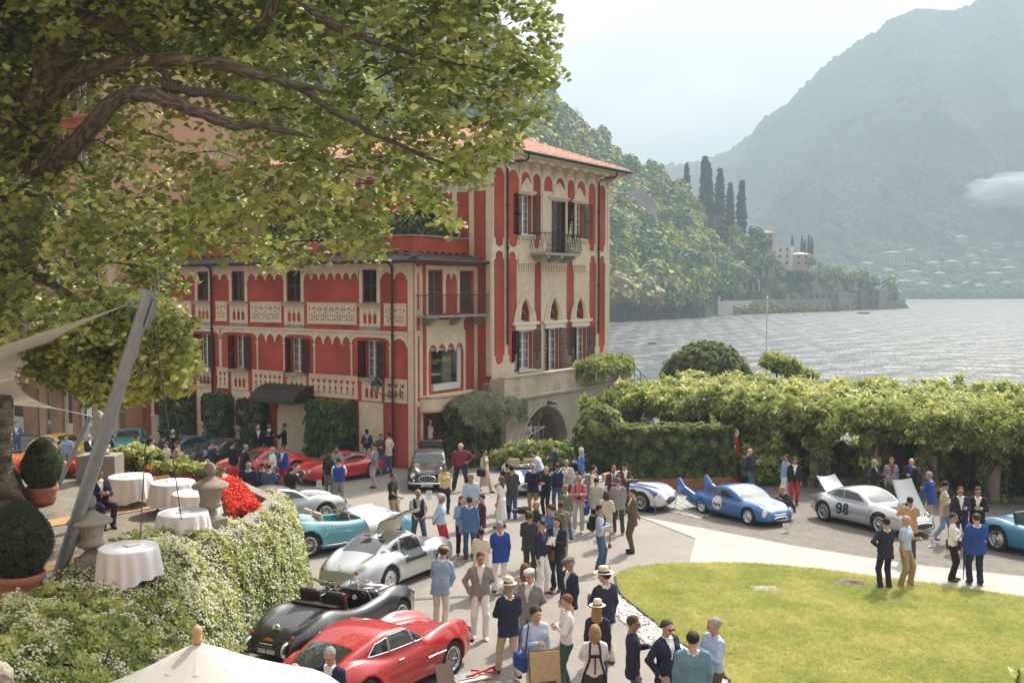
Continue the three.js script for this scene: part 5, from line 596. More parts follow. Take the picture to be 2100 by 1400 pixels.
{ const L0 = V(P0.x - 6,0,P0.z);const b = hedge('back_hedge','dark clipped hedge in the shade along the back of the pergola','hedge',[P0.x + 0.561 * -8.6 * -1 * 0 - 6 * 0.828 - 0.561 * -8.8 * 1,gy(-50),P0.z - 6 * 0.561 + 0.828 * -8.8],VT,24,0.8,0.9,2600,{ seed: 67,pal: 'hedge',size: 1.2 });}
{ const o = thing('low_wall','low rough stone kerb wall along the foot of the pergola','wall',[pos[0] + 0.2,pos[1],pos[2]],VT);for (let i = 0;i < 26;i++) for (let j = 0;j < 2;j++) { const w = 0.95;new MB().box(-7 + i * w + (j ? 0.3 : 0),-7 + (i + 1) * w - 0.02 + (j ? 0.3 : 0),-0.1 + j * 0.26,0.15 + j * 0.26,-0.9 - ((i * 7 + j * 3) % 5) * 0.012,-0.55 + ((i * 5 + j) % 4) * 0.012,0.02).build('stone',pm,o);} }
{ const [x,,z] = [16.7,-1.11,-44],g = thing('potted_shrub','thin leafy shrub in a wide terracotta bowl raised behind the silver racing car','potted bush',[x,gy(z) + 1.15,z]);new MB().lathe([[0,0],[0.4,0],[0.62,0.25],[0.68,0.25],[0.68,0.34],[0,0.3]],24).build('pot',potMat,g);new MB().box(-0.6,0.6,-1.4,0,-0.6,0.6).build('pedestal',pm,g);foliage('foliage',g,420,onBall(V(0,0.95,0),V(0.65,0.75,0.6),0.3,1.4,-0.9),TUFT.oval,1,'vine',rng(68));}
}
// ---------- the far shore: woods, villas, cypresses ----------
{
const R = rng(401);
// crown models: lobes of leaf clumps round a dark heart
function crown(lobes,n,size,seed,dark = 0.5) {
const r = rng(seed),P = [],C = [];const q = new THREE.Quaternion(),a = V(0,0,0);
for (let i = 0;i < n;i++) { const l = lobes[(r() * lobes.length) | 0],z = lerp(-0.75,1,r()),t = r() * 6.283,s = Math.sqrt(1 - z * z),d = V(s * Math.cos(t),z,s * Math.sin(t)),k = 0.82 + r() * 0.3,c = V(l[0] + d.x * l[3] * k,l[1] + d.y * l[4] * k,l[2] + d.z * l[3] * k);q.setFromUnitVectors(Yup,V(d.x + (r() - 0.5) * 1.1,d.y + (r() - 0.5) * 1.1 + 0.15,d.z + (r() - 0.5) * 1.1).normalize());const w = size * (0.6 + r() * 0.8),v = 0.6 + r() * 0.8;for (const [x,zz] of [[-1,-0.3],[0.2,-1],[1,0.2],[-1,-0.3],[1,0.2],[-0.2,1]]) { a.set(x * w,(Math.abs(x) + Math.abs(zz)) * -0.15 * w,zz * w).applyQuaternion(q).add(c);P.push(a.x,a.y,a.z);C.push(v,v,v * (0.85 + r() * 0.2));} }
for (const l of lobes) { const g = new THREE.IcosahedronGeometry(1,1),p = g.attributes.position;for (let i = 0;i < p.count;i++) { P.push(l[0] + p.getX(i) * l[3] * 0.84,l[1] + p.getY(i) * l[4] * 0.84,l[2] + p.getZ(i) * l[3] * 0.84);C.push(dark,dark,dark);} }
const g = new THREE.BufferGeometry();g.setAttribute('position',new THREE.Float32BufferAttribute(P,3));g.setAttribute('color',new THREE.Float32BufferAttribute(C,3));g.computeVertexNormals();return g;
}
const mats = [[0.22,0.27,0.085],[0.32,0.34,0.11],[0.42,0.38,0.17],[0.13,0.19,0.08],[0.27,0.31,0.15],[0.10,0.045,0.055],[0.03,0.055,0.035]].map((c) => std(rgb(...c),1,{ vertexColors: true,side: THREE.DoubleSide }));
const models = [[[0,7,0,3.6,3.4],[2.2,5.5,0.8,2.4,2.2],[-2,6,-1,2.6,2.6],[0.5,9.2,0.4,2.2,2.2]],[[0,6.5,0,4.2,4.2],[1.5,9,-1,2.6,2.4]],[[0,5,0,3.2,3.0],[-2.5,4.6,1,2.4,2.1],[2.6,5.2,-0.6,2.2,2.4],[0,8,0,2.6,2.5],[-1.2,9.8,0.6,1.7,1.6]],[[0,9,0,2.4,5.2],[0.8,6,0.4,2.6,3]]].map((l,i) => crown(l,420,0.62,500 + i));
const cyp = crown([[0,3,0,1.2,3],[0,6.5,0,1.35,4],[0.1,10.5,0,1.1,4.2],[0,14,0,0.7,3.4]],520,0.45,520,0.4),trunkG = new THREE.CylinderGeometry(0.22,0.4,5,7).translate(0,2,0),trunkM = std(rgb(0.09,0.07,0.05),1);
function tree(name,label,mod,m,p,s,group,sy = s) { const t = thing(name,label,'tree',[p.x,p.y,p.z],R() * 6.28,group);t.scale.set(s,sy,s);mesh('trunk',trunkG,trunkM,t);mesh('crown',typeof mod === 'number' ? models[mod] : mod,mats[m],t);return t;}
// trees on the wooded hill; those that cannot be told apart share their words
for (let i = 0,g = 0;i < 215 && g < 4000;g++) { const s = 0.12 + 0.42 * R(),t = 0.0 + Math.pow(R(),0.8) * 0.97,p = hillAt(s,t);if (p.y < LAKE - 0.2) continue;const px = 1050 + 2050 * p.x / -p.z;if (px < 1000 || px > 1480) { if (R() < 0.8) continue;} tree('broadleaf_tree','broadleaf tree in the dense hazy woodland that covers the hillside beside the lake',(R() * 4) | 0,(R() * 5) | 0,p,0.95 + R() * 0.75,'woodland trees on the hillside');i++;}
{ const L = [];for (let i = 0;i < 5200;i++) { const s = R() * 0.555,t = Math.pow(R(),0.9),p = hillAt(s,t),k = 2.2 + R() * 2.4,v = 0.7 + R() * 0.6,w = R();p.y += 1;L.push([p,new THREE.Quaternion().setFromAxisAngle(Yup,R() * 6.28),V(k / 4,k * (0.8 + R() * 0.5) / 4,k / 4),rgb(lerp(0.6,1.5,w) * v,lerp(0.8,1.25,w) * v,0.7 * v)]);} tag(scatter('woodland',models[1],mats[0],L),'dense green wood of small trees filling the hillside between the taller trees','woodland');}
const at = (x,y,z) => V(x,y,z);
// cypress rows: [x, y, z of the foot], height scale
const CY = [[[84.41,30.07,-440],1.72,'tallest dark cypress, leftmost of the row above the maroon tree'],[[87.08,29.96,-446],1.6,'dark cypress pressed against the tallest one above the maroon tree'],[[91.46,29.32,-442],1.5,'dark cypress with a bare tapering top, third in the row on the ridge'],[[95.12,27.42,-438],1.25,'shorter cypress, second from the right end of the row on the ridge'],[[100.68,27.52,-440],1.32,'rightmost dark cypress of the tall row on the ridge'],[[77.25,42.8,-445],0.95,'slim cypress alone among the pale hillside trees'],[[131.42,20.52,-470],0.5,'small broad cypress standing alone behind the lower villa'],[[137.74,19.78,-476],0.55,'small cypress, leftmost of the tight group behind the lower villa'],[[137.96,19.67,-472],0.48,'shortest cypress of the tight group behind the lower villa'],[[139.21,19.38,-470],0.58,'small cypress, tallest of the tight group behind the lower villa'],[[142.38,19.31,-476],0.55,'small cypress, rightmost of the tight group behind the lower villa']];
for (const [p,s,l] of CY) tree('cypress',l,cyp,6,at(...p),s < 0.7 ? s * 1.15 : s * 1.35,null,s * 1.12);
const S = [[[86.15,22.28,-425],1,5,1.25,'maroon leaved tree below the tall cypress row'],[[80.21,13.17,-410],0,1,1.5,'pale green rounded tree left of the garden wall, below the maroon tree'],[[91.55,15.17,-420],1,3,0.62,'neat mushroom shaped tree on a bare trunk before the pale garden wall'],[[101.49,2.05,-425],3,3,1.6,'big dark layered conifer in the middle of the lakeside garden'],[[111.55,12.45,-430],0,1,0.85,'round yellow green tree between the conifer and the lower villa'],[[110.34,21.29,-445],2,3,1.0,'dark tree below the upper villa'],[[99.46,22.19,-440],2,4,1.0,'grey green tree at the foot of the cypress row'],[[136.17,14.56,-455],1,4,0.55,'small round tree beside the lower villa'],[[190.85,-4.22,-505],2,4,1.45,'loose willow like tree at the tip of the point'],[[64.98,-2.64,-365],0,4,1.6,'big waterside tree at the foot of the wooded slope'],[[55.5,-3.97,-350],1,1,1.5,'broad sunlit tree at the waterside left of the white boathouse'],[[44.13,-4.34,-335],2,2,1.5,'straw tinted tree by the water nearest the red tower'],[[36.47,-4.01,-325],1,2,1.35,'straw tinted tree half hidden by the corner of the red tower'],[[54.56,11.77,-380],0,1,1.7,'tall pale tree standing before the rock face'],[[45.26,11.66,-372],2,4,1.6,'leafy tree beside the rock face near the red tower'],[[88.87,-1.68,-405],0,3,1.1,'dark tree above the boathouse wall']];
for (const [p,m,c,s,l] of S) tree(/willow/.test(l) ? 'willow' : /conifer/.test(l) ? 'conifer' : 'garden_tree',l,m,c,at(...p),s);
const row = [[1690,575],[1705,572],[1722,570],[1740,572],[1752,575],[1768,580],[1784,580],[1796,584]],rowPos = [[142.67,7.96,-465],[147.47,7.51,-468],[152,7.29,-470],[157.22,6.83,-474],[162.99,6.14,-478],[168.11,5.66,-482],[172.83,5.18,-486],[177.37,4.69,-490]];
rowPos.forEach((p,i) => tree('pollarded_tree','clipped tree in the row along the top of the point above the stone boathouse',i % 2 ? 1 : 0,i % 3 === 2 ? 1 : 4,at(...p),0.62 + 0.1 * (i % 3),'row of clipped trees on the point'));
for (let i = 0;i < 105;i++) { const a = R(),p = hillAt(0.565 + a * 0.385,0.06 + R() * 0.9);tree('garden_shrub','rounded shrub or small tree on the terraced garden of the point',(R() * 3) | 0,[0,1,4,3][(R() * 4) | 0],p,(0.4 + R() * 0.5) * (a < 0.4 ? 1.25 : 0.8),'shrubs of the lakeside garden');}
// rock face on the wooded slope
{ const g = new THREE.IcosahedronGeometry(1,5),p = g.attributes.position;for (let i = 0;i < p.count;i++) { const x = p.getX(i),y = p.getY(i),z = p.getZ(i),k = 1 + 0.35 * fbm3(x * 1.5,y * 0.8,z * 1.5,4);p.setXYZ(i,x * k * 10,y * k * 17,z * k * 5);} g.computeVertexNormals();const o = mesh('rock_face',g,std(rgb(0.26,0.24,0.22),1,{ bumpMap: T.mid,bumpScale: 0.6 }),scene);o.position.set(47.6,27.13,-392);tag(o,'grey limestone rock face showing between the trees on the slope','rock');}
// walls, boathouses, villas: a small building kit
const plaster = std(rgb(0.62,0.56,0.48),0.95),pink = std(rgb(0.58,0.42,0.36),0.95),stone = std(rgb(0.34,0.31,0.28),1,{ map: rep(T.blot,0.1) }),tile = std(rgb(0.42,0.20,0.15),0.95),dark = std(rgb(0.05,0.05,0.055),0.6),white = std(rgb(0.75,0.73,0.70),0.9);
function house(name,label,cat,p,w,d,h,m,o = {}) {
const t = thing(name,label,cat,p,o.turn ?? -0.5,o.group);mesh('wall',new THREE.BoxGeometry(w,h + (o.base ?? 2),d).translate(0,h / 2 - (o.base ?? 2) / 2,0),m,t);
if (o.roof !== 0) { const rh = o.roof ?? 1.4,g = new THREE.ConeGeometry(0.7071,rh,4).rotateY(Math.PI / 4).scale(w + 1,1,d + 1).translate(0,h + rh / 2,0);mesh('roof',g,o.roofMat ?? tile,t);}
const nf = o.floors ?? Math.max(1,Math.round(h / 3.2)),nw = Math.max(1,Math.round(w / 3)),wg = new THREE.BoxGeometry(Math.min(1,w / nw * 0.5),h / nf * 0.5,0.12),nd = Math.max(1,Math.round(d / 3.2));for (let f = 0;f < nf;f++) { for (let i = 0;i < nw;i++) mesh('window',wg,dark,t).position.set(-w / 2 + (w * (i + 0.5)) / nw,(h * (f + 0.5)) / nf,d / 2 + 0.02);for (let i = 0;i < nd && o.sides !== 0;i++) { const q = mesh('window',wg,dark,t);q.rotation.y = Math.PI / 2;q.position.set(-w / 2 - 0.02,(h * (f + 0.5)) / nf,-d / 2 + (d * (i + 0.5)) / nd);} }
return t;
}
house('upper_villa','pale villa with a shallow pink roof high among the trees beside the cypress row','villa',[114.17,24.51,-450],8,8,6,std(rgb(0.5,0.42,0.36),0.95),{ roof: 1.4,base: 6,roofMat: std(rgb(0.36,0.22,0.18),0.95) });
house('lower_villa','rose coloured villa with a flat pale wing on the garden terrace','villa',[133.07,16.03,-462],10,7,5.5,pink,{ roof: 1,roofMat: plaster });house('villa_tower','narrow pale tower block joined to the rose villa','building',[125.01,15.95,-458],6,6,9,plaster,{ roof: 0 });
house('boathouse','narrow white boathouse rising from the water at the left end of the lake wall','boathouse',[78.77,-3.33,-392],4.2,4,9.5,white,{ roof: 0,turn: -0.9 });
house('water_tower','square grey stone boathouse tower with a dark water gate at the end of the point','boathouse',[177.3,-3.94,-492],11,9,9.5,stone,{ roof: 0,turn: -0.75,floors: 2 });house('lake_lodge','low grey stone wing joined to the boathouse tower','building',[170.11,-2.94,-490],6,7,8,stone,{ roof: 0,turn: -0.75 });
{ const g = mesh('water_gate',archShape(-1.5,1.5,-3,1.5,'round').constructor ? new THREE.ExtrudeGeometry(archShape(-1.6,1.6,-3,2.4,'round'),{ depth: 0.2,bevelEnabled: false }) : null,dark,scene.getObjectByName('water_tower'));g.position.set(-2.4,0,4.45);}
house('garden_lodge','long low stone lodge with a sloping slab roof on the lake terrace','building',[142.84,-0.04,-455],14,6,4.2,stone,{ roof: 0,turn: -0.6 });
{ const t = thing('garden_loggia','small white arched loggia under the trees of the garden','loggia',[101.44,5.77,-425],-0.5);const s = rect(-4,4,-1,4);for (const c of [-2.5,0,2.5]) s.holes.push(archShape(c - 0.9,c + 0.9,-0.9,1.6,'round'));mesh('arcade',new THREE.ExtrudeGeometry(s,{ depth: 0.5,bevelEnabled: false }),plaster,t);mesh('back_wall',new THREE.BoxGeometry(8,5,0.3).translate(0,1.5,-2),dark,t);mesh('roof',new THREE.BoxGeometry(8.6,0.3,3.2).translate(0,4.16,-1),tile,t);}
// lake wall in lengths, with ivy, and the white posts of a jetty
{ const w = thing('lake_wall','long grey stone wall rising from the lake below the gardens of the point','wall',[0,LAKE,0]),P = [[79.77,-389.35],[96.39,-403.28],[115.31,-422.15],[136.08,-442.88],[161.11,-470.59]];for (let i = 0;i < 4;i++) { const [a,b] = [P[i],P[i + 1]],L = Math.hypot(b[0] - a[0],b[1] - a[1]),o = mesh('wall_length',new THREE.BoxGeometry(L,6 + (i % 2) * 0.6,1.2).translate(L / 2,2.4,0),i ? stone : plaster,w);o.position.set(a[0],0,a[1]);o.rotation.y = Math.atan2(-(b[1] - a[1]),b[0] - a[0]);} const [e0,e1] = [[181.05,-491.08],[202.3,-513.43]],L = Math.hypot(e1[0] - e0[0],e1[1] - e0[1]),o = mesh('wall_length',new THREE.BoxGeometry(L,5,4).translate(L / 2,2,-2),std(rgb(0.22,0.19,0.14),1),w);o.position.set(e0[0],0,e0[1]);o.rotation.y = Math.atan2(-(e1[1] - e0[1]),e1[0] - e0[0]);
const LS = [];for (let i = 0;i < 700;i++) { const k = R() * 4,j = Math.min(3,k | 0),t = k - j,x = lerp(P[j][0],P[j + 1][0],t),z = lerp(P[j][1],P[j + 1][1],t);if (j === 0 && t < 0.5) continue;const h = R();LS.push([V(x - 0.4,(h * 3.2 - 0.2 + (R() < 0.2 ? 2.5 : 0)) * (0.7 + 0.4 * n2(x * 0.1,1)),z + 0.9),randQ(R),0.10 + R() * 0.08,rgb(0.9 + R() * 0.6,0.9 + R() * 0.4,0.7)]);} scatter('wall_ivy',models[1],mats[1],LS,w);}
{ const t = thing('mooring_posts','row of white mooring posts beside the white boathouse','posts',[0,LAKE,0]);for (const [x,z] of [[83.88,-396.19],[85.04,-396.19],[87.16,-399.71],[88.33,-399.71],[90.69,-403.28]]) mesh('post',new THREE.CylinderGeometry(0.14,0.14,6.5,6).translate(0,2.6,0),white,t).position.set(x,0,z + 1.6);}
{ const w = house('garden_wall','pale balustraded garden wall behind the mushroom shaped tree','wall',[91.64,14.09,-428],22,1,3,pink,{ roof: 0,sides: 0,floors: 1 });}
// boats and buoys
const boat = (l,x,z,s,turn,m) => { const t = thing('rowing_boat',l,'boat',[x,LAKE,z],turn),h = new THREE.SphereGeometry(1,20,8,0,6.2832,Math.PI / 2,Math.PI / 2).scale(3 * s,0.75 * s,0.9 * s).translate(0,0.55 * s,0);mesh('hull',h,m,t);mesh('gunwale',new THREE.TorusGeometry(1,0.05,6,28).rotateX(Math.PI / 2).scale(3 * s,1.5,0.9 * s).translate(0,0.56 * s,0),std(rgb(0.3,0.22,0.15),0.7),t);mesh('thwart',new THREE.BoxGeometry(0.4,0.06,1.6).scale(s,s,s).translate(0,0.4 * s,0),std(rgb(0.3,0.22,0.15),0.7),t);return t;};
boat('dark low boat lying off the stone boathouse',144.62,-410.62,0.95,0.1,dark);boat('tiny dark boat on the bright water beside the red tower',27.12,-192.71,0.35,0.5,dark);
for (const [x,z,l] of [[112.4,-382.74,'small white buoy off the middle of the lake wall'],[86.53,-364.19,'small white buoy near the white boathouse']]) { const t = thing('buoy',l,'buoy',[x,LAKE,z]);mesh('float',new THREE.SphereGeometry(0.5,12,8).translate(0,0.2,0),white,t);mesh('mast',new THREE.CylinderGeometry(0.06,0.06,1.4,6).translate(0,1,0),white,t);}
// houses of the village across the lake
const cols = [std(rgb(0.44,0.41,0.37),0.95),std(rgb(0.5,0.49,0.47),0.95),std(rgb(0.42,0.33,0.29),0.95),std(rgb(0.44,0.37,0.29),0.95)],paleTile = std(rgb(0.30,0.21,0.18),0.95);const HP = [[1700,575],[1722,545],[1752,560],[1778,520],[1790,575],[1815,540],[1828,522],[1850,590],[1868,560],[1905,528],[1925,575],[1944,535],[1962,505],[1980,590],[1992,550],[2015,510],[2032,575],[2050,530],[2066,560],[2083,500],[2092,585],[1890,596],[1935,602],[2005,602],[2060,600],[1740,600],[1860,510],[2035,488],[1690,600],[1985,530]];
HP.forEach(([px,py],i) => { const t = clamp((612 - py) / 112,0,1) * 0.16 + 0.012,x = (px - 1050) / 2050;let best = null;for (let k = 0;k < 60;k++) { const q = mtAt(0.2 + k * 0.009,t),e = Math.abs(q.x / -q.z - x);if (!best || e < best[0]) best = [e,q];} const big = px === 1828,w = big ? 22 : 7 + R() * 9,h = big ? 17 : 5 + R() * 5;house('shore_house',big ? 'big pale square house, the largest of the hazy village across the lake' : 'small hazy house of the village on the far shore','house',[best[1].x,best[1].y - 1,best[1].z + 4],w,9,h,cols[i % 4],{ turn: R() * 0.6 - 0.5,base: 6,roof: 2,roofMat: paleTile,group: big ? undefined : 'houses of the far shore',sides: 0 });});
// a wisp of cloud against the mountain
{ const t = thing('cloud','wisp of low white cloud clinging to the mountain at the right edge','cloud',[558.88,116.58,-1120]),m = std(rgb(0.95,0.95,0.96),1,{ transparent: true,opacity: 0.16 });for (let i = 0;i < 26;i++) { const u = R() - 0.35,g = new THREE.IcosahedronGeometry(1,3),p = g.attributes.position;for (let j = 0;j < p.count;j++) { const k = 1 + 0.4 * fbm3(p.getX(j) * 1.3 + i,p.getY(j) * 1.3,p.getZ(j) * 1.3,3);p.setXYZ(j,p.getX(j) * k,p.getY(j) * k,p.getZ(j) * k);} g.computeVertexNormals();const o = mesh('puff',g,m,t);o.position.set(u * 105,u * 26 + (R() - 0.5) * 22,R() * 30);const s = 9 + R() * 15;o.scale.set(s * 1.8,s * 0.55,s);} }
}
// ---------- the raised terrace on the left ----------
const gravelMat = std(rgb(0.50,0.45,0.38),0.95,{ map: groundMat.map,bumpMap: groundMat.bumpMap,bumpScale: 0.006 });
const limeStone = std(rgb(0.40,0.36,0.31),0.95,{ map: rep(T.stain,1.2),bumpMap: rep(T.mid,3),bumpScale: 0.01 });
{
const P = [[-48,-10],[-12,-10.5],[-9.7,-14],[-8.1,-17.2],[-6.05,-21.2],[-5.95,-24.6],[-8.5,-28.3],[-11.5,-29.6],[-15,-29.9],[-48,-31]];
const g = new THREE.ExtrudeGeometry(poly(P.map(([x,z]) => [x,-z])),{ depth: 3.4,bevelEnabled: false });g.rotateX(-Math.PI / 2);g.translate(0,TERR - 3.4,0);boxUV(g);setting('terrace',g,gravelMat);
const kerb = new MB();for (let i = 2;i < 8;i++) { const a = V(P[i][0],0,P[i][1]),b = V(P[i + 1][0],0,P[i + 1][1]),L = a.distanceTo(b),n = Math.round(L / 0.9),m = new THREE.Matrix4().makeRotationY(Math.atan2(-(b.z - a.z),b.x - a.x)).setPosition(a.x,0,a.z);for (let k = 0;k < n;k++) kerb.add(new RoundedBoxGeometry(L / n - 0.02,0.34,0.3,1,0.02).translate((k + 0.5) * L / n,TERR + 0.03,0),m);}
tag(kerb.build('kerb',limeStone,scene),'low stone kerb along the edge of the raised terrace','kerb');
// flat tan strips laid over the terrace gravel
const tanMat = std(rgb(0.56,0.36,0.17),0.95,{ map: rep(T.mott,1),bumpMap: rep(T.fine,3),bumpScale: 0.004 });
const run = (l,a,b,w) => { const L = Math.hypot(b[0] - a[0],b[1] - a[1]),g = new THREE.BoxGeometry(L,0.012,w,24,1,2),p = g.attributes.position;for (let i = 0;i < p.count;i++) p.setY(i,p.getY(i) + 0.008 * n2(p.getX(i) * 1.5,p.getZ(i)));g.computeVertexNormals();const o = mesh('tan_strip',g,tanMat,scene);o.position.set((a[0] + b[0]) / 2,TERR + 0.018,(a[1] + b[1]) / 2);o.rotation.y = Math.atan2(-(b[1] - a[1]),b[0] - a[0]);tag(o,l,'mat');};
run('flat tan strip passing behind the middle tables of the terrace',[-10.94,-22.39],[-8.58,-25.23],0.7);run('flat tan strip leading to the stone urn nearest the jasmine',[-9.25,-18.89],[-7.01,-22.2],0.6);
// potted topiary cones
const topi = (l,p,s,seed,dark) => { const t = thing('topiary',l,'potted topiary',[p[0],TERR,p[1]]),m = new MB();m.lathe([[0,0],[0.24,0],[0.3,0.1],[0.31,0.3],[0.36,0.34],[0.36,0.44],[0.31,0.44],[0.29,0.38],[0,0.38]].map(([x,y]) => [x * s,y * s]),28);const tor = new THREE.TorusGeometry(0.3 * s,0.02,6,24).rotateX(Math.PI / 2).translate(0,0.2 * s,0);m.add(tor);m.build('pot',potMat,t);core(new THREE.SphereGeometry(1,16,12).scale(0.38 * s,0.6 * s,0.38 * s).translate(0,1.0 * s,0),t);foliage('foliage',t,2200,(R) => { const k = R(),a = R() * 6.283,r = s * 0.45 * Math.pow(Math.sin(Math.PI * Math.min(1,0.12 + k * 0.88)),0.75) * (1 + 0.1 * fbm3(a,k * 3,seed,2)),y = s * (0.42 + k * 1.15);return [V(Math.cos(a) * r,y,Math.sin(a) * r),V(Math.cos(a),0.5,Math.sin(a)).normalize(),0.25 + k * 0.2];},TUFT.fine,0.42 * s,dark ? 'ivy' : 'box',rng(seed));};
topi('dark egg shaped topiary in a terracotta pot beside the plane tree roots',[-11.79,-24.83],1.05,71,true);topi('large egg shaped topiary in a terracotta pot at the front of the terrace',[-8.54,-17.1],1.12,72,false);
// lidded stone urns on pedestals
const urn = (l,p,turn) => { const t = thing('stone_urn',l,'urn',[p[0],TERR,p[1]],turn);mesh('pedestal',new RoundedBoxGeometry(0.86,0.22,0.86,2,0.03).translate(0,0.11,0),limeStone,t);mesh('plinth',new RoundedBoxGeometry(0.54,0.26,0.54,2,0.025).translate(0,0.35,0),limeStone,t);
const lat = (prof,ribs,amp,y0,y1) => { const g = new THREE.LatheGeometry(spl(prof),72),q = g.attributes.position;for (let i = 0;i < q.count;i++) { const x = q.getX(i),z = q.getZ(i),y = q.getY(i),a = Math.atan2(z,x),k = y > y0 && y < y1 ? 1 + amp * Math.cos(a * ribs) : 1;q.setX(i,x * k);q.setZ(i,z * k);} g.computeVertexNormals();return g;},spl = (pr) => new THREE.SplineCurve(pr.map(([x,y]) => new THREE.Vector2(x,y))).getPoints(pr.length * 4);
mesh('bowl',lat([[0.24,0.48],[0.22,0.52],[0.14,0.58],[0.1,0.64],[0.13,0.68],[0.22,0.72],[0.245,0.78],[0.22,0.82],[0.215,0.9],[0.25,1.05],[0.26,1.12]],22,0.02,0.84,1.1),limeStone,t);const lid = mesh('lid',lat([[0.27,1.12],[0.37,1.13],[0.385,1.17],[0.33,1.23],[0.2,1.29],[0.11,1.36],[0.09,1.4],[0.12,1.42]],26,0.025,1.1,1.3),limeStone,t);const f = new THREE.SphereGeometry(1,20,14),fp = f.attributes.position;for (let i = 0;i < fp.count;i++) { const x = fp.getX(i),y = fp.getY(i),z = fp.getZ(i),k = 1 + 0.12 * Math.sin(Math.atan2(z,x) * 5 + y * 4);fp.setXYZ(i,x * 0.11 * k,y * 0.16,z * 0.11 * k);} f.translate(0,1.53,0);f.computeVertexNormals();mesh('finial',f,limeStone,lid);return t;};
urn('weathered stone urn with lid at the terrace edge beside the steel mast',[-7.73,-18.07],0.5);urn('weathered stone urn with lid between the white tables and the jasmine hedge',[-6.51,-21.34],0.7);
// round tables in white cloths, with folding chairs tipped against them
const clothMat = std(rgb(0.78,0.77,0.80),0.9),woodC = std(rgb(0.42,0.28,0.15),0.7);
const table = (l,p,seed,extra) => { const t = thing('cloth_table',l,'table',[p[0],TERR,p[1]],seed),N = 96,rows = [[0,0.745],[0.32,0.747],[0.495,0.745],[0.515,0.73],[0.535,0.6],[0.55,0.4],[0.57,0.2]],P = [],I = [];const k0 = rng(seed * 7 + 1)() * 6;rows.forEach(([r,y],j) => { for (let i = 0;i <= N;i++) { const a = (i / N) * 6.2832,f = j > 3 ? (j - 3) * 0.016 * Math.sin(a * 13 + k0 + Math.sin(a * 3) * 1.2) : 0,drop = j === 6 ? 0.11 * Math.max(0,Math.cos(2 * a + k0)) - 0.02 : 0;P.push(Math.cos(a) * (r + f),y - drop,Math.sin(a) * (r + f));if (j && i < N) { const b = j * (N + 1) + i;I.push(b,b - N - 1,b - N,b,b - N,b + 1);} } });const g = new THREE.BufferGeometry();g.setAttribute('position',new THREE.Float32BufferAttribute(P,3));g.setIndex(I);g.computeVertexNormals();const m = clothMat.clone();m.side = THREE.DoubleSide;mesh('tablecloth',g,m,t);mesh('tabletop',new THREE.CylinderGeometry(0.5,0.5,0.03,32).translate(0,0.722,0),woodC,t);for (const a of [0.5,2.07,3.64,5.21]) mesh('leg',new THREE.CylinderGeometry(0.02,0.02,0.7,8).translate(Math.cos(a) * 0.4,0.35,Math.sin(a) * 0.4),ironMat,t);return t;};
table('round table under a white cloth, furthest back of the five',[-9.54,-24.7],1);table('round white clothed table second from the back, beside the red flowers',[-8.21,-23.95],2);table('round white clothed table half hidden by the second stone urn',[-7.27,-22.69],3);table('round white clothed table in the middle with a long hanging cloth',[-6.9,-20.7],4);table('round white clothed table nearest the jasmine with papers on top',[-6.97,-17.91],5);
for (const [p,a,l] of [[[-6.88,-20.66],0.4,'small white napkin folded on the middle table'],[[-8.38,-24.15],1.2,'white napkin on the table beside the red flowers'],[[-6.93,-17.98],0.9,'open paper menu lying on the table nearest the jasmine'],[[-9.63,-24.52],0.2,'white napkin on the furthest round table']]) { const g = new THREE.BoxGeometry(0.26,0.012,0.18,8,1,4),q = g.attributes.position;for (let i = 0;i < q.count;i++) q.setY(i,q.getY(i) + 0.02 * Math.abs(q.getX(i)) + 0.012);g.computeVertexNormals();const o = mesh('napkin',g,/menu/.test(l) ? std(rgb(0.66,0.6,0.42),0.8) : clothMat,scene);o.position.set(p[0],1.9,p[1]);o.rotation.y = a;tag(o,l,'napkin');}
const chair = (l,p,turn) => { const t = thing('folding_chair',l,'chair',[p[0],TERR,p[1]],turn),st = (a,b) => new MB().rod(a,b,0.016,0.016,6).build('leg',woodC,t);for (const x of [-0.2,0.2]) { st(V(x,0,-0.25),V(x,0.5,0.25));st(V(x,0,0.25),V(x,0.62,-0.3));} const s = new MB();for (let i = 0;i < 5;i++) s.box(-0.2,0.2,0.43,0.45,-0.18 + i * 0.08,-0.12 + i * 0.08);s.build('seat',woodC,t);const b = new MB();b.box(-0.22,0.22,0.56,0.64,-0.32,-0.3);b.build('backrest',woodC,t);};
chair('folding wooden chair tucked against the furthest round table',[-9.64,-24.83],0.6);chair('folding wooden chair leaning by the table beside the red flowers',[-8.71,-25.05],0.9);
// shrubs and red flowers along the far rim
const rim = (l,a,b,h,seed,pal) => { const L = Math.hypot(b[0] - a[0],b[1] - a[1]);hedge('planter_shrub',l,'shrub',[a[0],TERR - 0.05,a[1]],Math.atan2(-(b[1] - a[1]),b[0] - a[0]),L,h,0.7,(900 * L / 1.6) | 0,{ seed,pal: 'vine',size: 0.75,rough: 0.16,geo: TUFT.oval });};
rim('variegated shrub in the planter behind the furthest table',[-11.96,-29.35],[-10.6,-28.88],0.62,81);rim('variegated shrub in the planter behind the second table',[-9.99,-27.72],[-8.33,-26.51],0.55,82);
const petal = (() => { const m = [];for (let i = 0;i < 9;i++) { const g = new THREE.IcosahedronGeometry(0.026,0),r = rng(i + 3);g.translate((r() - 0.5) * 0.13,(r() - 0.5) * 0.07,(r() - 0.5) * 0.13);m.push(g);} return mergeGeometries(m);})(),redM = std(rgb(0.62,0.025,0.02),0.7);
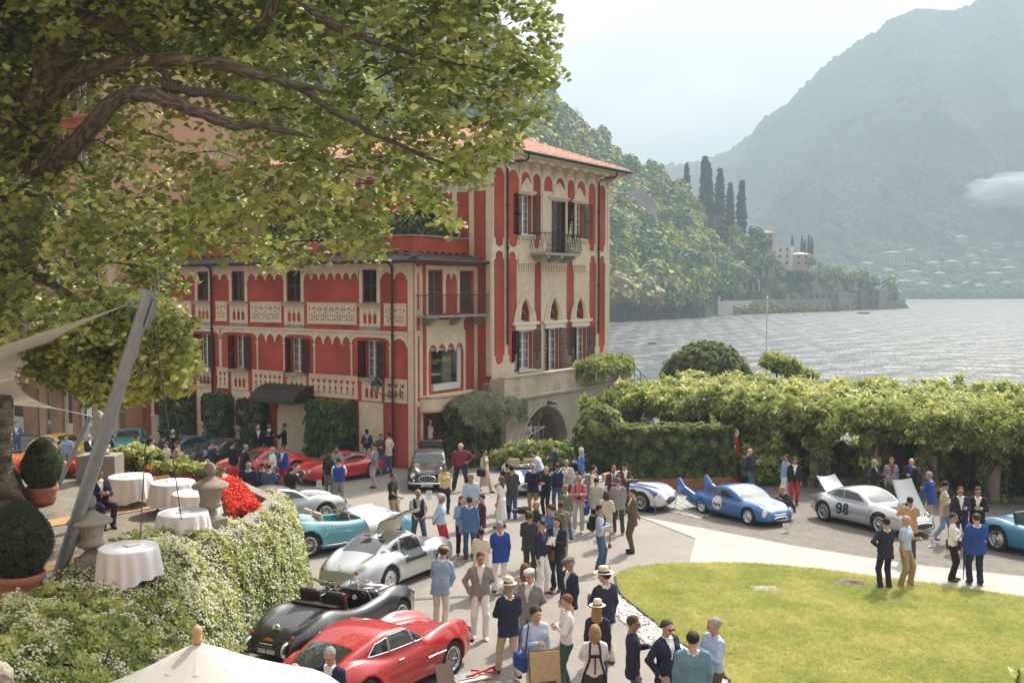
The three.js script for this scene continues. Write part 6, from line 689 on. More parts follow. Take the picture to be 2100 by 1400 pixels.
const bed = (l,a,b,w,n,seed) => { const t = thing('flower_bed',l,'flowers',[a[0],TERR,a[1]]),R = rng(seed),L = [],G = [];for (let i = 0;i < n;i++) { const k = R(),o = (R() - 0.5) * w,dx = b[0] - a[0],dz = b[1] - a[1],d = Math.hypot(dx,dz),x = dx * k - (dz / d) * o,z = dz * k + (dx / d) * o,y = 0.12 + R() * 0.22 + 0.1 * n2(x * 2,z * 2);L.push([V(x,y,z),randQ(R),0.8 + R() * 0.7,rgb(1 + R() * 0.3,1 + R() * 2,1)]);if (i % 2) G.push([V(x,y - 0.09,z),lookQ(Yup,R),0.5,GREEN(R,...PAL.hedge,0.5)]);} scatter('blossoms',petal,redM,L,t);scatter('leaves',TUFT.oval,leafMat,G,t);};
bed('bed of bright red geraniums on the terrace edge right of the second urn',[-7.64,-26.39],[-6.22,-23.13],0.55,900,91);bed('strip of red geraniums in front of the variegated shrubs',[-10.33,-28.29],[-8.27,-26.64],0.3,420,92);bed('small clump of dark red flowers in front of the jasmine table',[-6.95,-19.39],[-6.83,-19.75],0.2,110,93);bed('red geraniums along the wall behind the dark topiary',[-14.42,-28.44],[-11.96,-28.58],0.4,700,94);
{ const [x,z] = [-11.62,-27.93],t = thing('stone_pier','squat stone pier with a pale garden statue on top by the far rim','pier',[x,TERR,z]);mesh('block',new RoundedBoxGeometry(1.1,0.75,0.7,2,0.03).translate(0,0.37,0),limeStone,t);const m = new MB();m.lathe([[0,0.75],[0.26,0.75],[0.24,0.85],[0.12,0.95],[0.1,1.1],[0.24,1.35],[0.26,1.5],[0.16,1.62],[0.2,1.75],[0.08,1.95],[0,2.0]],20);m.build('statue',std(rgb(0.55,0.5,0.44),0.95,{ map: T.stain }),t);}
// star jasmine: a broad bank from the terrace rim to the drive
const xi = spline([[-26,-6.6],[-24.8,-6.0],[-21.5,-6.5],[-19.6,-7.55],[-18.4,-8.0],[-16.5,-8.7],[-14,-9.9],[-9,-12.5]]),xo = spline([[-26,-5.9],[-25,-5.2],[-23.2,-4.85],[-20.4,-5.35],[-17.5,-5.1],[-14.5,-4.75],[-12.5,-4.75],[-9,-4.9]]);
const hgt = (t,z,x) => { const g = gy(z);return lerp(1.3 + 0.38 * Math.exp(-(((z + 19.3) / 1.7) ** 2)),g + 0.1,Math.pow(clamp(t,0,1),3.2)) + 0.16 * fbm(x * 0.8,z * 0.8,3) - 0.12 * (1 - sstep(t,0,0.08));};
const jas = thing('jasmine_bank','broad bank of star jasmine in white flower spilling from the terrace to the drive','jasmine',[0,0,0]),R = rng(101);
{ const nx = 40,nz = 80,P = [],I = [];for (let j = 0;j <= nz;j++) for (let i = 0;i <= nx;i++) { const z = lerp(-25.8,-9,j / nz),t = i / nx,x = lerp(xi(z),xo(z),t);P.push(x,hgt(t,z,x) - 0.13,z);if (i < nx && j < nz) { const b = j * (nx + 1) + i;I.push(b,b + nx + 1,b + 1,b + 1,b + nx + 1,b + nx + 2);} } const g = new THREE.BufferGeometry();g.setAttribute('position',new THREE.Float32BufferAttribute(P,3));g.setIndex(I);g.computeVertexNormals();const m = coreMat.clone();m.side = THREE.DoubleSide;m.color = rgb(0.02,0.03,0.01);mesh('dark_core',g,m,jas);}  // dark sheet beneath the jasmine leaves, inner shade put into its colour
const samp = (lo) => (R) => { const z = lerp(-25.8,-9.5,Math.pow(R(),0.85)),t = Math.pow(R(),0.7),x = lerp(xi(z),xo(z),t),q = fbm(x * 1.3,z * 1.3,3),y = hgt(t,z,x) + q * 0.1;return [V(x,y + lo - R() * 0.07,z),V(0.2 + 1.6 * t * t,1,0.25).normalize(),0.52 + q * 0.45 + 0.12 * (1 - t)];};
foliage('foliage',jas,12500,samp(0),TUFT.oval,0.95,'vine',R);
const star = (() => { const m = [];for (let i = 0;i < 5;i++) { const g = leaf('oval',0.026,0.02,R);g.rotateY((i * 6.283) / 5);m.push(g);} return mergeGeometries(m);})(),fl = (() => { const m = [],r = rng(8);for (let i = 0;i < 6;i++) m.push(star.clone().rotateX((r() - 0.5) * 1.2).translate((r() - 0.5) * 0.16,r() * 0.06,(r() - 0.5) * 0.16));return mergeGeometries(m);})();
{ const L = [];let k = 0;while (k < 3000) { const [p,n] = samp(0.06)(R);const q = fbm(p.x * 0.7 + 5,p.z * 0.7,3) + (p.z < -17 ? 0.35 : -0.28) + (p.y > 1.1 ? 0.12 : 0);if (q < 0) continue;L.push([p,lookQ(V(n.x + (R() - 0.5) * 0.8,n.y,n.z + (R() - 0.5) * 0.8).normalize(),R),0.7 + R() * 0.4,rgb(0.66,0.66,0.50)]);k++;} scatter('blossoms',fl,phys(rgb(1,1,1),0.9,{ side: THREE.DoubleSide,transmission: 0.25 }),L,jas);}
// sail awning, its masts and stays
const galv = std(rgb(0.36,0.40,0.44),0.45,{ metalness: 0.6,map: rep(T.mott,0.7) });
{ const top = V(-6.38,6.5,-17.6),foot = V(-8.32,-17.92),t = thing('steel_mast','thick galvanized steel mast leaning beside the stone urn and holding the sail','mast',[0,0,0]),f = V(foot.x,TERR,foot.y);f.set(-8.32,-17.92,0);f.set(f.x,TERR,f.y);new MB().rod(f,top,0.12,0.12,24).build('tube',galv,t);const d = top.clone().sub(f).normalize();const b = new MB();b.rod(f,f.clone().addScaledVector(d,0.04),0.3,0.3,20);b.build('base_plate',galv,t);const c = new MB();c.add(new THREE.BoxGeometry(0.36,0.02,0.28).applyQuaternion(new THREE.Quaternion().setFromUnitVectors(Yup,d)).translate(top.x,top.y,top.z));c.build('cap_plate',galv,t);const fin = new MB(),m = top.clone().addScaledVector(d,-0.5);fin.add(new THREE.BoxGeometry(0.03,0.5,0.2).translate(0.14,0.15,0).applyQuaternion(new THREE.Quaternion().setFromUnitVectors(Yup,d)).translate(m.x,m.y,m.z));fin.build('stay_fin',galv,t);
const cable = (l,a,b) => { const m = new MB();m.rod(a,b,0.012,0.012,6);const o = m.build('stay_cable',std(rgb(0.16,0.16,0.17),0.4,{ metalness: 0.7 }),scene);tag(o,l,'cable');};const k = V(-6.33,6.03,-17.6);cable('left one of two thin steel stay cables running down from the mast head',k,V(-7.06,1.3,-18.6));cable('right one of two thin steel stay cables running down from the mast head',k,V(-6.83,1.21,-20.6));
const A = V(-6.72,6.3,-17.5),B = V(-12.14,3.37,-26.4),C = V(-10.59,4.92,-16.5),D = V(-16.04,3.93,-25),ctl = V(-12.15,4.69,-21.5),n = 40,P = [],I = [],q = V(0,0,0);for (let j = 0;j <= n;j++) { const v = j / n,e = A.clone().multiplyScalar((1 - v) ** 2).addScaledVector(ctl,2 * v * (1 - v)).addScaledVector(B,v * v),l = C.clone().lerp(D,v);l.y -= 0.25 * Math.sin(v * Math.PI);for (let i = 0;i <= n;i++) { q.copy(e).lerp(l,i / n);P.push(q.x,q.y,q.z);if (i < n && j < n) { const b = j * (n + 1) + i;I.push(b,b + 1,b + n + 2,b,b + n + 2,b + n + 1);} } } const g = new THREE.BufferGeometry();g.setAttribute('position',new THREE.Float32BufferAttribute(P,3));g.setIndex(I);g.computeVertexNormals();
const s = thing('sail_awning','taut beige canvas sail awning stretched between the leaning masts','awning',[0,0,0]);mesh('canvas',g,phys(rgb(0.74,0.67,0.59),0.95,{ side: THREE.DoubleSide,transmission: 0.35 }),s);const hem = [];for (let j = 0;j <= 16;j++) { const v = j / 16;hem.push(A.clone().multiplyScalar((1 - v) ** 2).addScaledVector(ctl,2 * v * (1 - v)).addScaledVector(B,v * v));} new MB().add(tubeGeo(hem,0.014,6,50)).build('hem',std(rgb(0.55,0.5,0.45),0.8),s);const sh = new MB(),tA = top.clone().addScaledVector(d,-0.15).add(V(-0.16,0,0));for (let i = 0;i < 4;i++) { const p = A.clone().lerp(tA,(i + 0.5) / 4),tg = new THREE.TorusGeometry(0.045,0.012,6,14);if (i % 2) tg.rotateX(Math.PI / 2);sh.add(tg.scale(1.5,1,1).translate(p.x,p.y,p.z));} sh.build('shackle',galv,s);
const t2 = V(-11.47,3.1,-27),f2 = V(-12.35,0.93,-26.8);f2.y = TERR - 0.05;const u = thing('steel_mast','slender steel mast leaning at the far side of the sail behind the dark topiary','mast',[0,0,0]);new MB().rod(f2,t2,0.06,0.06,14).build('tube',galv,u);new MB().rod(B,t2,0.012,0.012,5).build('tension_wire',galv,u);new MB().rod(t2,t2.clone().add(V(0.35,-1.3,0.2)),0.01,0.01,5).build('stay_wire',galv,u);}
// parasol in the foreground
{ const [x,y,z] = [-4.01,2.05,-12.5],t = thing('parasol','large off white parasol with a wooden knob seen from above at the bottom edge','parasol',[x,gy(z),z],0.25),H = y - gy(z),N = 8,P = [],I = [],rows = 14;const cl = phys(rgb(0.60,0.575,0.54),0.9,{ side: THREE.DoubleSide,transmission: 0.2 });for (let j = 0;j <= rows;j++) for (let i = 0;i <= N * 8;i++) { const a = (i / (N * 8)) * 6.2832,s = Math.abs(Math.cos((a * N) / 2)),r = 0.12 + (j / rows) * 2.0,f = (j / rows) * 0.1 * (1 - s) * (j / rows);P.push(Math.cos(a) * r,H - 0.02 - (r - 0.12) * 0.5 - f - 0.03 * Math.sin((j / rows) * Math.PI) * 1.2,Math.sin(a) * r);if (j < rows && i < N * 8) { const b = j * (N * 8 + 1) + i;I.push(b,b + 1,b + N * 8 + 2,b,b + N * 8 + 2,b + N * 8 + 1);} } const g = new THREE.BufferGeometry();g.setAttribute('position',new THREE.Float32BufferAttribute(P,3));g.setIndex(I);g.computeVertexNormals();mesh('canopy',g,cl,t);
const cap = new THREE.ConeGeometry(0.5,0.26,8,4,true).translate(0,H - 0.09,0),cp = cap.attributes.position;cap.computeVertexNormals();mesh('vent_cap',cap,cl,t);new MB().lathe([[0,0],[0.055,0],[0.07,0.03],[0.055,0.06],[0.045,0.09],[0.065,0.15],[0.05,0.21],[0,0.23]],18,new THREE.Matrix4().makeTranslation(0,H + 0.02,0)).build('knob',std(rgb(0.52,0.33,0.17),0.5),t);new MB().rod(V(0,0,0),V(0,H,0),0.035,0.035,12).build('pole',woodC,t);for (let i = 0;i < N;i++) { const a = (i / N) * 6.2832;new MB().rod(V(0,H - 0.08,0),V(Math.cos(a) * 2.1,H - 1.09,Math.sin(a) * 2.1),0.014,0.012,6).build('rib',woodC,t);} mesh('base',new THREE.CylinderGeometry(0.35,0.38,0.1,24).translate(0,0.05,0),limeStone,t);}
{ const [x,y,z] = [-5.25,3.07,-10],t = thing('stone_figure','weathered stone garden figure cut by the lower left edge','statue',[x,0,z]);mesh('pier',new RoundedBoxGeometry(0.5,3.0,0.5,2,0.03).translate(0,0.4,0),limeStone,t);const f = (q,c,r) => { let d = 1e9;for (let i = 0;i < c.length;i++) d = smin(d,Math.hypot(q[0] - c[i][0],q[1] - c[i][1],q[2] - c[i][2]) - r[i],0.08);return d + 0.012 * n3(q[0] * 14,q[1] * 14,q[2] * 14);};const c = [[0,1.95,0],[0.05,2.25,0],[-0.02,2.62,0.02],[0.2,2.15,0.1],[-0.18,2.2,0.1],[0.16,2.4,0.12]],r = [0.26,0.24,0.17,0.1,0.1,0.09];mesh('figure',netGeo((a,b,d) => f([a,b,d],c,r),[-0.5,1.5,-0.5],[0.5,3,0.5],0.03),limeStone,t);}
}
// ---------- the cars ----------
const lut = (k) => { const s = spline(k),x0 = k[0][0],x1 = k[k.length - 1][0],N = 500,a = new Float32Array(N + 1);for (let i = 0;i <= N;i++) a[i] = s(lerp(x0,x1,i / N));return (x) => { const q = clamp((x - x0) / (x1 - x0),0,1) * N,i = Math.min(q | 0,N - 1);return a[i] + (a[i + 1] - a[i]) * (q - i);};};
const paint = (r,g,b,metal = 0) => phys(rgb(r,g,b),metal ? 0.32 : 0.4,{ metalness: metal,clearcoat: 1,clearcoatRoughness: 0.04 });
const chrome = std(rgb(0.72,0.73,0.75),0.12,{ metalness: 1 }),tyreMat = std(rgb(0.022,0.021,0.02),0.85),carGlass = phys(rgb(0.03,0.036,0.036),0.03,{ specularIntensity: 1,clearcoat: 1,clearcoatRoughness: 0.02 }),blackM = std(rgb(0.012,0.012,0.012),0.6),lampGlass = phys(rgb(0.75,0.76,0.74),0.08,{ clearcoat: 1 }),tanM = std(rgb(0.42,0.30,0.18),0.75),redGlass = phys(rgb(0.35,0.02,0.015),0.15,{ clearcoat: 1 }),plateM = std(rgb(0.72,0.71,0.66),0.6),whiteM = std(rgb(0.72,0.71,0.69),0.5),silverM = std(rgb(0.5,0.51,0.52),0.3,{ metalness: 0.9 });
const wheelCache = {};
function wheelModel(R,kind) { // axle along z, face towards +z
const key = R + kind;if (wheelCache[key]) return wheelCache[key];const g = new THREE.Group(),r = R * 0.66;
const tp = [[r,-0.08],[R * 0.9,-0.095],[R * 0.98,-0.075],[R,-0.04],[R,0.04],[R * 0.98,0.075],[R * 0.9,0.095],[r,0.08]].map(([x,y]) => new THREE.Vector2(x,y));mesh('tyre',new THREE.LatheGeometry(tp,40).rotateX(Math.PI / 2),tyreMat,g);
const m = new MB(),ring = (a,z,t) => m.add(new THREE.TorusGeometry(a,t,8,36).translate(0,0,z));ring(r,0.075,0.014);ring(r * 0.92,0.05,0.016);
if (kind === 'wire') { for (let i = 0;i < 40;i++) { const a = (i / 40) * 6.2832,b = a + (i % 2 ? 0.35 : -0.35);m.rod(V(Math.cos(a) * r * 0.93,Math.sin(a) * r * 0.93,0.045),V(Math.cos(b) * r * 0.2,Math.sin(b) * r * 0.2,i % 4 < 2 ? 0.085 : 0.03),0.005,0.005,4);} m.rod(V(0,0,-0.02),V(0,0,0.1),r * 0.21,r * 0.17,14);m.box(-0.075,0.075,-0.02,0.02,0.09,0.115,0.006);}
else if (kind === 'disc') { m.lathe([[0,0.09],[r * 0.28,0.085],[r * 0.36,0.055],[r * 0.7,0.06],[r * 0.92,0.045],[r,0.07]],36,new THREE.Matrix4().makeRotationX(Math.PI / 2));ring(r * 0.55,0.062,0.012);}
else { for (let i = 0;i < 10;i++) { const a = (i / 10) * 6.2832;m.rod(V(Math.cos(a) * r * 0.93,Math.sin(a) * r * 0.93,0.05),V(Math.cos(a) * r * 0.25,Math.sin(a) * r * 0.25,0.06),0.028,0.02,5);} m.rod(V(0,0,0),V(0,0,0.085),r * 0.28,r * 0.2,14);}
m.build('rim',kind === 'alloy' ? silverM : chrome,g);mesh('hub_back',new THREE.CylinderGeometry(r * 0.93,r * 0.93,0.02,28).rotateX(Math.PI / 2).translate(0,0,-0.03),blackM,g);return (wheelCache[key] = g);
}
// the implicit body of a car: x forward, y up, z across
function carField(s) {
const top = lut(s.top),half = lut(s.half),bot = lut(s.bot ?? [[-3,0.2],[3,0.2]]),fen = lut(s.fen ?? [[-3,0],[3,0]]),gh = s.roof && lut(s.roof),ghw = s.roof && lut(s.roofW),x0 = s.top[0][0],x1 = s.top[s.top.length - 1][0],cx = (x0 + x1) / 2,hl = (x1 - x0) / 2,gx = s.roof ? (s.roof[0][0] + s.roof[s.roof.length - 1][0]) / 2 : 0,gl = s.roof ? (s.roof[s.roof.length - 1][0] - s.roof[0][0]) / 2 : 0,zf = s.fenZ ?? 0.72,fs = s.fenS ?? 0.2,cr = s.crown ?? 0.05,ym = s.ym ?? 0.5,tuck = s.tuck ?? 0.5,Ra = s.R + (s.gap ?? 0.05),flare = s.flare ?? 0.03,rr = s.round ?? 0.12;
const body = (x,y,z) => {
const a = Math.abs(z),w = half(x),q = a / w,t = top(x) - cr * q * q + fen(x) * Math.exp(-(((q - zf) / fs) ** 2));let fl = 0;for (const xw of s.wheels) { const r = Math.hypot(x - xw,y - s.R);fl += flare * Math.exp(-(((r - Ra) / 0.13) ** 2));}
let d = smax((y - t) * 0.85,a - w * (1 - tuck * (y - ym) * (y - ym)) - fl,rr);d = smax(d,bot(x) - y,0.08);d = smax(d,Math.abs(x - cx) - hl,s.endR ?? 0.16);
if (s.cut) for (const f of s.cut) d = smax(d,-f(x,y,z),0.03);
for (const xw of s.wheels) { const c = smax(Math.hypot(x - xw,y - s.R) - Ra,w - 0.36 - a,0.02);d = smax(d,-c,0.02);}
if (s.skirt) d = smin(d,smax(smax(a - w * (1 - tuck * (y - ym) * (y - ym)) + 0.01,Math.hypot(x - s.skirt[0],y - s.R) - Ra - 0.05,0.01),Math.max(s.skirt[1] - y,w - 0.12 - a),0.01),0.02);
if (s.add) d = smin(d,s.add(x,y,z),s.addK ?? 0.06);return d;
};
const green = gh ? (x,y,z) => { const a = Math.abs(z),w = ghw(x),t = gh(x);return smax(smax(smax((y - t + 0.06 * (a / w) ** 2) * 0.8,a - w * (1 - (s.tum ?? 0.28) * Math.max(0,y - (s.belt ?? 0.85))),0.1),0.55 - y,0.05),Math.abs(x - gx) - gl,0.08);} : null;
return { body,green,all: green ? (x,y,z) => smin(body(x,y,z),green(x,y,z),s.blend ?? 0.05) : body };
}
// a sheet laid on a surface: map(u, v) gives two coordinates, the third is found along the axis
function onSurface(f,axis,from,map,nu,nv,off = 0.006) {
const P = [],I = [],e = 0.004;for (let j = 0;j <= nv;j++) for (let i = 0;i <= nu;i++) P.push(...drop(f,axis,from,map(i / nu,j / nv),off));for (let j = 0;j < nv;j++) for (let i = 0;i < nu;i++) { const b = j * (nu + 1) + i;I.push(b,b + 1,b + nu + 2,b,b + nu + 2,b + nu + 1);}
const g = new THREE.BufferGeometry();g.setAttribute('position',new THREE.Float32BufferAttribute(P,3));g.setIndex(I);g.computeVertexNormals();return g;
}
function drop(f,axis,from,ab,off) { const at = (t) => (axis === 'z' ? [ab[0],ab[1],t] : axis === 'y' ? [ab[0],t,ab[1]] : [t,ab[0],ab[1]]);let t = from,st = from > 0 ? -0.03 : 0.03,n = 0;while (f(...at(t)) > 0 && n++ < 140) t += st;let lo = t - st,hi = t;for (let k = 0;k < 12;k++) { const m = (lo + hi) / 2;f(...at(m)) > 0 ? (lo = m) : (hi = m);} const p = at(lo),e = 0.01,g = V(f(p[0] + e,p[1],p[2]) - f(p[0] - e,p[1],p[2]),f(p[0],p[1] + e,p[2]) - f(p[0],p[1] - e,p[2]),f(p[0],p[1],p[2] + e) - f(p[0],p[1],p[2] - e)).normalize();return [p[0] + g.x * off,p[1] + g.y * off,p[2] + g.z * off];}
const quad = (a,b,c,d) => (u,v) => [lerp(lerp(a[0],b[0],u),lerp(d[0],c[0],u),v),lerp(lerp(a[1],b[1],u),lerp(d[1],c[1],u),v)];
const disc = (x,y,r,s = 1) => (u,v) => [x + Math.cos(u * 6.2832) * r * v,y + Math.sin(u * 6.2832) * r * v * s];
function textOn(f,axis,from,txt,cx,cy,size,flip,off = 0.011,rot = 0) { const g = new THREE.ShapeGeometry(font.generateShapes(txt,size),3);g.computeBoundingBox();const b = g.boundingBox,p = g.attributes.position,mx = (b.min.x + b.max.x) / 2,my = (b.min.y + b.max.y) / 2,c = Math.cos(rot),s = Math.sin(rot);for (let i = 0;i < p.count;i++) { const x = (p.getX(i) - mx) * (flip ? -1 : 1),y = p.getY(i) - my;p.setXYZ(i,...drop(f,axis,from,[cx + x * c - y * s,cy + x * s + y * c],off));} g.computeVertexNormals();return g;}
const GROUND_TILT = new THREE.Quaternion().setFromUnitVectors(Yup,V(0,1,-SLOPE).normalize());
function car(label,s,x,z,hx,hz) {
const t = thing('classic_car',label,'car',[x,gy(z),z]);t.quaternion.copy(GROUND_TILT).multiply(new THREE.Quaternion().setFromAxisAngle(Yup,Math.atan2(-hz,hx)));
const F = carField(s),x0 = s.top[0][0] - 0.1,x1 = s.top[s.top.length - 1][0] + 0.1,W = Math.max(...s.half.map((k) => k[1])) + 0.12,H = Math.max(...s.top.map((k) => k[1]),...(s.roof ?? [[0,0]]).map((k) => k[1])) + 0.35;const h = s.h ?? 0.036;
mesh('body',netGeo(F.all,[x0,0.05,-W],[x1,H,W],h),s.paint,t);
const sheet = (name,axis,from,map,m,nu = 10,nv = 8,off = 0.007,parent = t) => mesh(name,onSurface(F.all,axis,from,map,nu,nv,off),m,parent);
if (s.roof) { // glass: windscreen [xBase, xTop, halfBase, halfTop], rear window the same, side windows as quads
const two = (name,q) => q && sheet(name,'y',2,quad([q[0],-q[2]],[q[0],q[2]],[q[1],q[3]],[q[1],-q[3]]),s.glass ?? carGlass,16,10);two('windscreen',s.screen);two('rear_window',s.rear);for (const q of s.side ?? []) for (const d of [1,-1]) sheet('side_window','z',1.6 * d,quad(...q),s.glass ?? carGlass,10,6);
if (s.trim) for (const q of s.side ?? []) for (const d of [1,-1]) { const m = new MB();for (let i = 0;i < 4;i++) m.tube([0,0.5,1].map((k) => V(...drop(F.all,'z',1.6 * d,[lerp(q[i][0],q[(i + 1) % 4][0],k),lerp(q[i][1],q[(i + 1) % 4][1],k)],0.008))),0.011,5,6);m.build('window_trim',chrome,t);}
}
const wm = wheelModel(s.R,s.wheel ?? 'wire');for (const xw of s.wheels) for (const d of [1,-1]) { const w = new THREE.Group();w.name = 'wheel';for (const c of wm.children) { const k = c.clone();w.add(k);} const zz = (lut(s.half)(xw) - (s.inset ?? 0.1)) * d;w.position.set(xw,s.R,zz);if (d < 0) w.rotation.y = Math.PI;t.add(w);}
{ const m = new MB();m.box(s.wheels[0] - 0.4,s.wheels[1] + 0.4,0.16,0.3,-W + 0.45,W - 0.45);m.build('underbody',blackM,t);}
for (const [y,z,r,xx] of s.lamps ?? []) for (const d of [1,-1]) { let yy = y,p = drop(F.all,'x',3.2,[yy,z * d],0);while ((p[0] < s.wheels[1] + 0.2 || F.all(...p) > 0.03) && yy > 0.3) p = drop(F.all,'x',3.2,[(yy -= 0.02),z * d],0);yy -= r * 0.3;p = drop(F.all,'x',3.2,[yy,z * d],0);const m = new MB();m.add(new THREE.TorusGeometry(r,r * 0.14,8,24).rotateY(Math.PI / 2).translate(p[0] + (xx ?? 0),yy,z * d));const l = m.build('headlight',chrome,t);mesh('lens',new THREE.SphereGeometry(r,18,10,0,6.2832,0,Math.PI / 2).rotateZ(-Math.PI / 2).scale(0.45,1,1).translate(p[0] + (xx ?? 0) - r * 0.1,yy,z * d),lampGlass,l);}
if (s.grille) { const [y,w,hh] = s.grille,g = sheet('grille','x',3.2,(u,v) => [y + Math.sin(u * 6.2832) * hh * v,Math.cos(u * 6.2832) * w * v],blackM,28,4,0.012);const m = new MB();const ring = [];for (let i = 0;i <= 28;i++) { const a = (i / 28) * 6.2832;ring.push(V(...drop(F.all,'x',3.2,[y + Math.sin(a) * hh,Math.cos(a) * w],0.014)));} m.tube(ring,0.016,6,56);for (let i = -3;i <= 3;i++) { const zz = (i / 3.6) * w,k = Math.sqrt(1 - (zz / w) ** 2) * hh;m.tube([V(...drop(F.all,'x',3.2,[y - k,zz],0.018)),V(...drop(F.all,'x',3.2,[y,zz],0.018)),V(...drop(F.all,'x',3.2,[y + k,zz],0.018))],0.006,4,6);} m.build('grille_bar',s.grilleM ?? chrome,g);}
for (const [y,z,r] of s.tails ?? []) for (const d of [1,-1]) { let p = drop(F.all,'x',-3.2,[y,z * d],0),yy = y;while ((p[0] > s.wheels[0] - 0.2 || F.all(...p) > 0.03) && yy > 0.35) p = drop(F.all,'x',-3.2,[(yy -= 0.02),z * d],0);mesh('tail_lamp',new THREE.SphereGeometry(r,12,8).scale(0.6,1.3,1).translate(p[0],yy,z * d),redGlass,t);}
for (const b of s.bumpers ?? []) new MB().tube(b.map((q) => V(...q)),0.035,8,24).build('bumper',chrome,t);
if (s.cockpit) { const [a,b,w,y0] = s.cockpit,m = new MB();for (const d of [1,-1]) { m.box(a + 0.15,a + 0.62,y0 + 0.16,y0 + 0.3,d * 0.33 - 0.24,d * 0.33 + 0.24,0.05);const bk = new RoundedBoxGeometry(0.14,0.55,0.48,3,0.06).rotateZ(0.25).translate(a + 0.16,y0 + 0.5,d * 0.33);m.add(bk);} m.build('seat',s.seatM ?? tanM,t);new MB().box(a - 0.05,b + 0.25,y0 - 0.04,y0,-w,w).box(b - 0.1,b + 0.05,y0 + 0.35,y0 + 0.55,-w + 0.05,w - 0.05,0.04).build('cockpit_floor',s.floorM ?? blackM,t);const sw = new MB(),sg = new THREE.TorusGeometry(0.19,0.012,8,28);sw.add(sg);for (let i = 0;i < 3;i++) { const q = (i * 2.094) + 1.57;sw.rod(V(0,0,0),V(Math.cos(q) * 0.19,Math.sin(q) * 0.19,0),0.008,0.008,5);} sw.rod(V(0,0,0),V(0,0,0.3),0.018,0.018,6);const g = sw.build('steering_wheel',s.wheelM ?? std(rgb(0.12,0.05,0.03),0.4),t);g.rotation.set(0.0,Math.PI / 2,0);g.rotateX(-0.35);g.position.set(b - 0.28,y0 + 0.56,s.rhd ? 0.33 : -0.33);
if (s.aero) { const gp = [];for (let i = 0;i <= 16;i++) { const k = (i / 16) * 2 - 1;gp.push([b + 0.12 - 0.3 * k * k,k * (w - 0.02)]);} const P = [],I = [];gp.forEach(([x,z],i) => { const yb = drop(F.all,'y',2,[x,z],0)[1];P.push(x,Math.max(yb,0.7),z,x - s.aero * 0.55,Math.max(yb,0.7) + s.aero,z * 0.92);if (i < 16) I.push(i * 2,i * 2 + 1,i * 2 + 2,i * 2 + 2,i * 2 + 1,i * 2 + 3);});const g2 = new THREE.BufferGeometry();g2.setAttribute('position',new THREE.Float32BufferAttribute(P,3));g2.setIndex(I);g2.computeVertexNormals();const ws = mesh('windscreen',g2,phys(rgb(0.85,0.92,0.92),0.03,{ transmission: 1,side: THREE.DoubleSide }),t);const fr = [],fr2 = [];for (let i = 0;i <= 16;i++) { fr.push(V(P[i * 6 + 3],P[i * 6 + 4],P[i * 6 + 5]));} new MB().tube([V(P[0],P[1],P[2]),...fr,V(P[96],P[97],P[98])],0.013,6,60).build('screen_frame',chrome,ws);} }
s.extra?.(t,F.all,sheet);return t;
}
// --- pressed shapes shared by several cars ---
const COUPE = { R: 0.33,wheels: [-1.22,1.22],top: [[-2.15,0.6],[-2.0,0.74],[-1.3,0.86],[-0.3,0.84],[0.8,0.86],[1.5,0.8],[2.05,0.66],[2.15,0.55]],half: [[-2.15,0.56],[-1.8,0.72],[-1.2,0.82],[0,0.8],[1.2,0.82],[1.9,0.68],[2.15,0.5]],bot: [[-2.15,0.28],[-1.7,0.22],[0,0.18],[1.8,0.2],[2.15,0.25]],fen: [[-2.15,0],[-1.4,0.12],[-0.7,0.06],[0.3,0.02],[1.2,0.12],[1.8,0.1],[2.15,0]],roof: [[-2.0,0.7],[-1.5,0.95],[-0.9,1.18],[-0.3,1.27],[0.15,1.2],[0.75,0.88],[0.95,0.7]],roofW: [[-2,0.5],[-1.2,0.64],[-0.3,0.72],[0.5,0.72],[0.95,0.66]],screen: [0.72,0.2,0.58,0.47],rear: [-1.52,-0.95,0.4,0.44],side: [[[-0.95,0.93],[-0.42,0.91],[-0.42,1.16],[-0.7,1.13]],[[-0.38,0.91],[0.5,0.9],[0.16,1.13],[-0.38,1.17]]],lamps: [[0.62,0.5,0.085]],grille: [0.42,0.34,0.13],tails: [[0.66,0.5,0.05]] };
const OPEN = { ...COUPE,roof: null,cockpit: [-0.95,0.42,0.58,0.42],cut: [(x,y,z) => smax(smax(Math.abs(x + 0.26) - 0.72,Math.abs(z) - 0.56,0.12),0.42 - y,0.03)] };
const strip = (t,sheet,a,b,w,m,name = 'stripe',z = 0) => sheet(name,'y',2,quad([a,z - w],[a,z + w],[b,z + w],[b,z - w]),m,4,40,0.009);
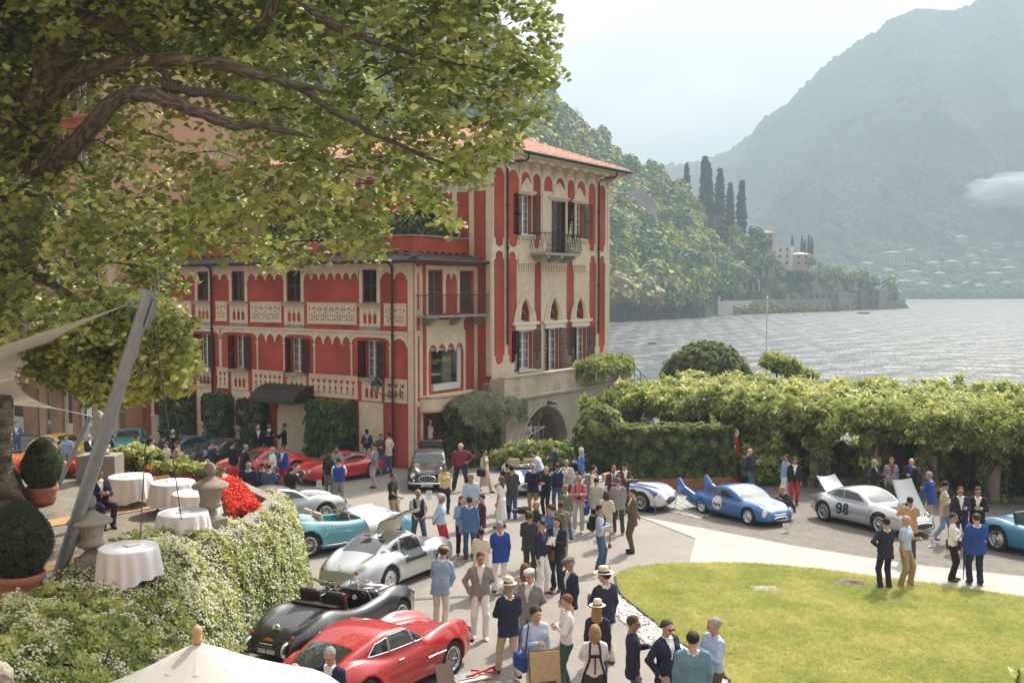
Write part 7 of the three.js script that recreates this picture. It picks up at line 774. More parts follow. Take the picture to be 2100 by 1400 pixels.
car('silver gullwing coupe with both doors raised, seen from behind',{ ...COUPE,R: 0.34,paint: paint(0.52,0.54,0.55,0.75),h: 0.032,wheel: 'disc',wheels: [-1.2,1.2],flare: 0.035,crown: 0.1,
top: [[-2.3,0.5],[-2.15,0.68],[-1.7,0.86],[-1.1,0.93],[0,0.86],[0.9,0.88],[1.7,0.8],[2.1,0.66],[2.22,0.5]],half: [[-2.3,0.5],[-1.9,0.74],[-1.2,0.88],[0,0.86],[1.2,0.88],[1.9,0.76],[2.22,0.6]],fen: [[-2.3,0],[-1.8,0.06],[-1.2,0.13],[-0.6,0.06],[0.5,0.03],[1.3,0.13],[2.22,0.05]],roof: [[-1.95,0.75],[-1.35,1.0],[-0.75,1.24],[-0.25,1.32],[0.2,1.26],[0.7,0.95],[0.9,0.75]],roofW: [[-1.95,0.52],[-1.2,0.64],[-0.3,0.72],[0.5,0.72],[0.9,0.66]],screen: [0.68,0.26,0.6,0.5],rear: [-1.34,-0.8,0.5,0.44],side: [[[-0.95,0.96],[-0.62,0.96],[-0.6,1.17],[-0.72,1.13]],[[-0.5,0.62],[0.5,0.62],[0.22,1.2],[-0.5,1.22]]],
bumpers: [[[-2.2,0.42,-0.7],[-2.34,0.42,-0.4],[-2.36,0.42,0],[-2.34,0.42,0.4],[-2.2,0.42,0.7]]],extra(t,f,sheet) {
for (const d of [1,-1]) { // raised door: roof quarter, side panel and window frame, hinged near the roof centre
const P = [],I = [],prof = [[0,0],[0.16,0.1],[0.34,0.12],[0.5,0.03],[0.66,-0.12],[0.84,-0.2]],n = 8;for (let i = 0;i <= n;i++) prof.forEach(([w,y],j) => { const x = lerp(0.55,-0.55,i / n),k = j / 5;P.push(x * (1 - 0.18 * Math.abs(k - 0.5)) - 0.05,y + 0.06 * Math.sin((i / n) * 3.14),w);if (i < n && j < 5) { const b = i * 6 + j;I.push(b,b + 1,b + 7,b,b + 7,b + 6);} });const g = new THREE.BufferGeometry();g.setAttribute('position',new THREE.Float32BufferAttribute(P,3));g.setIndex(I);g.computeVertexNormals();const g2 = g.clone().translate(0,-0.035,0),m = paint(0.62,0.63,0.64,0.5);m.side = THREE.DoubleSide;const o = mesh('gullwing_door',g,m,t),inn = mesh('door_lining',g2,std(rgb(0.55,0.5,0.42),0.8,{ side: THREE.DoubleSide }),o);o.position.set(-0.15,1.3,d * 0.12);o.rotation.x = d > 0 ? -0.95 : 0.95;if (d < 0) { o.scale.z = -1;} }
for (let i = 0;i < 3;i++) for (let j = 0;j < 3;j++) for (const d of [1,-1]) sheet('side_vent','z',1.6 * d,quad([0.78 + i * 0.11,0.5 + j * 0.07],[0.86 + i * 0.11,0.5 + j * 0.07],[0.86 + i * 0.11,0.54 + j * 0.07],[0.78 + i * 0.11,0.54 + j * 0.07]),blackM,1,1,0.008);
for (const d of [1,-1]) sheet('roof_vent','y',2,quad([-0.72,d * 0.2 - 0.09],[-0.72,d * 0.2 + 0.09],[-0.66,d * 0.2 + 0.09],[-0.66,d * 0.2 - 0.09]),blackM,4,2,0.008);
new MB().add(new THREE.TorusGeometry(0.06,0.008,6,20).rotateY(Math.PI / 2)).rod(V(0,0,0),V(0,0.06,0),0.007).rod(V(0,0,0),V(0,-0.03,0.052),0.007).rod(V(0,0,0),V(0,-0.03,-0.052),0.007).build('star_emblem',chrome,t).position.set(...drop(f,'x',-3.2,[0.72,0],0.02));new MB().add(tubeGeo([V(0.35,0.98,0.8),V(0.2,1.2,0.6),V(0.1,1.28,0.45)],0.012,6)).build('door_strut',chrome,t);mesh('cabin_opening',new THREE.BoxGeometry(0.9,0.02,1.3).translate(0,0.66,0),std(rgb(0.05,0.04,0.035),0.8),t);
} },-3.2,-25.65,0.46,-0.888);
car('black open roadster with a red trimmed dashboard and chrome bumper horns, seen from behind',{ ...OPEN,paint: paint(0.006,0.006,0.007),h: 0.032,wheel: 'wire',floorM: std(rgb(0.015,0.012,0.012),0.7),seatM: std(rgb(0.03,0.02,0.02),0.5),aero: 0.24,flare: 0.03,crown: 0.08,cockpit: [-0.6,0.6,0.6,0.42],cut: [(x,y,z) => smax(smax(Math.abs(x - 0.05) - 0.66,Math.abs(z) - 0.58,0.12),0.42 - y,0.03)],top: [[-2.2,0.52],[-2.08,0.68],[-1.6,0.84],[-0.9,0.93],[0,0.86],[0.8,0.9],[1.6,0.82],[2.05,0.64],[2.15,0.5]],fen: [[-2.2,0],[-1.7,0.05],[-1.2,0.1],[-0.4,0.0],[0.6,0.02],[1.25,0.12],[2.1,0.04]],
extra(t,f,sheet) { const p = drop(f,'x',-3.2,[0.5,0],0.012);const pl = mesh('number_plate',new RoundedBoxGeometry(0.02,0.16,0.3,1,0.008).translate(p[0] - 0.01,0.48,0),std(rgb(0.05,0.055,0.06),0.5),t);mesh('plate_rim',new THREE.BoxGeometry(0.006,0.006,0.3).translate(p[0] - 0.021,0.557,0),plateM,pl);mesh('plate_rim',new THREE.BoxGeometry(0.006,0.006,0.3).translate(p[0] - 0.021,0.403,0),plateM,pl);const tg = textGeo('208·509',0.085,0.004).rotateY(-Math.PI / 2);tg.translate(p[0] - 0.024,0.42,0);mesh('plate_digits',tg,plateM,pl);const st = textGeo('MICHIGAN',0.03,0.003).rotateY(-Math.PI / 2);st.translate(p[0] - 0.024,0.52,0);for (const z of [-0.45,0.45]) new MB().tube([V(p[0] + 0.1,0.34,z),V(p[0] - 0.06,0.38,z),V(p[0] - 0.06,0.56,z),V(p[0] + 0.04,0.62,z)],0.045,8,16).build('bumper_horn',chrome,t);const b = mesh('tonneau_lip',new THREE.BoxGeometry(0.2,0.05,1.1).translate(-0.72,0.95,0),std(rgb(0.008,0.008,0.008),0.9),t);new MB().add(new THREE.CylinderGeometry(0.09,0.09,0.02,20).rotateZ(Math.PI / 2)).build('boot_badge',chrome,t).position.set(...drop(f,'x',-3.2,[0.76,0],0.015));const bd = sheet('rally_badge','x',-3.2,(u,v) => [0.6 + 0.05 * Math.sin(u * 3.1416) * v,(u - 0.5) * 0.3],std(rgb(0.5,0.13,0.03),0.6),12,3,0.012);for (const z of [-0.25,0,0.25]) mesh('gauge',new THREE.CylinderGeometry(0.05,0.05,0.03,16).rotateZ(Math.PI / 2).translate(0.46,0.82,z * 0.8 - 0.1),z ? plateM : std(rgb(0.55,0.02,0.02),0.5),t);} },-3.66,-20.56,0.46,-0.888);
car('bright red fastback coupe with long chrome side windows at the bottom edge',{ ...COUPE,paint: paint(0.40,0.004,0.006),h: 0.03,wheel: 'wire',trim: true,top: [[-2.3,0.55],[-2.1,0.72],[-1.4,0.86],[-0.4,0.86],[0.6,0.88],[1.5,0.82],[2.1,0.66],[2.25,0.52]],half: [[-2.3,0.5],[-1.9,0.7],[-1.2,0.83],[0,0.8],[1.2,0.84],[1.9,0.72],[2.25,0.5]],fen: [[-2.3,0],[-1.4,0.12],[-0.5,0.0],[0.4,0.02],[1.35,0.17],[1.9,0.15],[2.25,0.04]],fenZ: 0.78,fenS: 0.17,crown: 0.04,roof: [[-2.2,0.72],[-1.7,0.95],[-1.1,1.16],[-0.5,1.28],[-0.05,1.25],[0.5,0.96],[0.75,0.8]],screen: [0.52,0.02,0.6,0.48],rear: [-1.85,-1.2,0.42,0.46],side: [[[-1.05,0.95],[-0.55,0.93],[-0.55,1.17],[-0.85,1.12]],[[-0.52,0.93],[0.12,0.92],[0.02,1.17],[-0.52,1.19]],[[0.15,0.92],[0.46,0.91],[0.1,1.12],[0.06,1.15]]],bumpers: [[[2.05,0.42,-0.68],[2.28,0.42,-0.5],[2.38,0.42,0],[2.28,0.42,0.5],[2.05,0.42,0.68]]],extra(t,f,sheet) { for (let i = 0;i < 5;i++) sheet('bonnet_vent','y',2,quad([0.95 + i * 0.055,-0.34],[0.98 + i * 0.055,-0.34],[0.98 + i * 0.055,-0.12],[0.95 + i * 0.055,-0.12]),chrome,2,4,0.008);for (const d of [1,-1]) { new MB().tube([V(...drop(f,'z',1.6 * d,[0.45,0.56],0.012)),V(...drop(f,'z',1.6 * d,[0.75,0.57],0.012)),V(...drop(f,'z',1.6 * d,[0.92,0.58],0.012))],0.014,6,12).build('side_trim',chrome,t);const hd = drop(f,'z',1.6 * d,[-0.3,0.74],0.02);new MB().rod(V(hd[0] - 0.07,hd[1],hd[2]),V(hd[0] + 0.07,hd[1],hd[2]),0.014).build('door_handle',chrome,t);} } },-2.45,-17.85,0.53,-0.848);
car('turquoise open convertible with wire wheels parked behind the gullwing coupe',{ ...OPEN,R: 0.35,paint: paint(0.10,0.36,0.42),wheel: 'wire',h: 0.034,seatM: std(rgb(0.5,0.44,0.34),0.7),floorM: std(rgb(0.12,0.12,0.1),0.8),aero: 0.32,wheels: [-1.3,1.3],top: [[-2.3,0.6],[-2.1,0.78],[-1.5,0.92],[-0.9,0.94],[0,0.88],[0.9,0.92],[1.7,0.86],[2.2,0.7],[2.3,0.58]],half: [[-2.3,0.56],[-1.9,0.74],[-1.3,0.84],[0,0.83],[1.3,0.84],[2.0,0.72],[2.3,0.55]],fen: [[-2.3,0.02],[-1.5,0.12],[-0.7,0.04],[0.4,0.03],[1.4,0.13],[2.3,0.03]],bumpers: [[[2.1,0.45,-0.7],[2.36,0.45,-0.45],[2.42,0.45,0],[2.36,0.45,0.45],[2.1,0.45,0.7]]],extra(t,f,sheet) { for (const d of [1,-1]) { new MB().tube([-1.9,-1.6].map((x) => V(...drop(f,'z',1.6 * d,[x,0.32],0.01))).concat([-0.8,0,0.85].map((x) => V(...drop(f,'z',1.6 * d,[x,0.3],0.012)))),0.018,6,30).build('sill_trim',chrome,t);for (let i = 0;i < 3;i++) mesh('fender_porthole',new THREE.TorusGeometry(0.03,0.01,6,14),chrome,t).position.set(...drop(f,'z',1.6 * d,[-1.25 + i * 0.1 + 0.5,0.74],0.008));} const hd = mesh('folded_hood',new THREE.SphereGeometry(1,20,10).scale(0.34,0.12,0.62).translate(-1.05,0.95,0),std(rgb(0.30,0.42,0.44),0.8),t);} },-5.18,-29.44,0.815,-0.58);
car('silver grey coupe half hidden behind the flowers and the turquoise convertible',{ ...COUPE,paint: paint(0.42,0.42,0.42,0.7),wheel: 'wire' },-7.7,-33.1,0.84,-0.54);
car('bright red round nosed coupe facing the terrace before the garden door',{ ...COUPE,paint: paint(0.55,0.012,0.01),wheel: 'wire',grille: [0.4,0.4,0.14],extra(t,f,sheet) { const o = sheet('bonnet_scoop','y',2,quad([1.0,-0.12],[1.0,0.12],[1.35,0.1],[1.35,-0.1]),paint(0.45,0.01,0.01),6,6,0.03);sheet('roundel','z',-1.6,disc(-0.1,0.62,0.2),whiteM,20,4);} },-10.9,-43.2,-0.7,0.71);
car('small low red sports coupe with an oval grille beside the plaid trousered man',{ ...COUPE,paint: paint(0.50,0.012,0.012),wheel: 'wire',grille: [0.46,0.3,0.16],top: COUPE.top.map(([x,y]) => [x,y * 0.94]),roof: COUPE.roof.map(([x,y]) => [x,y * 0.95]) },-7.45,-42.6,-0.62,0.78);
car('black saloon facing the camera with a registration plate and a tail box',{ ...COUPE,paint: paint(0.012,0.009,0.009),wheel: 'disc',top: [[-2.1,0.7],[-1.9,0.9],[-1,0.96],[0,0.95],[0.9,0.97],[1.7,0.88],[2.0,0.72],[2.1,0.58]],roof: [[-2,0.85],[-1.5,1.25],[-0.9,1.42],[-0.3,1.46],[0.2,1.4],[0.72,1.02],[0.95,0.85]],belt: 0.95,screen: [0.7,0.28,0.62,0.52],rear: [-1.6,-1.2,0.45,0.48],side: [[[-1.0,1.03],[-0.42,1.02],[-0.42,1.32],[-0.8,1.3]],[[-0.38,1.02],[0.5,1.01],[0.2,1.31],[-0.38,1.34]]],lamps: [[0.68,0.56,0.1],[0.48,0.52,0.05]],grille: [0.52,0.34,0.13],bumpers: [[[1.9,0.36,-0.75],[2.18,0.36,-0.5],[2.25,0.36,0],[2.18,0.36,0.5],[1.9,0.36,0.75]]],extra(t,f) { const p = drop(f,'x',3.2,[0.34,0],0.03),pl = mesh('number_plate',new THREE.BoxGeometry(0.02,0.12,0.46).translate(p[0] + 0.12,0.3,0),plateM,t),g = textGeo('34551',0.09,0.004).rotateY(Math.PI / 2);g.translate(p[0] + 0.132,0.255,0);mesh('plate_digits',g,blackM,pl);const bx = mesh('roof_trunk',new RoundedBoxGeometry(0.9,0.34,1.0,2,0.06).translate(-1.35,1.55,0),paint(0.012,0.009,0.009),t);mesh('trunk_window',new THREE.BoxGeometry(0.02,0.18,0.8).translate(-0.89,1.58,0),carGlass,bx);new MB().rod(V(1.6,0.93,0),V(1.6,1.0,0),0.02).rod(V(0.6,1.08,-0.4),V(0.52,1.12,0.1),0.008).build('wiper',chrome,t);} },-3.45,-41.3,0.04,1);
const RACER = { ...OPEN,wheel: 'wire',paint: paint(0.62,0.63,0.64),cockpit: [-0.7,0.3,0.5,0.38],cut: [(x,y,z) => smax(smax(Math.abs(x + 0.2) - 0.5,Math.abs(z) - 0.48,0.12),0.38 - y,0.03)],aero: 0.2,top: [[-2.0,0.5],[-1.8,0.7],[-1.2,0.82],[-0.5,0.84],[0.6,0.82],[1.4,0.76],[1.85,0.6],[2.0,0.45]],half: [[-2,0.5],[-1.2,0.78],[0,0.76],[1.2,0.78],[1.8,0.66],[2,0.45]],bot: COUPE.bot,grille: [0.4,0.32,0.11] };
const blueP = paint(0.02,0.06,0.30);
car('white open racing car with a broad blue stripe, nose towards the white dressed woman',{ ...RACER,extra(t,f,sheet) { strip(t,sheet,0.5,1.92,0.16,blueP);for (const z of [-0.55,0.55]) strip(t,sheet,0.4,1.7,0.1,blueP,'stripe',z);for (const d of [1,-1]) mesh('lamp_ring',new THREE.TorusGeometry(0.11,0.022,8,24).rotateY(Math.PI / 2),std(rgb(0.4,0.03,0.03),0.4),t).position.set(...drop(f,'x',3.2,[0.6,0.5 * d],0.03));} },0.45,-40.1,0.1,1);
car('white open racing car with blue bands and a number roundel beside the long hedge',{ ...RACER,extra(t,f,sheet) { strip(t,sheet,-1.9,1.9,0.1,blueP,'stripe',0.0);for (const z of [-0.58,0.58]) strip(t,sheet,-0.4,1.8,0.1,blueP,'stripe',z);const r = sheet('roundel','z',1.6,disc(0.55,0.55,0.2),whiteM,20,4);mesh('race_number',textOn(f,'z',1.6,'11',0.55,0.55,0.24),blackM,r);new MB().add(new THREE.SphereGeometry(0.16,16,10).scale(1.3,1,1)).build('head_fairing',blueP,t).position.set(-1.0,0.9,-0.3);} },4.15,-36.5,0.75,0.66);
car('blue streamlined racing coupe number 44 with two tall tail fins',{ ...COUPE,paint: paint(0.008,0.115,0.38),h: 0.032,R: 0.28,wheel: 'disc',gap: 0.03,flare: 0.01,crown: 0.12,skirt: [-1.15,0.33],wheels: [-1.15,1.15],top: [[-2.4,0.42],[-2.0,0.62],[-1.2,0.78],[-0.3,0.78],[0.6,0.76],[1.4,0.66],[1.8,0.5],[1.92,0.36]],half: [[-2.4,0.55],[-1.8,0.72],[-1,0.8],[0,0.8],[1.0,0.8],[1.6,0.72],[1.92,0.52]],bot: [[-2.4,0.3],[-1.6,0.2],[0,0.15],[1.5,0.14],[1.92,0.17]],fen: [[-2.4,0],[0.2,0.0],[0.9,0.07],[1.4,0.09],[1.92,0.03]],roof: [[-1.9,0.55],[-1.2,0.86],[-0.6,1.08],[-0.1,1.14],[0.3,1.06],[0.85,0.76],[1.0,0.65]],belt: 0.78,screen: [0.82,0.3,0.62,0.5],rear: [-1.6,-1.0,0.3,0.36],side: [[[-1.0,0.8],[-0.5,0.79],[-0.5,1.0],[-0.8,0.95]],[[-0.45,0.79],[0.45,0.78],[0.22,0.98],[-0.45,1.03]]],lamps: [[0.46,0.56,0.13,-0.03]],grille: [0.26,0.3,0.055],tails: [],extra(t,f,sheet) {
for (const d of [1,-1]) { const s = poly([[-1.35,0.5],[-2.0,0.5],[-2.5,0.52],[-2.58,1.04],[-2.49,1.06],[-2.2,0.78],[-1.9,0.68]]),g = new THREE.ExtrudeGeometry(s,{ depth: 0.05,bevelEnabled: true,bevelSize: 0.03,bevelThickness: 0.03,bevelSegments: 3 });g.translate(0,0,d * 0.64 - 0.025);mesh('tail_fin',g,t.children[0].material,t);const r = sheet('roundel','z',1.6 * d,disc(-0.32,0.52,0.24),whiteM,24,4,0.008);mesh('race_number',textOn(f,'z',1.6 * d,'44',-0.32,0.52,0.26,d < 0),blackM,r);}
const r = sheet('roundel','y',2,disc(1.15,0.0,0.26,1.05),whiteM,24,6,0.009);mesh('race_number',textOn(f,'y',2,'44',1.15,0.0,0.25,true,0.013,Math.PI / 2),blackM,r);const q = drop(f,'x',3.2,[0.38,0],0.012);const pl = sheet('number_plate','x',3.2,quad([0.36,-0.26],[0.36,0.26],[0.42,0.26],[0.42,-0.26]),whiteM,8,2,0.01);mesh('plate_digits',textOn(f,'x',3.2,'27GY51',0,0,0.001),blackM,pl).visible = false;} },7.9,-34.1,0.5,0.866);
car('silver racing coupe number 98 with its bonnet and boot lid raised',{ ...COUPE,paint: paint(0.50,0.51,0.51,0.7),h: 0.032,wheel: 'wire',flare: 0.04,bumpers: [],fen: [[-2.15,0.02],[-1.4,0.1],[-0.7,0.02],[0.3,0.02],[1.2,0.13],[1.9,0.1],[2.25,0]],top: [[-2.1,0.62],[-2.0,0.76],[-1.3,0.86],[-0.3,0.83],[0.6,0.83],[1.5,0.74],[2.1,0.56],[2.25,0.44]],half: [[-2.1,0.6],[-1.3,0.84],[0,0.8],[1.2,0.84],[1.9,0.72],[2.25,0.5]],grille: [0.36,0.44,0.08],lamps: [[0.55,0.58,0.1,-0.04]],cut: [(x,y,z) => smax(smax(Math.abs(x - 1.28) - 0.5,Math.abs(z) - 0.46,0.06),0.5 - y,0.02),(x,y,z) => smax(smax(Math.abs(x + 1.78) - 0.26,Math.abs(z) - 0.46,0.06),0.5 - y,0.02)],extra(t,f,sheet) {
const P = paint(0.50,0.51,0.51,0.7);P.side = THREE.DoubleSide;const lid = (name,L,w0,w1,x,y,a) => { const g = new THREE.BoxGeometry(L,0.03,1,14,1,12),p = g.attributes.position;for (let i = 0;i < p.count;i++) { const k = p.getX(i) / L + 0.5,w = lerp(w0,w1,k),z = p.getZ(i) * 2;p.setZ(i,z * w);p.setY(i,p.getY(i) + 0.09 * (1 - z * z) * (0.4 + k * 0.6) - 0.1 * k * k);} g.translate(L / 2,0,0);g.computeVertexNormals();const o = mesh(name,g,P,t);o.position.set(x,y,0);o.rotation.z = a;return o;};
const b = lid('bonnet',1.25,0.5,0.42,1.95,0.62,Math.PI - 0.62 - 0.5);b.rotation.set(0,0,Math.PI - 1.0);mesh('bonnet_stay',new THREE.CylinderGeometry(0.01,0.01,0.8,6).rotateZ(0.2).translate(1.1,1.0,-0.4),chrome,t);const r = lid('boot_lid',0.72,0.46,0.42,-1.42,0.92,0);r.rotation.set(0,0,Math.PI - 0.62);
new MB().box(0.85,1.7,0.5,0.66,-0.2,0.2,0.04).rod(V(0.9,0.7,-0.12),V(1.6,0.7,-0.12),0.06,0.06,10).rod(V(0.9,0.7,0.12),V(1.6,0.7,0.12),0.06,0.06,10).build('engine',std(rgb(0.1,0.1,0.1),0.4,{ metalness: 0.7 }),t);for (const d of [1,-1]) { mesh('race_number',textOn(f,'z',1.6 * d,'98',-0.36,0.56,0.36,d < 0),blackM,t);} mesh('race_number',textOn(f,'y',2,'98',2.0,-0.34,0.2,true,0.012,Math.PI / 2),blackM,t);} },11.8,-32.67,0.45,0.89);
car('teal convertible cut by the right edge, its tail towards the silver racing car',{ ...OPEN,R: 0.35,paint: paint(0.01,0.16,0.30),wheel: 'disc',seatM: std(rgb(0.02,0.05,0.08),0.6),aero: 0.25,top: [[-2.4,0.6],[-2.25,0.76],[-1.4,0.84],[-0.3,0.82],[0.8,0.84],[1.7,0.78],[2.3,0.66],[2.4,0.56]],half: [[-2.4,0.72],[-1.3,0.86],[0,0.86],[1.3,0.86],[2.4,0.7]] },15.5,-28.2,0.45,0.89);
car('pale teal coupe with its light roof showing behind the steel mast',{ ...COUPE,paint: paint(0.03,0.26,0.26),top: COUPE.top.map(([x,y]) => [x,y * 1.06]) },-19.9,-51.5,0.25,0.97);
car('yellow coupe parked by the hotel doors on the left',{ ...COUPE,paint: paint(0.62,0.36,0.02),extra(t,f,sheet) { sheet('roundel','z',1.6,disc(-0.1,0.58,0.16),whiteM,16,3);} },-22.3,-49.2,0.85,0.53);
car('orange low nosed sports car nearest the plane tree',{ ...OPEN,paint: paint(0.48,0.13,0.02),aero: 0.2 },-22.9,-44.8,0.85,0.53);
car('dark teal coupe behind the white shirted people',{ ...COUPE,paint: paint(0.005,0.09,0.12) },-16.1,-48.2,-0.6,0.8);
car('black green grand tourer with its wide windscreen raked back, beside the red coupe',{ ...COUPE,paint: paint(0.008,0.012,0.01),R: 0.35,grille: [0.5,0.45,0.12],top: COUPE.top.map(([x,y]) => [x * 1.08,y * 1.06]),roof: COUPE.roof.map(([x,y]) => [x,y * 1.08]) },-13.6,-46.2,-0.6,0.8);
// cards standing before the cars, tools, the fuel pump
const card = (l,x,z,turn = 0) => { const t = thing('info_card',l,'sign',[x,gy(z),z],turn);mesh('panel',new THREE.BoxGeometry(0.3,0.4,0.015).rotateX(-0.35).translate(0,0.24,0),whiteM,t);const m = new MB();for (let i = 0;i < 4;i++) m.add(new THREE.BoxGeometry(0.2 - (i % 2) * 0.05,0.02,0.004).translate(0,0.1 - i * 0.06,0.01).rotateX(-0.35).translate(0,0.24,0));m.build('print_line',std(rgb(0.2,0.22,0.28),0.8),t);mesh('foot',new THREE.BoxGeometry(0.26,0.04,0.16).translate(0,0.02,-0.05),whiteM,t);t.scale.setScalar(0.7);return t;};
card('small white card on the ground before the blue finned coupe',8.74,-31.44,0.2);card('small white card lying before the silver coupe with raised bonnet',12.54,-29.41,0.3);card('small white card before the black saloon',-3.17,-37.81);card('small white card before the low red sports coupe',-7.87,-40.34);card('small white card before the round nosed red coupe',-11.92,-40.97);card('small blue white card before the yellow coupe',-19.9,-45.6);card('small white card by the white striped racing car',0.43,-34.47);
{ const [x,z] = [9.26,-41.35],t = thing('fuel_pump','old red cylindrical fuel pump with a pale globe standing by the hedge end','fuel pump',[x,gy(z),z]),rm = std(rgb(0.5,0.015,0.015),0.4);new MB().lathe([[0,0],[0.34,0],[0.34,0.06],[0.22,0.12],[0.2,0.2],[0.09,0.3],[0.08,1.1],[0.2,1.14],[0.22,1.9],[0.14,1.96],[0,2.0]],24).build('body',rm,t);mesh('dial',new THREE.BoxGeometry(0.24,0.3,0.06).translate(-0.1,1.5,0.2),whiteM,t);mesh('globe',new THREE.CylinderGeometry(0.2,0.2,0.12,20).rotateX(Math.PI / 2).translate(0,2.14,0),std(rgb(0.6,0.55,0.45),0.5),t);new MB().tube([V(0.2,1.2,0.05),V(0.36,0.7,0.1),V(0.3,0.35,0.1),V(0.24,1.0,0.15)],0.02,6,24).build('hose',blackM,t);}
{ const [x,z] = [-0.77,-18.3],t = thing('tool_tray','flat tray with red spanners and papers beside the red fastback','tool tray',[x,gy(z),z],0.5);mesh('tray',new THREE.BoxGeometry(0.7,0.03,0.4).translate(0,0.03,0),std(rgb(0.5,0.46,0.4),0.7),t);new MB().rod(V(-0.1,0.08,0.05),V(0.55,0.12,-0.05),0.025).rod(V(0.1,0.08,-0.2),V(0.45,0.1,0.2),0.02).build('red_spanner',std(rgb(0.5,0.03,0.02),0.4),t);for (let i = 0;i < 5;i++) mesh('spanner',new THREE.CylinderGeometry(0.012,0.012,0.4,6).rotateZ(Math.PI / 2).translate(-0.12,0.06,-0.15 + i * 0.06),chrome,t);const b = mesh('leaning_board',new THREE.BoxGeometry(0.34,0.46,0.02).rotateX(-0.4).translate(-0.62,0.23,0.2),std(rgb(0.25,0.18,0.14),0.6),t);}
{ const [x,z] = [0.56,-16.49],t = thing('display_board','framed wooden display board standing on legs with a small dark car picture','board',[x,gy(z),z],0.25);mesh('panel',new THREE.BoxGeometry(0.52,0.66,0.03).rotateX(-0.2).translate(0,0.78,0),std(rgb(0.55,0.42,0.25),0.7,{ map: T.mott }),t);mesh('frame',new THREE.BoxGeometry(0.56,0.7,0.02).rotateX(-0.2).translate(0,0.78,-0.02),std(rgb(0.16,0.11,0.07),0.6),t);mesh('picture',new THREE.BoxGeometry(0.3,0.08,0.006).translate(0.03,-0.2,0.02).rotateX(-0.2).translate(0,0.78,0),std(rgb(0.05,0.05,0.07),0.6),t);for (const q of [-0.22,0.22]) mesh('leg',new THREE.CylinderGeometry(0.018,0.018,0.6,6).translate(q,0.3,-0.04),woodMat,t);}
// ---------- the people ----------
const COL = { navy: [0.018,0.022,0.05],black: [0.010,0.010,0.012],white: [0.74,0.73,0.72],cream: [0.66,0.59,0.47],beige: [0.50,0.41,0.30],khaki: [0.33,0.25,0.15],tan: [0.42,0.27,0.13],grey: [0.24,0.24,0.235],'light grey': [0.42,0.42,0.42],charcoal: [0.05,0.05,0.055],brown: [0.13,0.085,0.055],'pale blue': [0.42,0.52,0.68],blue: [0.07,0.17,0.38],royal: [0.02,0.06,0.30],denim: [0.06,0.11,0.20],'light denim': [0.25,0.36,0.50],red: [0.42,0.02,0.03],wine: [0.20,0.02,0.035],pink: [0.58,0.18,0.20],maroon: [0.11,0.025,0.03],teal: [0.13,0.27,0.35],green: [0.05,0.10,0.09],olive: [0.14,0.14,0.09],yellow: [0.62,0.48,0.26] };
const HAIR = { dark: [0.014,0.010,0.008],brown: [0.055,0.03,0.016],blond: [0.34,0.22,0.10],auburn: [0.18,0.07,0.025],grey: [0.30,0.29,0.28],white: [0.55,0.54,0.52] };
const clothM = {};const cloth = (c) => (clothM[c] ??= std(rgb(...COL[c]),0.92,{ bumpMap: T.mid,bumpScale: 0.004 }));const hairM = {};const hairOf = (c) => (hairM[c] ??= std(rgb(...HAIR[c]),0.7));
const skins = [[0.50,0.29,0.21],[0.55,0.34,0.26],[0.42,0.23,0.155],[0.36,0.19,0.125]].map((c) => std(rgb(...c),0.6)),leatherM = std(rgb(0.10,0.045,0.02),0.55),strawM = std(rgb(0.62,0.56,0.44),0.85),eyeM = std(rgb(0.02,0.014,0.01),0.2);
const ell = (x,y,z,c,r) => { const a = (x - c[0]) / r[0],b = (y - c[1]) / r[1],d = (z - c[2]) / r[2],k = Math.hypot(a,b,d);return (k - 1) * Math.min(r[0],r[1],r[2]) * (k > 0.6 ? 1 : 0.9);};
const headCache = {};// heads face +z, origin at the skull's centre
function headGeo(fem,fine) { const key = fem + '' + fine;return (headCache[key] ??= (() => { const j = fem ? 0.92 : 1;const f = (x,y,z) => { const a = Math.abs(x);let d = ell(x,y,z,[0,0.025,-0.012],[0.078,0.092,0.098]);d = smin(d,ell(x,y,z,[0,-0.055,0.03],[0.055 * j,0.062,0.058 * j]),0.05);d = smin(d,capsule(x,y,z,[0,-0.02,0.085],[0,-0.034,0.108],0.009,0.015),0.014);d = smin(d,capsule(a,y,z,[0.012,0.016,0.084],[0.045,0.014,0.072],0.009,0.008),0.015);d = smax(d,-ell(a,y,z,[0.033,-0.004,0.094],[0.018,0.011,0.02]),0.012);d = smin(d,capsule(x,y,z,[-0.02,-0.066,0.075],[0.02,-0.066,0.075],0.008,0.008),0.01);d = smax(d,-capsule(x,y,z,[-0.018,-0.067,0.09],[0.018,-0.067,0.09],0.003,0.003),0.005);d = smin(d,ell(a,y,z,[0.08,-0.005,-0.008],[0.011,0.03,0.018]),0.012);d = smin(d,capsule(x,y,z,[0,-0.06,-0.02],[0,-0.17,-0.035],0.052 * j,0.056 * j),0.04);return d;};return netGeo(f,[-0.11,-0.2,-0.13],[0.11,0.14,0.14],fine ? 0.0085 : 0.0135,1);})());}
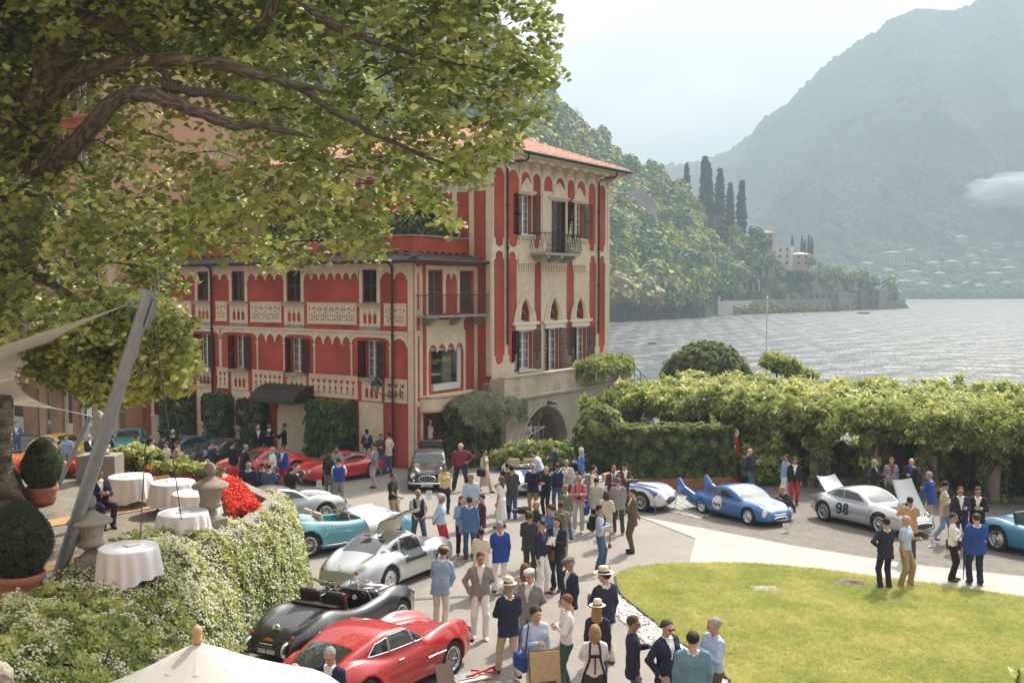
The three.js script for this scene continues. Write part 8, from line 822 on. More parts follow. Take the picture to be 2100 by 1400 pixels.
function hairGeo(style,fine) { return (headCache['h' + style + fine] ??= (() => { const f = (x,y,z) => { const a = Math.abs(x),nz = 0.006 * n3(x * 45,y * 30,z * 45);let d = ell(x,y,z,[0,0.032,-0.018],[0.087,0.098,0.106]) + nz;const line = style === 'bald' ? Math.max(y - 0.0,z + 0.0 - 0.01) : 0;const hairline = 0.05 - 0.55 * (0.06 - z * 0.9);let cut = (0.058 - y) * 0.8 + (z - 0.035) * 0.85 - 0.012;if (style === 'bald') cut = Math.max(cut,y - 0.015);d = smax(d,cut,0.015);const low = style === 'long' || style === 'bob' ? -0.2 : -0.06;d = smax(d,low - y,0.02);if (style === 'long') d = smin(d,smax(ell(x,y,z,[0,-0.13,-0.055],[0.098,0.19,0.062]) + nz * 1.6,z - 0.03,0.02),0.04);if (style === 'bob') d = smin(d,smax(ell(x,y,z,[0,-0.05,-0.03],[0.108,0.125,0.092]) + nz * 1.4,z - 0.045,0.02),0.03);if (style === 'bun') d = smin(d,ell(x,y,z,[0,0.06,-0.125],[0.05,0.05,0.045]) + nz,0.02);if (style === 'curly') d = smin(d,ell(x,y,z,[0,0.06,-0.02],[0.098,0.088,0.108]) + 0.012 * n3(x * 60,y * 60,z * 60),0.02) ;if (style === 'curly') d = smax(d,cut - 0.01,0.015);return d;};return netGeo(f,[-0.13,-0.34,-0.2],[0.13,0.17,0.12],fine ? 0.0095 : 0.014,1);})());}
function hatParts(kind) { return (headCache['k' + kind] ??= (() => { const crown = (pr,s = [1,1]) => { const g = new THREE.LatheGeometry(pr.map(([x,y]) => new THREE.Vector2(x,y)),28);g.scale(0.92 * s[0],1,1.08 * s[1]);return g;};if (kind === 'panama') { const g = crown([[0,0.185],[0.05,0.19],[0.075,0.178],[0.088,0.12],[0.094,0.07],[0.12,0.066],[0.165,0.075],[0.168,0.068],[0.12,0.056],[0.09,0.058]]);return [['hat',g],['hat_band',crown([[0.0955,0.072],[0.0925,0.105],[0.089,0.105]])]];} if (kind === 'cap') { const b = new THREE.CylinderGeometry(0.075,0.08,0.012,20,1,false,-Math.PI / 2,Math.PI).scale(1,1,1.25).rotateX(0.15).translate(0,0.062,0.07);return [['hat',mergeGeometries([crown([[0,0.145],[0.04,0.142],[0.075,0.115],[0.09,0.06],[0.088,0.05]]).toNonIndexed(),b.toNonIndexed()])]];} if (kind === 'flat') { const g = new THREE.SphereGeometry(1,24,12).scale(0.108,0.05,0.135).rotateX(0.16).translate(0,0.093,0.012),p = new THREE.SphereGeometry(1,16,8).scale(0.075,0.012,0.05).translate(0,0.06,0.115);return [['hat',mergeGeometries([g.toNonIndexed(),p.toNonIndexed()])]];} return [['hat',new THREE.SphereGeometry(1,24,12).scale(0.118,0.042,0.125).rotateX(-0.12).rotateZ(0.15).translate(0.012,0.102,-0.015)]];})());}
const handCache = {};// wrist at the origin, fingers towards -y, palm faces +z, thumb on +x
function handGeo(grip,fine) { const key = grip + '' + fine;return (handCache[key] ??= (() => { const c = [];const kx = [0.03,0.011,-0.009,-0.027],len = [0.038,0.043,0.04,0.031];kx.forEach((x,i) => { let p = [x,-0.085 + Math.abs(i - 1.2) * 0.003,0],a = grip ? 0.75 : 0.18;for (let s = 0;s < 3;s++) { const L = len[i] * [1,0.72,0.55][s],q = [p[0] + x * 0.04,p[1] - Math.cos(a) * L,p[2] + Math.sin(a) * L];c.push([p,q,0.0095 - s * 0.0008,0.009 - s * 0.0009]);p = q;a += grip ? 0.85 : 0.22;} });c.push([[0.032,-0.03,0.008],[0.056,-0.06,0.022],0.013,0.011],[[0.056,-0.06,0.022],[grip ? 0.04 : 0.062,-0.095,grip ? 0.045 : 0.03],0.0105,0.009]);const f = (x,y,z) => { let d = smin(capsule(x,y,z * 1.5,[0.018,-0.03,0],[0.02,-0.08,0],0.022,0.02),capsule(x,y,z * 1.5,[-0.016,-0.03,0],[-0.018,-0.078,0],0.022,0.018),0.02);d = smin(d,capsule(x,y,z,[0,0.03,0],[0,-0.02,0],0.026,0.024),0.02);let e = 1e9;for (const [a,b,r,s] of c) e = Math.min(e,capsule(x,y,z,a,b,r,s));return smin(d,e,0.006);};return netGeo(f,[-0.06,-0.22,-0.05],[0.09,0.05,0.12],fine ? 0.0075 : 0.0105,1);})());}
const ARM = { down: [[0.05,-0.28,-0.01],[0.0,-0.25,0.06]],hold: [[0.06,-0.26,0.07],[-0.13,0.07,0.19]],pocket: [[0.14,-0.24,-0.06],[-0.09,-0.22,0.1]],cross: [[0.08,-0.25,0.09],[-0.24,0.04,0.09]],back: [[0.08,-0.25,-0.1],[-0.17,-0.15,-0.07]],hip: [[0.2,-0.2,-0.06],[-0.16,-0.12,0.12]],face: [[0.09,-0.18,0.19],[-0.11,0.22,0.06]],fwd: [[0.05,-0.2,0.17],[-0.04,0.02,0.24]],swing: [[0.06,-0.27,0.08],[-0.02,-0.2,0.15]],swingb: [[0.06,-0.26,-0.1],[0.0,-0.24,-0.03]],low: [[0.06,-0.24,0.14],[-0.1,-0.14,0.19]] };
const LEG = { stand: [[0.1,0,0.02],[0.1,0,-0.03]],wide: [[0.2,0,0.03],[0.2,0,-0.04]],step: [[0.09,0,0.24],[0.09,0.05,-0.26]],ease: [[0.1,0,0.09],[0.13,0,-0.05]] };
function ik(a,b,l1,l2,pole) { const d = V(...b).sub(V(...a)),L = Math.min(d.length(),l1 + l2 - 0.002),u = d.clone().normalize(),x = (l1 * l1 - l2 * l2 + L * L) / (2 * L),h = Math.sqrt(Math.max(0,l1 * l1 - x * x)),p = V(...pole).sub(u.clone().multiplyScalar(V(...pole).dot(u))).normalize();return V(...a).addScaledVector(u,x).addScaledVector(p,h).toArray();}
let personSeed = 1;
// spec: [top, topColour, shirtColour, trouserColour, hairStyle, hairColour, hat, hatColour]; opt: pose and things carried
function person(label,x,z,face,H,pose,spec,o = {}) {
const R = rng(personSeed++ * 31),near = z > -27,h = near ? 0.022 : 0.031,fem = !!o.fem,[top,tc,sc,bc,hs,hc,hat,hatc] = spec,[la,ra,lg] = pose.split(' ');
const t = thing('person',label,'person',[x,(o.y ?? gy(z)),z],face * Math.PI / 180);const S = H / 1.75;t.scale.set(S * (o.fat ?? 1),S,S * (o.fat ?? 1));
// joints
const seat = o.sit ? -0.44 : o.crouch ? -0.52 : 0,lean = o.lean ?? 0,cl = Math.cos(lean),sl = Math.sin(lean),hipY = 0.94 + seat,sway = (R() - 0.5) * 0.03,rot = (p) => { const y = p[1] - 0.94,z2 = p[2];return [p[0] + sway * (y / 0.5),hipY + y * cl - z2 * sl,y * sl + z2 * cl];};
const sh = (s) => rot([s * (fem ? 0.15 : 0.172),1.412,-0.01]),elbow = {},wrist = {};for (const [s,k] of [[1,la],[-1,ra]]) { const [e,w] = ARM[k] ?? ARM.down,a = sh(s),hang = lean > 0.3 && k === 'down' ? 0 : lean;const add = (p,v) => { const c = Math.cos(hang),q = Math.sin(hang);return [p[0] + s * v[0],p[1] + v[1] * c - v[2] * q,p[2] + v[1] * q + v[2] * c];};elbow[s] = add(a,e);wrist[s] = add(elbow[s],w);}
const hips = {},knee = {},ank = {};(LEG[lg] ?? LEG.stand).forEach(([fx,fy,fz],i) => { const s = i ? -1 : 1;hips[s] = [s * 0.09,hipY - 0.02,0];ank[s] = o.sit ? [s * 0.1,0.09,0.42] : o.crouch ? [s * 0.1,0.09,0.1 + fz] : [s * fx,0.09 + fy,fz];knee[s] = ik(hips[s],ank[s],0.435,0.42,[s * 0.15,0.2,1]);});
const pel = rot([0,0.96,0]),wst = rot([0,1.1,0]),che = rot([0,1.29,0]),nk = rot([0,1.47,-0.02]),hd = rot([0,1.645,0.012]),hy = (o.yaw ?? (R() - 0.5) * 0.5),hp = (o.nod ?? 0.06) + lean * 0.4;
const zs = 1.28,torso = (x,y,z,g,hem) => { const q = (a,b,ra,rb) => capsule(x,y,z * zs,[a[0],a[1],a[2] * zs],[b[0],b[1],b[2] * zs],ra + g,rb + g);const w = fem ? 0.9 : 1;let d = q([pel[0] - 0.06,pel[1],pel[2]],[pel[0] + 0.06,pel[1],pel[2]],0.122,0.122);d = smin(d,q([wst[0] - 0.04,wst[1],wst[2]],[wst[0] + 0.04,wst[1],wst[2]],0.118 * w,0.118 * w),0.08);d = smin(d,q([che[0] - 0.075,che[1],che[2]],[che[0] + 0.075,che[1],che[2]],0.132 * w,0.132 * w),0.08);const a = sh(1),b = sh(-1);d = smin(d,q([a[0] - 0.03,a[1] - 0.03,a[2]],[b[0] + 0.03,b[1] - 0.03,b[2]],0.062,0.062),0.07);d = smin(d,q([a[0] - 0.1,a[1] + 0.035,a[2]],[b[0] + 0.1,b[1] + 0.035,b[2]],0.055,0.055),0.06);if (fem) d = smin(d,ell(Math.abs(x),y,z,[0.065,che[1] + 0.0,che[2] + 0.085 + g],[0.06,0.06,0.06]),0.05);return d;};
const arms = (x,y,z,g,k = 1) => { let d = 1e9;for (const s of [1,-1]) { const e = smin(capsule(x,y,z,sh(s),elbow[s],0.052 + g,0.04 + g),capsule(x,y,z,elbow[s],k === 1 ? wrist[s] : [lerp(elbow[s][0],wrist[s][0],k),lerp(elbow[s][1],wrist[s][1],k),lerp(elbow[s][2],wrist[s][2],k)],0.04 + g,0.029 + g),0.02);d = Math.min(d,e);} return d;};
const SH = { 1: sh(1),'-1': sh(-1) },upper = (x,y,z,g) => { let d = 1e9;for (const s of [1,-1]) d = Math.min(d,capsule(x,y,z,SH[s],[lerp(SH[s][0],elbow[s][0],0.62),lerp(SH[s][1],elbow[s][1],0.62),lerp(SH[s][2],elbow[s][2],0.62)],0.055 + g,0.052 + g));return d;};
const legs = (x,y,z,g,cuff) => { let d = 1e9;for (const s of [1,-1]) d = Math.min(d,smin(capsule(x,y,z,hips[s],knee[s],0.084 + g,0.056 + g),capsule(x,y,z,knee[s],ank[s],0.056 + g,(cuff ?? 0.04) + g),0.03));return d;};
const mM = (m,g,q) => { const c = g.index ? g.clone() : g.clone();c.applyMatrix4(q);return c;};
const headM = new THREE.Matrix4().compose(V(...hd),new THREE.Quaternion().setFromEuler(new THREE.Euler(hp,hy,0,'YXZ')),V(1,1,1));
const bare = top === 'tee' || top === 'dress' || top === 'polo',box = (p,m) => [[0,1,2].map((i) => Math.min(...p.map((q) => q[i])) - m),[0,1,2].map((i) => Math.max(...p.map((q) => q[i])) + m)],all = [pel,che,nk,SH[1],SH[-1],elbow[1],elbow[-1],wrist[1],wrist[-1]],low = [hips[1],hips[-1],knee[1],knee[-1],ank[1],ank[-1]];
// body: trunk and limbs in one surface, with head and hands joined on
const bb = box([...all,...low],0.18),bodyF = (x,y,z) => smin(smin(torso(x,y,z,-0.018),arms(x,y,z,-0.003),0.03),smin(legs(x,y,z,-0.012),capsule(x,y,z,che,nk,0.06,0.052),0.05),0.04);
const parts = [netGeo(bodyF,bb[0],bb[1],near ? 0.034 : 0.042,0),mM(0,headGeo(fem,near),headM)];for (const s of [1,-1]) { const d = V(...wrist[s]).sub(V(...elbow[s])).normalize().negate(),f = V(s * -0.75,0.1,0.65);f.sub(d.clone().multiplyScalar(f.dot(d))).normalize();const xx = d.clone().cross(f).normalize(),M = new THREE.Matrix4().makeBasis(xx,d,f).setPosition(...wrist[s]);const g = handGeo(!/down|back|swing/.test(s > 0 ? la : ra),near).clone();if (s > 0 ? true : false) { } if ((s < 0) !== false && s < 0) { g.scale(1,1,1);} const mir = xx.dot(V(0,0,1)) < 0 ? -1 : 1;if (mir < 0) { g.scale(-1,1,1);const ix = g.index.array;for (let i = 0;i < ix.length;i += 3) { const q = ix[i];ix[i] = ix[i + 1];ix[i + 1] = q;} } parts.push(g.applyMatrix4(M));}
const body = mesh('body',mergeGeometries(parts),skins[(R() * 4) | 0],t);
{ const e = new MB();for (const s of [1,-1]) e.add(new THREE.SphereGeometry(0.0085,10,8).translate(s * 0.033,-0.003,0.081),headM);e.build('eyes',eyeM,body);}
const add = (name,f,b,m,hh = h) => mesh(name,netGeo(f,b[0],b[1],hh,1),m,body),fold = (x,y,z,d) => Math.abs(d) > 0.06 ? d : d + 0.006 * n3(x * 9,y * 7,z * 9) + 0.003 * n3(x * 22,y * 18,z * 22);
const tb = box(all,0.2);tb[0][1] = Math.min(tb[0][1],hipY - 0.25);const nkCut = (x,y,z) => Math.min(y - nk[1] + 0.02 + (z - nk[2]) * 0.35,0.08 - Math.hypot(x - nk[0],z - nk[2] - 0.015));
const skirtLow = o.skirt ?? 0.5;
if (top === 'dress' || top === 'coat') { const L = o.hem ?? 0.38,f = (x,y,z) => { const k = clamp((hipY - y) / (hipY - L),0,1),r = lerp(0.16,o.flare ?? 0.24,k) + 0.012 * k * Math.sin(Math.atan2(z,x) * 7);let d = smin(torso(x,y,z,0.012),smax(Math.hypot(x,z * 1.2) - r,y - hipY - 0.05,0.05),0.06);if (top === 'coat') d = smin(d,arms(x,y,z,0.018,0.96),0.03);else d = smin(d,upper(x,y,z,0.014),0.03);d = smax(d,L - y,0.015);d = smax(d,nkCut(x,y,z),0.015);return fold(x,y,z,d);};tb[0][1] = L - 0.05;tb[0][0] = Math.min(tb[0][0],-0.32);tb[1][0] = Math.max(tb[1][0],0.32);tb[0][2] = Math.min(tb[0][2],-0.3);tb[1][2] = Math.max(tb[1][2],0.3);add(top,f,tb,cloth(tc));}
else {
const open = top === 'jacket' || top === 'vest',hem = hipY + (top === 'jacket' ? -0.17 : -0.04);
if (open) { const sb = [[-0.26,hipY - 0.1,tb[0][2]],[0.26,nk[1] + 0.12,tb[1][2]]];const s2 = top === 'vest' ? tb : sb;add('shirt',(x,y,z) => { let d = torso(x,y,z,0.008);d = smin(d,capsule(x,y,z,[nk[0],nk[1] - 0.04,nk[2]],[nk[0],nk[1] + 0.02,nk[2] + 0.008],0.066,0.062),0.02);if (top === 'vest') d = smin(d,o.short ? upper(x,y,z,0.014) : arms(x,y,z,0.012,0.97),0.02);d = smax(d,hipY - 0.06 - y,0.01);return smax(d,y - nk[1] - 0.028 - (z - nk[2]) * -0.3,0.01);},s2,cloth(sc));if (o.tie) { const m = new MB();m.tube([V(...rot([0,1.44,0.105])),V(...rot([0,1.3,0.128])),V(...rot([0,1.08,0.125]))],[0.018,0.03,0.035],6,8);m.build('tie',cloth(o.tie),body);} }
add(top === 'jacket' ? 'jacket' : top === 'vest' ? 'vest' : 'shirt',(x,y,z) => { const g = open ? 0.022 : 0.012;let d = torso(x,y,z,g);if (top !== 'vest') d = smin(d,bare ? upper(x,y,z,0.016) : arms(x,y,z,open ? 0.017 : 0.012,0.97),0.03);const ly = y - hipY;if (top === 'jacket') d = smin(d,smax(capsule(x,y,z * zs,[pel[0] - 0.07,hipY - 0.16,pel[2] * zs - 0.02],[pel[0] + 0.07,hipY - 0.16,pel[2] * zs - 0.02],0.145,0.145),y - hipY,0.1),0.08);d = smax(d,hem - y + (top === 'jacket' ? 0.3 * Math.max(0,z) * 0 : 0),0.012);d = smax(d,nkCut(x,y,z) + (open ? 0.02 : -0.03),0.012);if (open && !o.shut) { const q = rot([0,1.02,0]);const yy = (y - q[1]) / cl,wdt = -0.01 + 0.17 * clamp(yy,0,0.5) + (yy < 0 ? 0.1 * -yy : 0);d = smax(d,Math.min(wdt - Math.abs(x - q[0]),z - q[2] - sl * yy - 0.0) ,0.01);} return fold(x,y,z,d);},tb,cloth(tc));
}
if (bc) { const lb = box([...low,pel],0.16),short = o.shorts;lb[1][1] = Math.max(lb[1][1],hipY + 0.12);add(o.skirted ? 'skirt' : 'trousers',(x,y,z) => { let d = legs(x,y,z,0.014,0.052);d = smin(d,smax(torso(x,y,z,0.004),y - hipY - 0.08,0.01),0.03);if (short) d = smax(d,0.5 - y,0.01);return fold(x,y,z,smax(d,0.045 - y,0.01));},lb,cloth(bc));}
{ const fs = (x,y,z) => { let d = 1e9;for (const s of [1,-1]) { const a = ank[s],lift = a[1] - 0.09;d = Math.min(d,smin(smax(ell(x,y,z,[a[0] + s * 0.012,lift + 0.035,a[2] + 0.065],[0.044,0.045,0.135]),lift - y + 0.002,0.012),capsule(x,y,z,[a[0],a[1] - 0.04,a[2]],[a[0],a[1] + 0.0,a[2]],0.045,0.042),0.03));} return d;};const fb = box([ank[1],ank[-1]],0.2);fb[1][1] = Math.max(ank[1][1],ank[-1][1]) + 0.08;fb[0][1] -= 0.0;fb[1][2] += 0.06;add('shoes',fs,fb,o.shoes ? cloth(o.shoes) : leatherM,0.02);}
if (hs !== 'none') { const g = hairGeo(hs,near).clone().applyMatrix4(headM);mesh('hair',g,hairOf(hc),body);}
if (hat) for (const [n,g] of hatParts(hat)) mesh(n,g.clone().applyMatrix4(headM),n === 'hat_band' ? cloth('black') : hatc ? cloth(hatc) : strawM,body);
if (o.glasses) { const m = new MB();for (const s of [1,-1]) m.add(new THREE.SphereGeometry(1,10,8).scale(0.024,0.017,0.006).translate(s * 0.034,-0.002,0.098),headM).add(new THREE.BoxGeometry(0.003,0.005,0.1).translate(s * 0.072,0.004,0.045),headM);m.add(new THREE.BoxGeometry(0.025,0.005,0.005).translate(0,0.003,0.1),headM);m.build('sunglasses',blackM,body);}
if (o.beard) mesh('beard',netGeo((x,y,z) => smax(smax(ell(x,y,z,[0,-0.065,0.035],[0.061,0.062,0.066]) + 0.004 * n3(x * 60,y * 60,z * 60),y + 0.045,0.015),0.03 - z - 0.04,0.02),[-0.08,-0.15,-0.03],[0.08,0,0.12],0.013,1).applyMatrix4(headM),hairOf(hc),body);
// things carried; each stands on its own
const W = (p) => t.localToWorld(V(...p));t.updateMatrixWorld(true);
const carry = (name,l,cat,m,mat,p,dy = 0) => { const k = m.build(name,mat,scene);k.position.copy(W(p));k.rotation.y = t.rotation.y;return tag(k,l,cat);};
const who = o.who ?? label.replace(/^person (in|with) /,'').split(' ').slice(0,6).join(' ');
if (o.pack) { const m = new MB();m.add(new RoundedBoxGeometry(0.3,0.42,0.17,3,0.06).translate(0,-0.02,-0.2)).add(new RoundedBoxGeometry(0.22,0.18,0.07,3,0.03).translate(0,-0.1,-0.31));for (const s of [1,-1]) m.tube([V(s * 0.1,0.14,-0.13),V(s * 0.12,0.21,0.0),V(s * 0.11,0.1,0.15),V(s * 0.12,-0.12,0.1)],0.018,5,12);carry('backpack',o.pack + ' backpack worn by the person in ' + who,'backpack',m,cloth(o.pack),che);}
if (o.bag) { const s = o.bagSide ?? -1,m = new MB(),y = o.bagLow ?? -0.42;m.add(new RoundedBoxGeometry(0.12,0.28,0.38,3,0.04).translate(s * 0.3,y,0.02));m.tube([V(s * 0.28,y + 0.13,0.14),V(s * 0.2,-0.02 + 0.14,0.1),V(s * 0.14,0.19,0),V(s * 0.22,0.1,-0.1),V(s * 0.28,y + 0.13,-0.1)],0.014,5,20);carry('shoulder_bag',(o.bag === 'tan' ? 'brown' : o.bag) + ' bag carried by the person in ' + who,'bag',m,o.bag === 'tan' ? leatherM : cloth(o.bag),che);}
if (o.cam) { const m = new MB(),p = o.cam === 'neck' ? [che[0],che[1] - 0.18,che[2] + 0.2] : [lerp(wrist[1][0],wrist[-1][0],0.5),Math.max(wrist[1][1],wrist[-1][1]) + 0.04,Math.max(wrist[1][2],wrist[-1][2]) + 0.06];m.add(new RoundedBoxGeometry(0.14,0.095,0.07,2,0.012)).rod(V(0,0,0.03),V(0,0,0.12),0.038,0.042,14);if (o.cam === 'video') m.box(-0.06,0.06,-0.07,0.09,-0.12,0.22,0.02).rod(V(0,0.02,0.22),V(0,0.02,0.38),0.05,0.055,14).rod(V(0.07,0.12,-0.1),V(0.07,0.12,0.3),0.022,0.022,8);carry('camera',(o.cam === 'video' ? 'shoulder video camera' : 'black camera') + ' held by the person in ' + who,'camera',m,blackM,p);}
if (o.paper) { const m = new MB(),p = [lerp(wrist[1][0],wrist[-1][0],0.5),lerp(wrist[1][1],wrist[-1][1],0.5) + 0.04,Math.max(wrist[1][2],wrist[-1][2]) + 0.09];m.add(new THREE.BoxGeometry(0.21,0.012,0.29).rotateX(0.5));carry('paper','white papers held by the person in ' + who,'papers',m,whiteM,p);}
if (o.phone) { const m = new MB();m.add(new RoundedBoxGeometry(0.07,0.14,0.01,1,0.004).rotateX(-0.5));carry('phone','dark phone held by the person in ' + who,'phone',m,blackM,[wrist[-1][0],wrist[-1][1] + 0.06,wrist[-1][2] + 0.07]);}
if (o.umb) { const m = new MB(),s = -1;m.rod(V(0,0.1,0),V(0,-0.72,0.02),0.035,0.008,8).rod(V(0,0.02,0),V(0,0.1,0),0.015,0.015,8);carry('umbrella','furled dark umbrella held by the person in ' + who,'umbrella',m,cloth('navy'),[wrist[1][0],wrist[1][1] - 0.09,wrist[1][2]]);}
if (o.bottle) { const m = new MB();m.lathe([[0,0],[0.032,0],[0.034,0.13],[0.014,0.19],[0.014,0.22],[0,0.22]],14);carry('bottle','clear water bottle held by the person in ' + who,'bottle',m,phys(rgb(0.75,0.88,0.82),0.08,{ transmission: 0.8 }),[wrist[1][0],wrist[1][1] - 0.05,wrist[1][2] + 0.09]);}
if (o.harness) { const m = new MB();for (const s of [1,-1]) m.tube([V(s * 0.07,0.19,-0.06),V(s * 0.085,0.08,-0.16),V(s * 0.09,-0.05,-0.165),V(s * 0.16,-0.3,-0.08),V(s * 0.2,-0.5,0.0)],0.02,5,20);m.box(-0.1,0.1,-0.02,0.03,-0.2,-0.165,0.008).rod(V(0,-0.02,-0.18),V(0,-0.3,-0.16),0.014);carry('camera_harness','black camera harness strapped over the white shirt of the blond person','harness',m,blackM,che);}
return t;
}
const P = (l,x,z,f,h,pose,s,o) => person('person in ' + l,x,z,f,h,pose,s,o);
// along the lower edge
P('pale grey jacket and white trousers walking towards the camera in the middle',-0.67,-20.75,5,1.82,'back pocket ease',['jacket','grey','white','white','short','brown'],{ shoes: 'white' });
P('light blue jacket and straw hat bending over the gullwing coupe',-1.56,-21.33,165,1.78,'low low stand',['jacket','light denim','white','cream','short','brown','flat','tan'],{ lean: 0.42 });
P('navy jacket, beige trousers and white panama striding away past the red fastback',-0.07,-18.41,205,1.82,'hold swing step',['jacket','navy','white','beige','short','grey','panama'],{ shoes: 'black' });
P('grey suit and white flat cap facing the panama wearer',0.34,-19.4,335,1.78,'back back stand',['jacket','grey','white','grey','short','grey','flat','light grey']);
P('navy blazer and olive flat cap turned to the left',1.19,-20.3,300,1.8,'down down ease',['jacket','navy','white','cream','short','grey','flat','olive']);
P('pale jacket with long auburn hair seen from behind',0.27,-20.43,170,1.66,'down hold stand',['jacket','light grey','white','cream','long','auburn'],{ fem: 1 });
P('white shirt and green trousers standing with folded arms',0.98,-17.49,275,1.8,'cross cross ease',['shirt','white',null,'green','short','auburn'],{ nod: 0.2 });
P('pale blue shirt looking up at the camera beside the display board',0.4,-16.88,25,1.75,'down hold ease',['shirt','pale blue',null,'white','curly','brown'],{ bag: 'royal',nod: -0.12 });
P('navy blazer and white panama, thickset, seen from behind',1.79,-19.11,215,1.85,'hold down ease',['jacket','navy','white','beige','short','dark','panama'],{ yaw: 0.5,fat: 1.1 });
P('dark jacket and wide straw hat with long hair seen from behind',1.53,-17.42,175,1.68,'down down stand',['jacket','navy','white','denim','long','blond','panama','cream'],{ fem: 1 });
P('white shirt and black camera harness with blond bobbed hair',1.34,-16.04,180,1.7,'low low stand',['shirt','white',null,'charcoal','bob','blond'],{ fem: 1,harness: 1,yaw: 0 });
P('black jacket and glasses holding a water bottle',2.01,-16.28,88,1.78,'hold down stand',['jacket','navy','charcoal','denim','short','brown'],{ bottle: 1,glasses: 1 });
P('navy blazer and sunglasses talking at the lawn edge',2.54,-16.04,40,1.78,'pocket pocket stand',['jacket','navy','white','beige','short','brown'],{ glasses: 1,fat: 1.1 });
P('teal blue jacket seen from behind at the lawn edge',2.82,-15.35,178,1.8,'down down stand',['jacket','teal','white','charcoal','short','dark'],{ fat: 1.12,shut: 1 });
P('pale blue shirt with grey hair, arms folded, at the lawn edge',3.32,-16.08,290,1.8,'cross cross stand',['shirt','pale blue',null,'brown','short','grey'],{ fat: 1.1 });
P('navy jacket with grey hair behind the red fastback, lowest of all',-2.72,-14.7,340,1.76,'down hold stand',['jacket','navy','white','charcoal','short','grey'],{ nod: 0.3 });
P('dark jacket with a shaven head at the bottom edge beside the parasol',-3.12,-14.0,60,1.76,'down down stand',['jacket','charcoal','white','charcoal','none','dark']);
// in the middle of the drive
P('navy quilted vest and jeans standing with legs apart by the turquoise car',-2.75,-29.02,10,1.78,'low low wide',['vest','navy','light grey','denim','short','blond'],{ glasses: 1,short: 1 });
P('pale blue shirt and bright red trousers, hands behind the back',-2.01,-28.09,80,1.82,'back back stand',['shirt','pale blue',null,'red','short','white'],{ fat: 1.08 });
P('light denim jacket over a grey dress and black leggings',-1.45,-28.39,15,1.7,'hold hold stand',['coat','light denim',null,'black','long','brown'],{ fem: 1,hem: 0.68,flare: 0.2 });
P('blue blazer and jeans seen from behind beside the denim jacket',-1.2,-27.85,178,1.78,'hold down stand',['jacket','blue','white','denim','short','dark'],{ shut: 1 });
P('maroon cardigan turned towards the blue blazer',-0.88,-28.76,285,1.7,'down hold stand',['jacket','maroon','charcoal','black','short','brown']);
P('pale blue shirt and tan flat cap behind the denim jacket',-1.33,-32.05,200,1.78,'down down stand',['shirt','pale blue',null,'beige','short','grey','flat','tan'],{ fat: 1.12 });
P('patterned cream jacket with dark pinned up hair seen from behind',-0.76,-24.03,180,1.66,'hold hold stand',['jacket','cream','white','beige','bun','dark'],{ fem: 1,shut: 1 });
P('royal blue blazer and white trousers seen from behind',-0.29,-24.3,200,1.78,'hold down ease',['jacket','royal','white','white','short','grey'],{ shut: 1 });
P('pale yellow blouse shading the eyes before the black saloon',-2.37,-34.83,20,1.7,'down face stand',['shirt','yellow',null,'navy','bun','brown'],{ fem: 1,glasses: 1 });
P('wine red sweater, heavily built, standing before the ivy',-2.06,-39.74,5,1.88,'hip down wide',['shirt','wine',null,'navy','bald','grey'],{ fat: 1.28 });
P('long pale coat walking past the ivy with a dark bag',-1.08,-39.15,60,1.7,'down down step',['coat','beige',null,'beige','bun','dark'],{ fem: 1,hem: 0.3,flare: 0.24,bag: 'black' });
P('white summer dress with long brown hair carrying a black bag',-0.35,-32.2,235,1.7,'down down ease',['dress','white',null,null,'long','auburn'],{ fem: 1,hem: 0.3,flare: 0.22,bag: 'black',bagLow: -0.65 });
P('dark jacket and black beret seen from behind',0,-33.76,188,1.82,'hold hold stand',['jacket','charcoal','charcoal','denim','short','dark','beret','black'],{ shut: 1 });
P('navy jacket just behind the white dress',-0.17,-35.02,170,1.76,'down hold stand',['jacket','navy','white','navy','short','dark']);
P('navy blazer and khaki trousers with a small black backpack',0.73,-34.56,182,1.78,'hold hold stand',['jacket','navy','white','khaki','short','grey'],{ pack: 'black',shut: 1 });
P('black top and trousers with straight blond hair',1.18,-34.29,330,1.7,'hold hold stand',['shirt','black',null,'black','long','blond'],{ fem: 1 });
P('quilted dark vest over a striped shirt, seen from behind',1.6,-34.83,190,1.76,'hold hold stand',['vest','navy','pale blue','denim','short','brown'],{ shut: 1 });
P('pale grey jacket with one hand at the mouth',1.95,-35.39,0,1.8,'cross face wide',['jacket','light grey','white','charcoal','short','grey']);
P('bright blue blazer with white hair beside the potted laurel',2.72,-38.92,275,1.8,'hold hold stand',['jacket','blue','white','navy','short','white'],{ nod: 0.3 });
P('navy suit in profile before the low bush',1.76,-40.1,265,1.8,'hold hold stand',['jacket','navy','white','navy','short','dark'],{ nod: 0.3 });
P('pale blue shirt bending towards the white racing car',1.18,-38.7,250,1.78,'low low stand',['shirt','pale blue',null,'navy','short','dark'],{ lean: 0.5 });
P('pink pullover and sunglasses with a camera at the waist',2.14,-31.66,355,1.8,'hold hold ease',['shirt','pink',null,'light grey','short','blond'],{ glasses: 1,cam: 'neck',pack: 'charcoal',shoes: 'white' });
P('cream jacket with dark hair and a grey backpack near the hedge',2.8,-33.94,80,1.8,'hold down ease',['jacket','cream','white','beige','short','dark'],{ pack: 'grey' });
P('rust red jacket facing the camera beside the racing car',3.47,-33.94,0,1.8,'hold hold stand',['jacket','maroon','pale blue','navy','short','auburn'],{ tie: 'royal' });
P('light grey hooded jacket, blue bag in hand, seen from behind',2.68,-31.51,165,1.76,'down down ease',['jacket','light grey','white','black','short','dark'],{ shut: 1,shoes: 'white',bag: 'royal',bagSide: 1,bagLow: -0.6 });
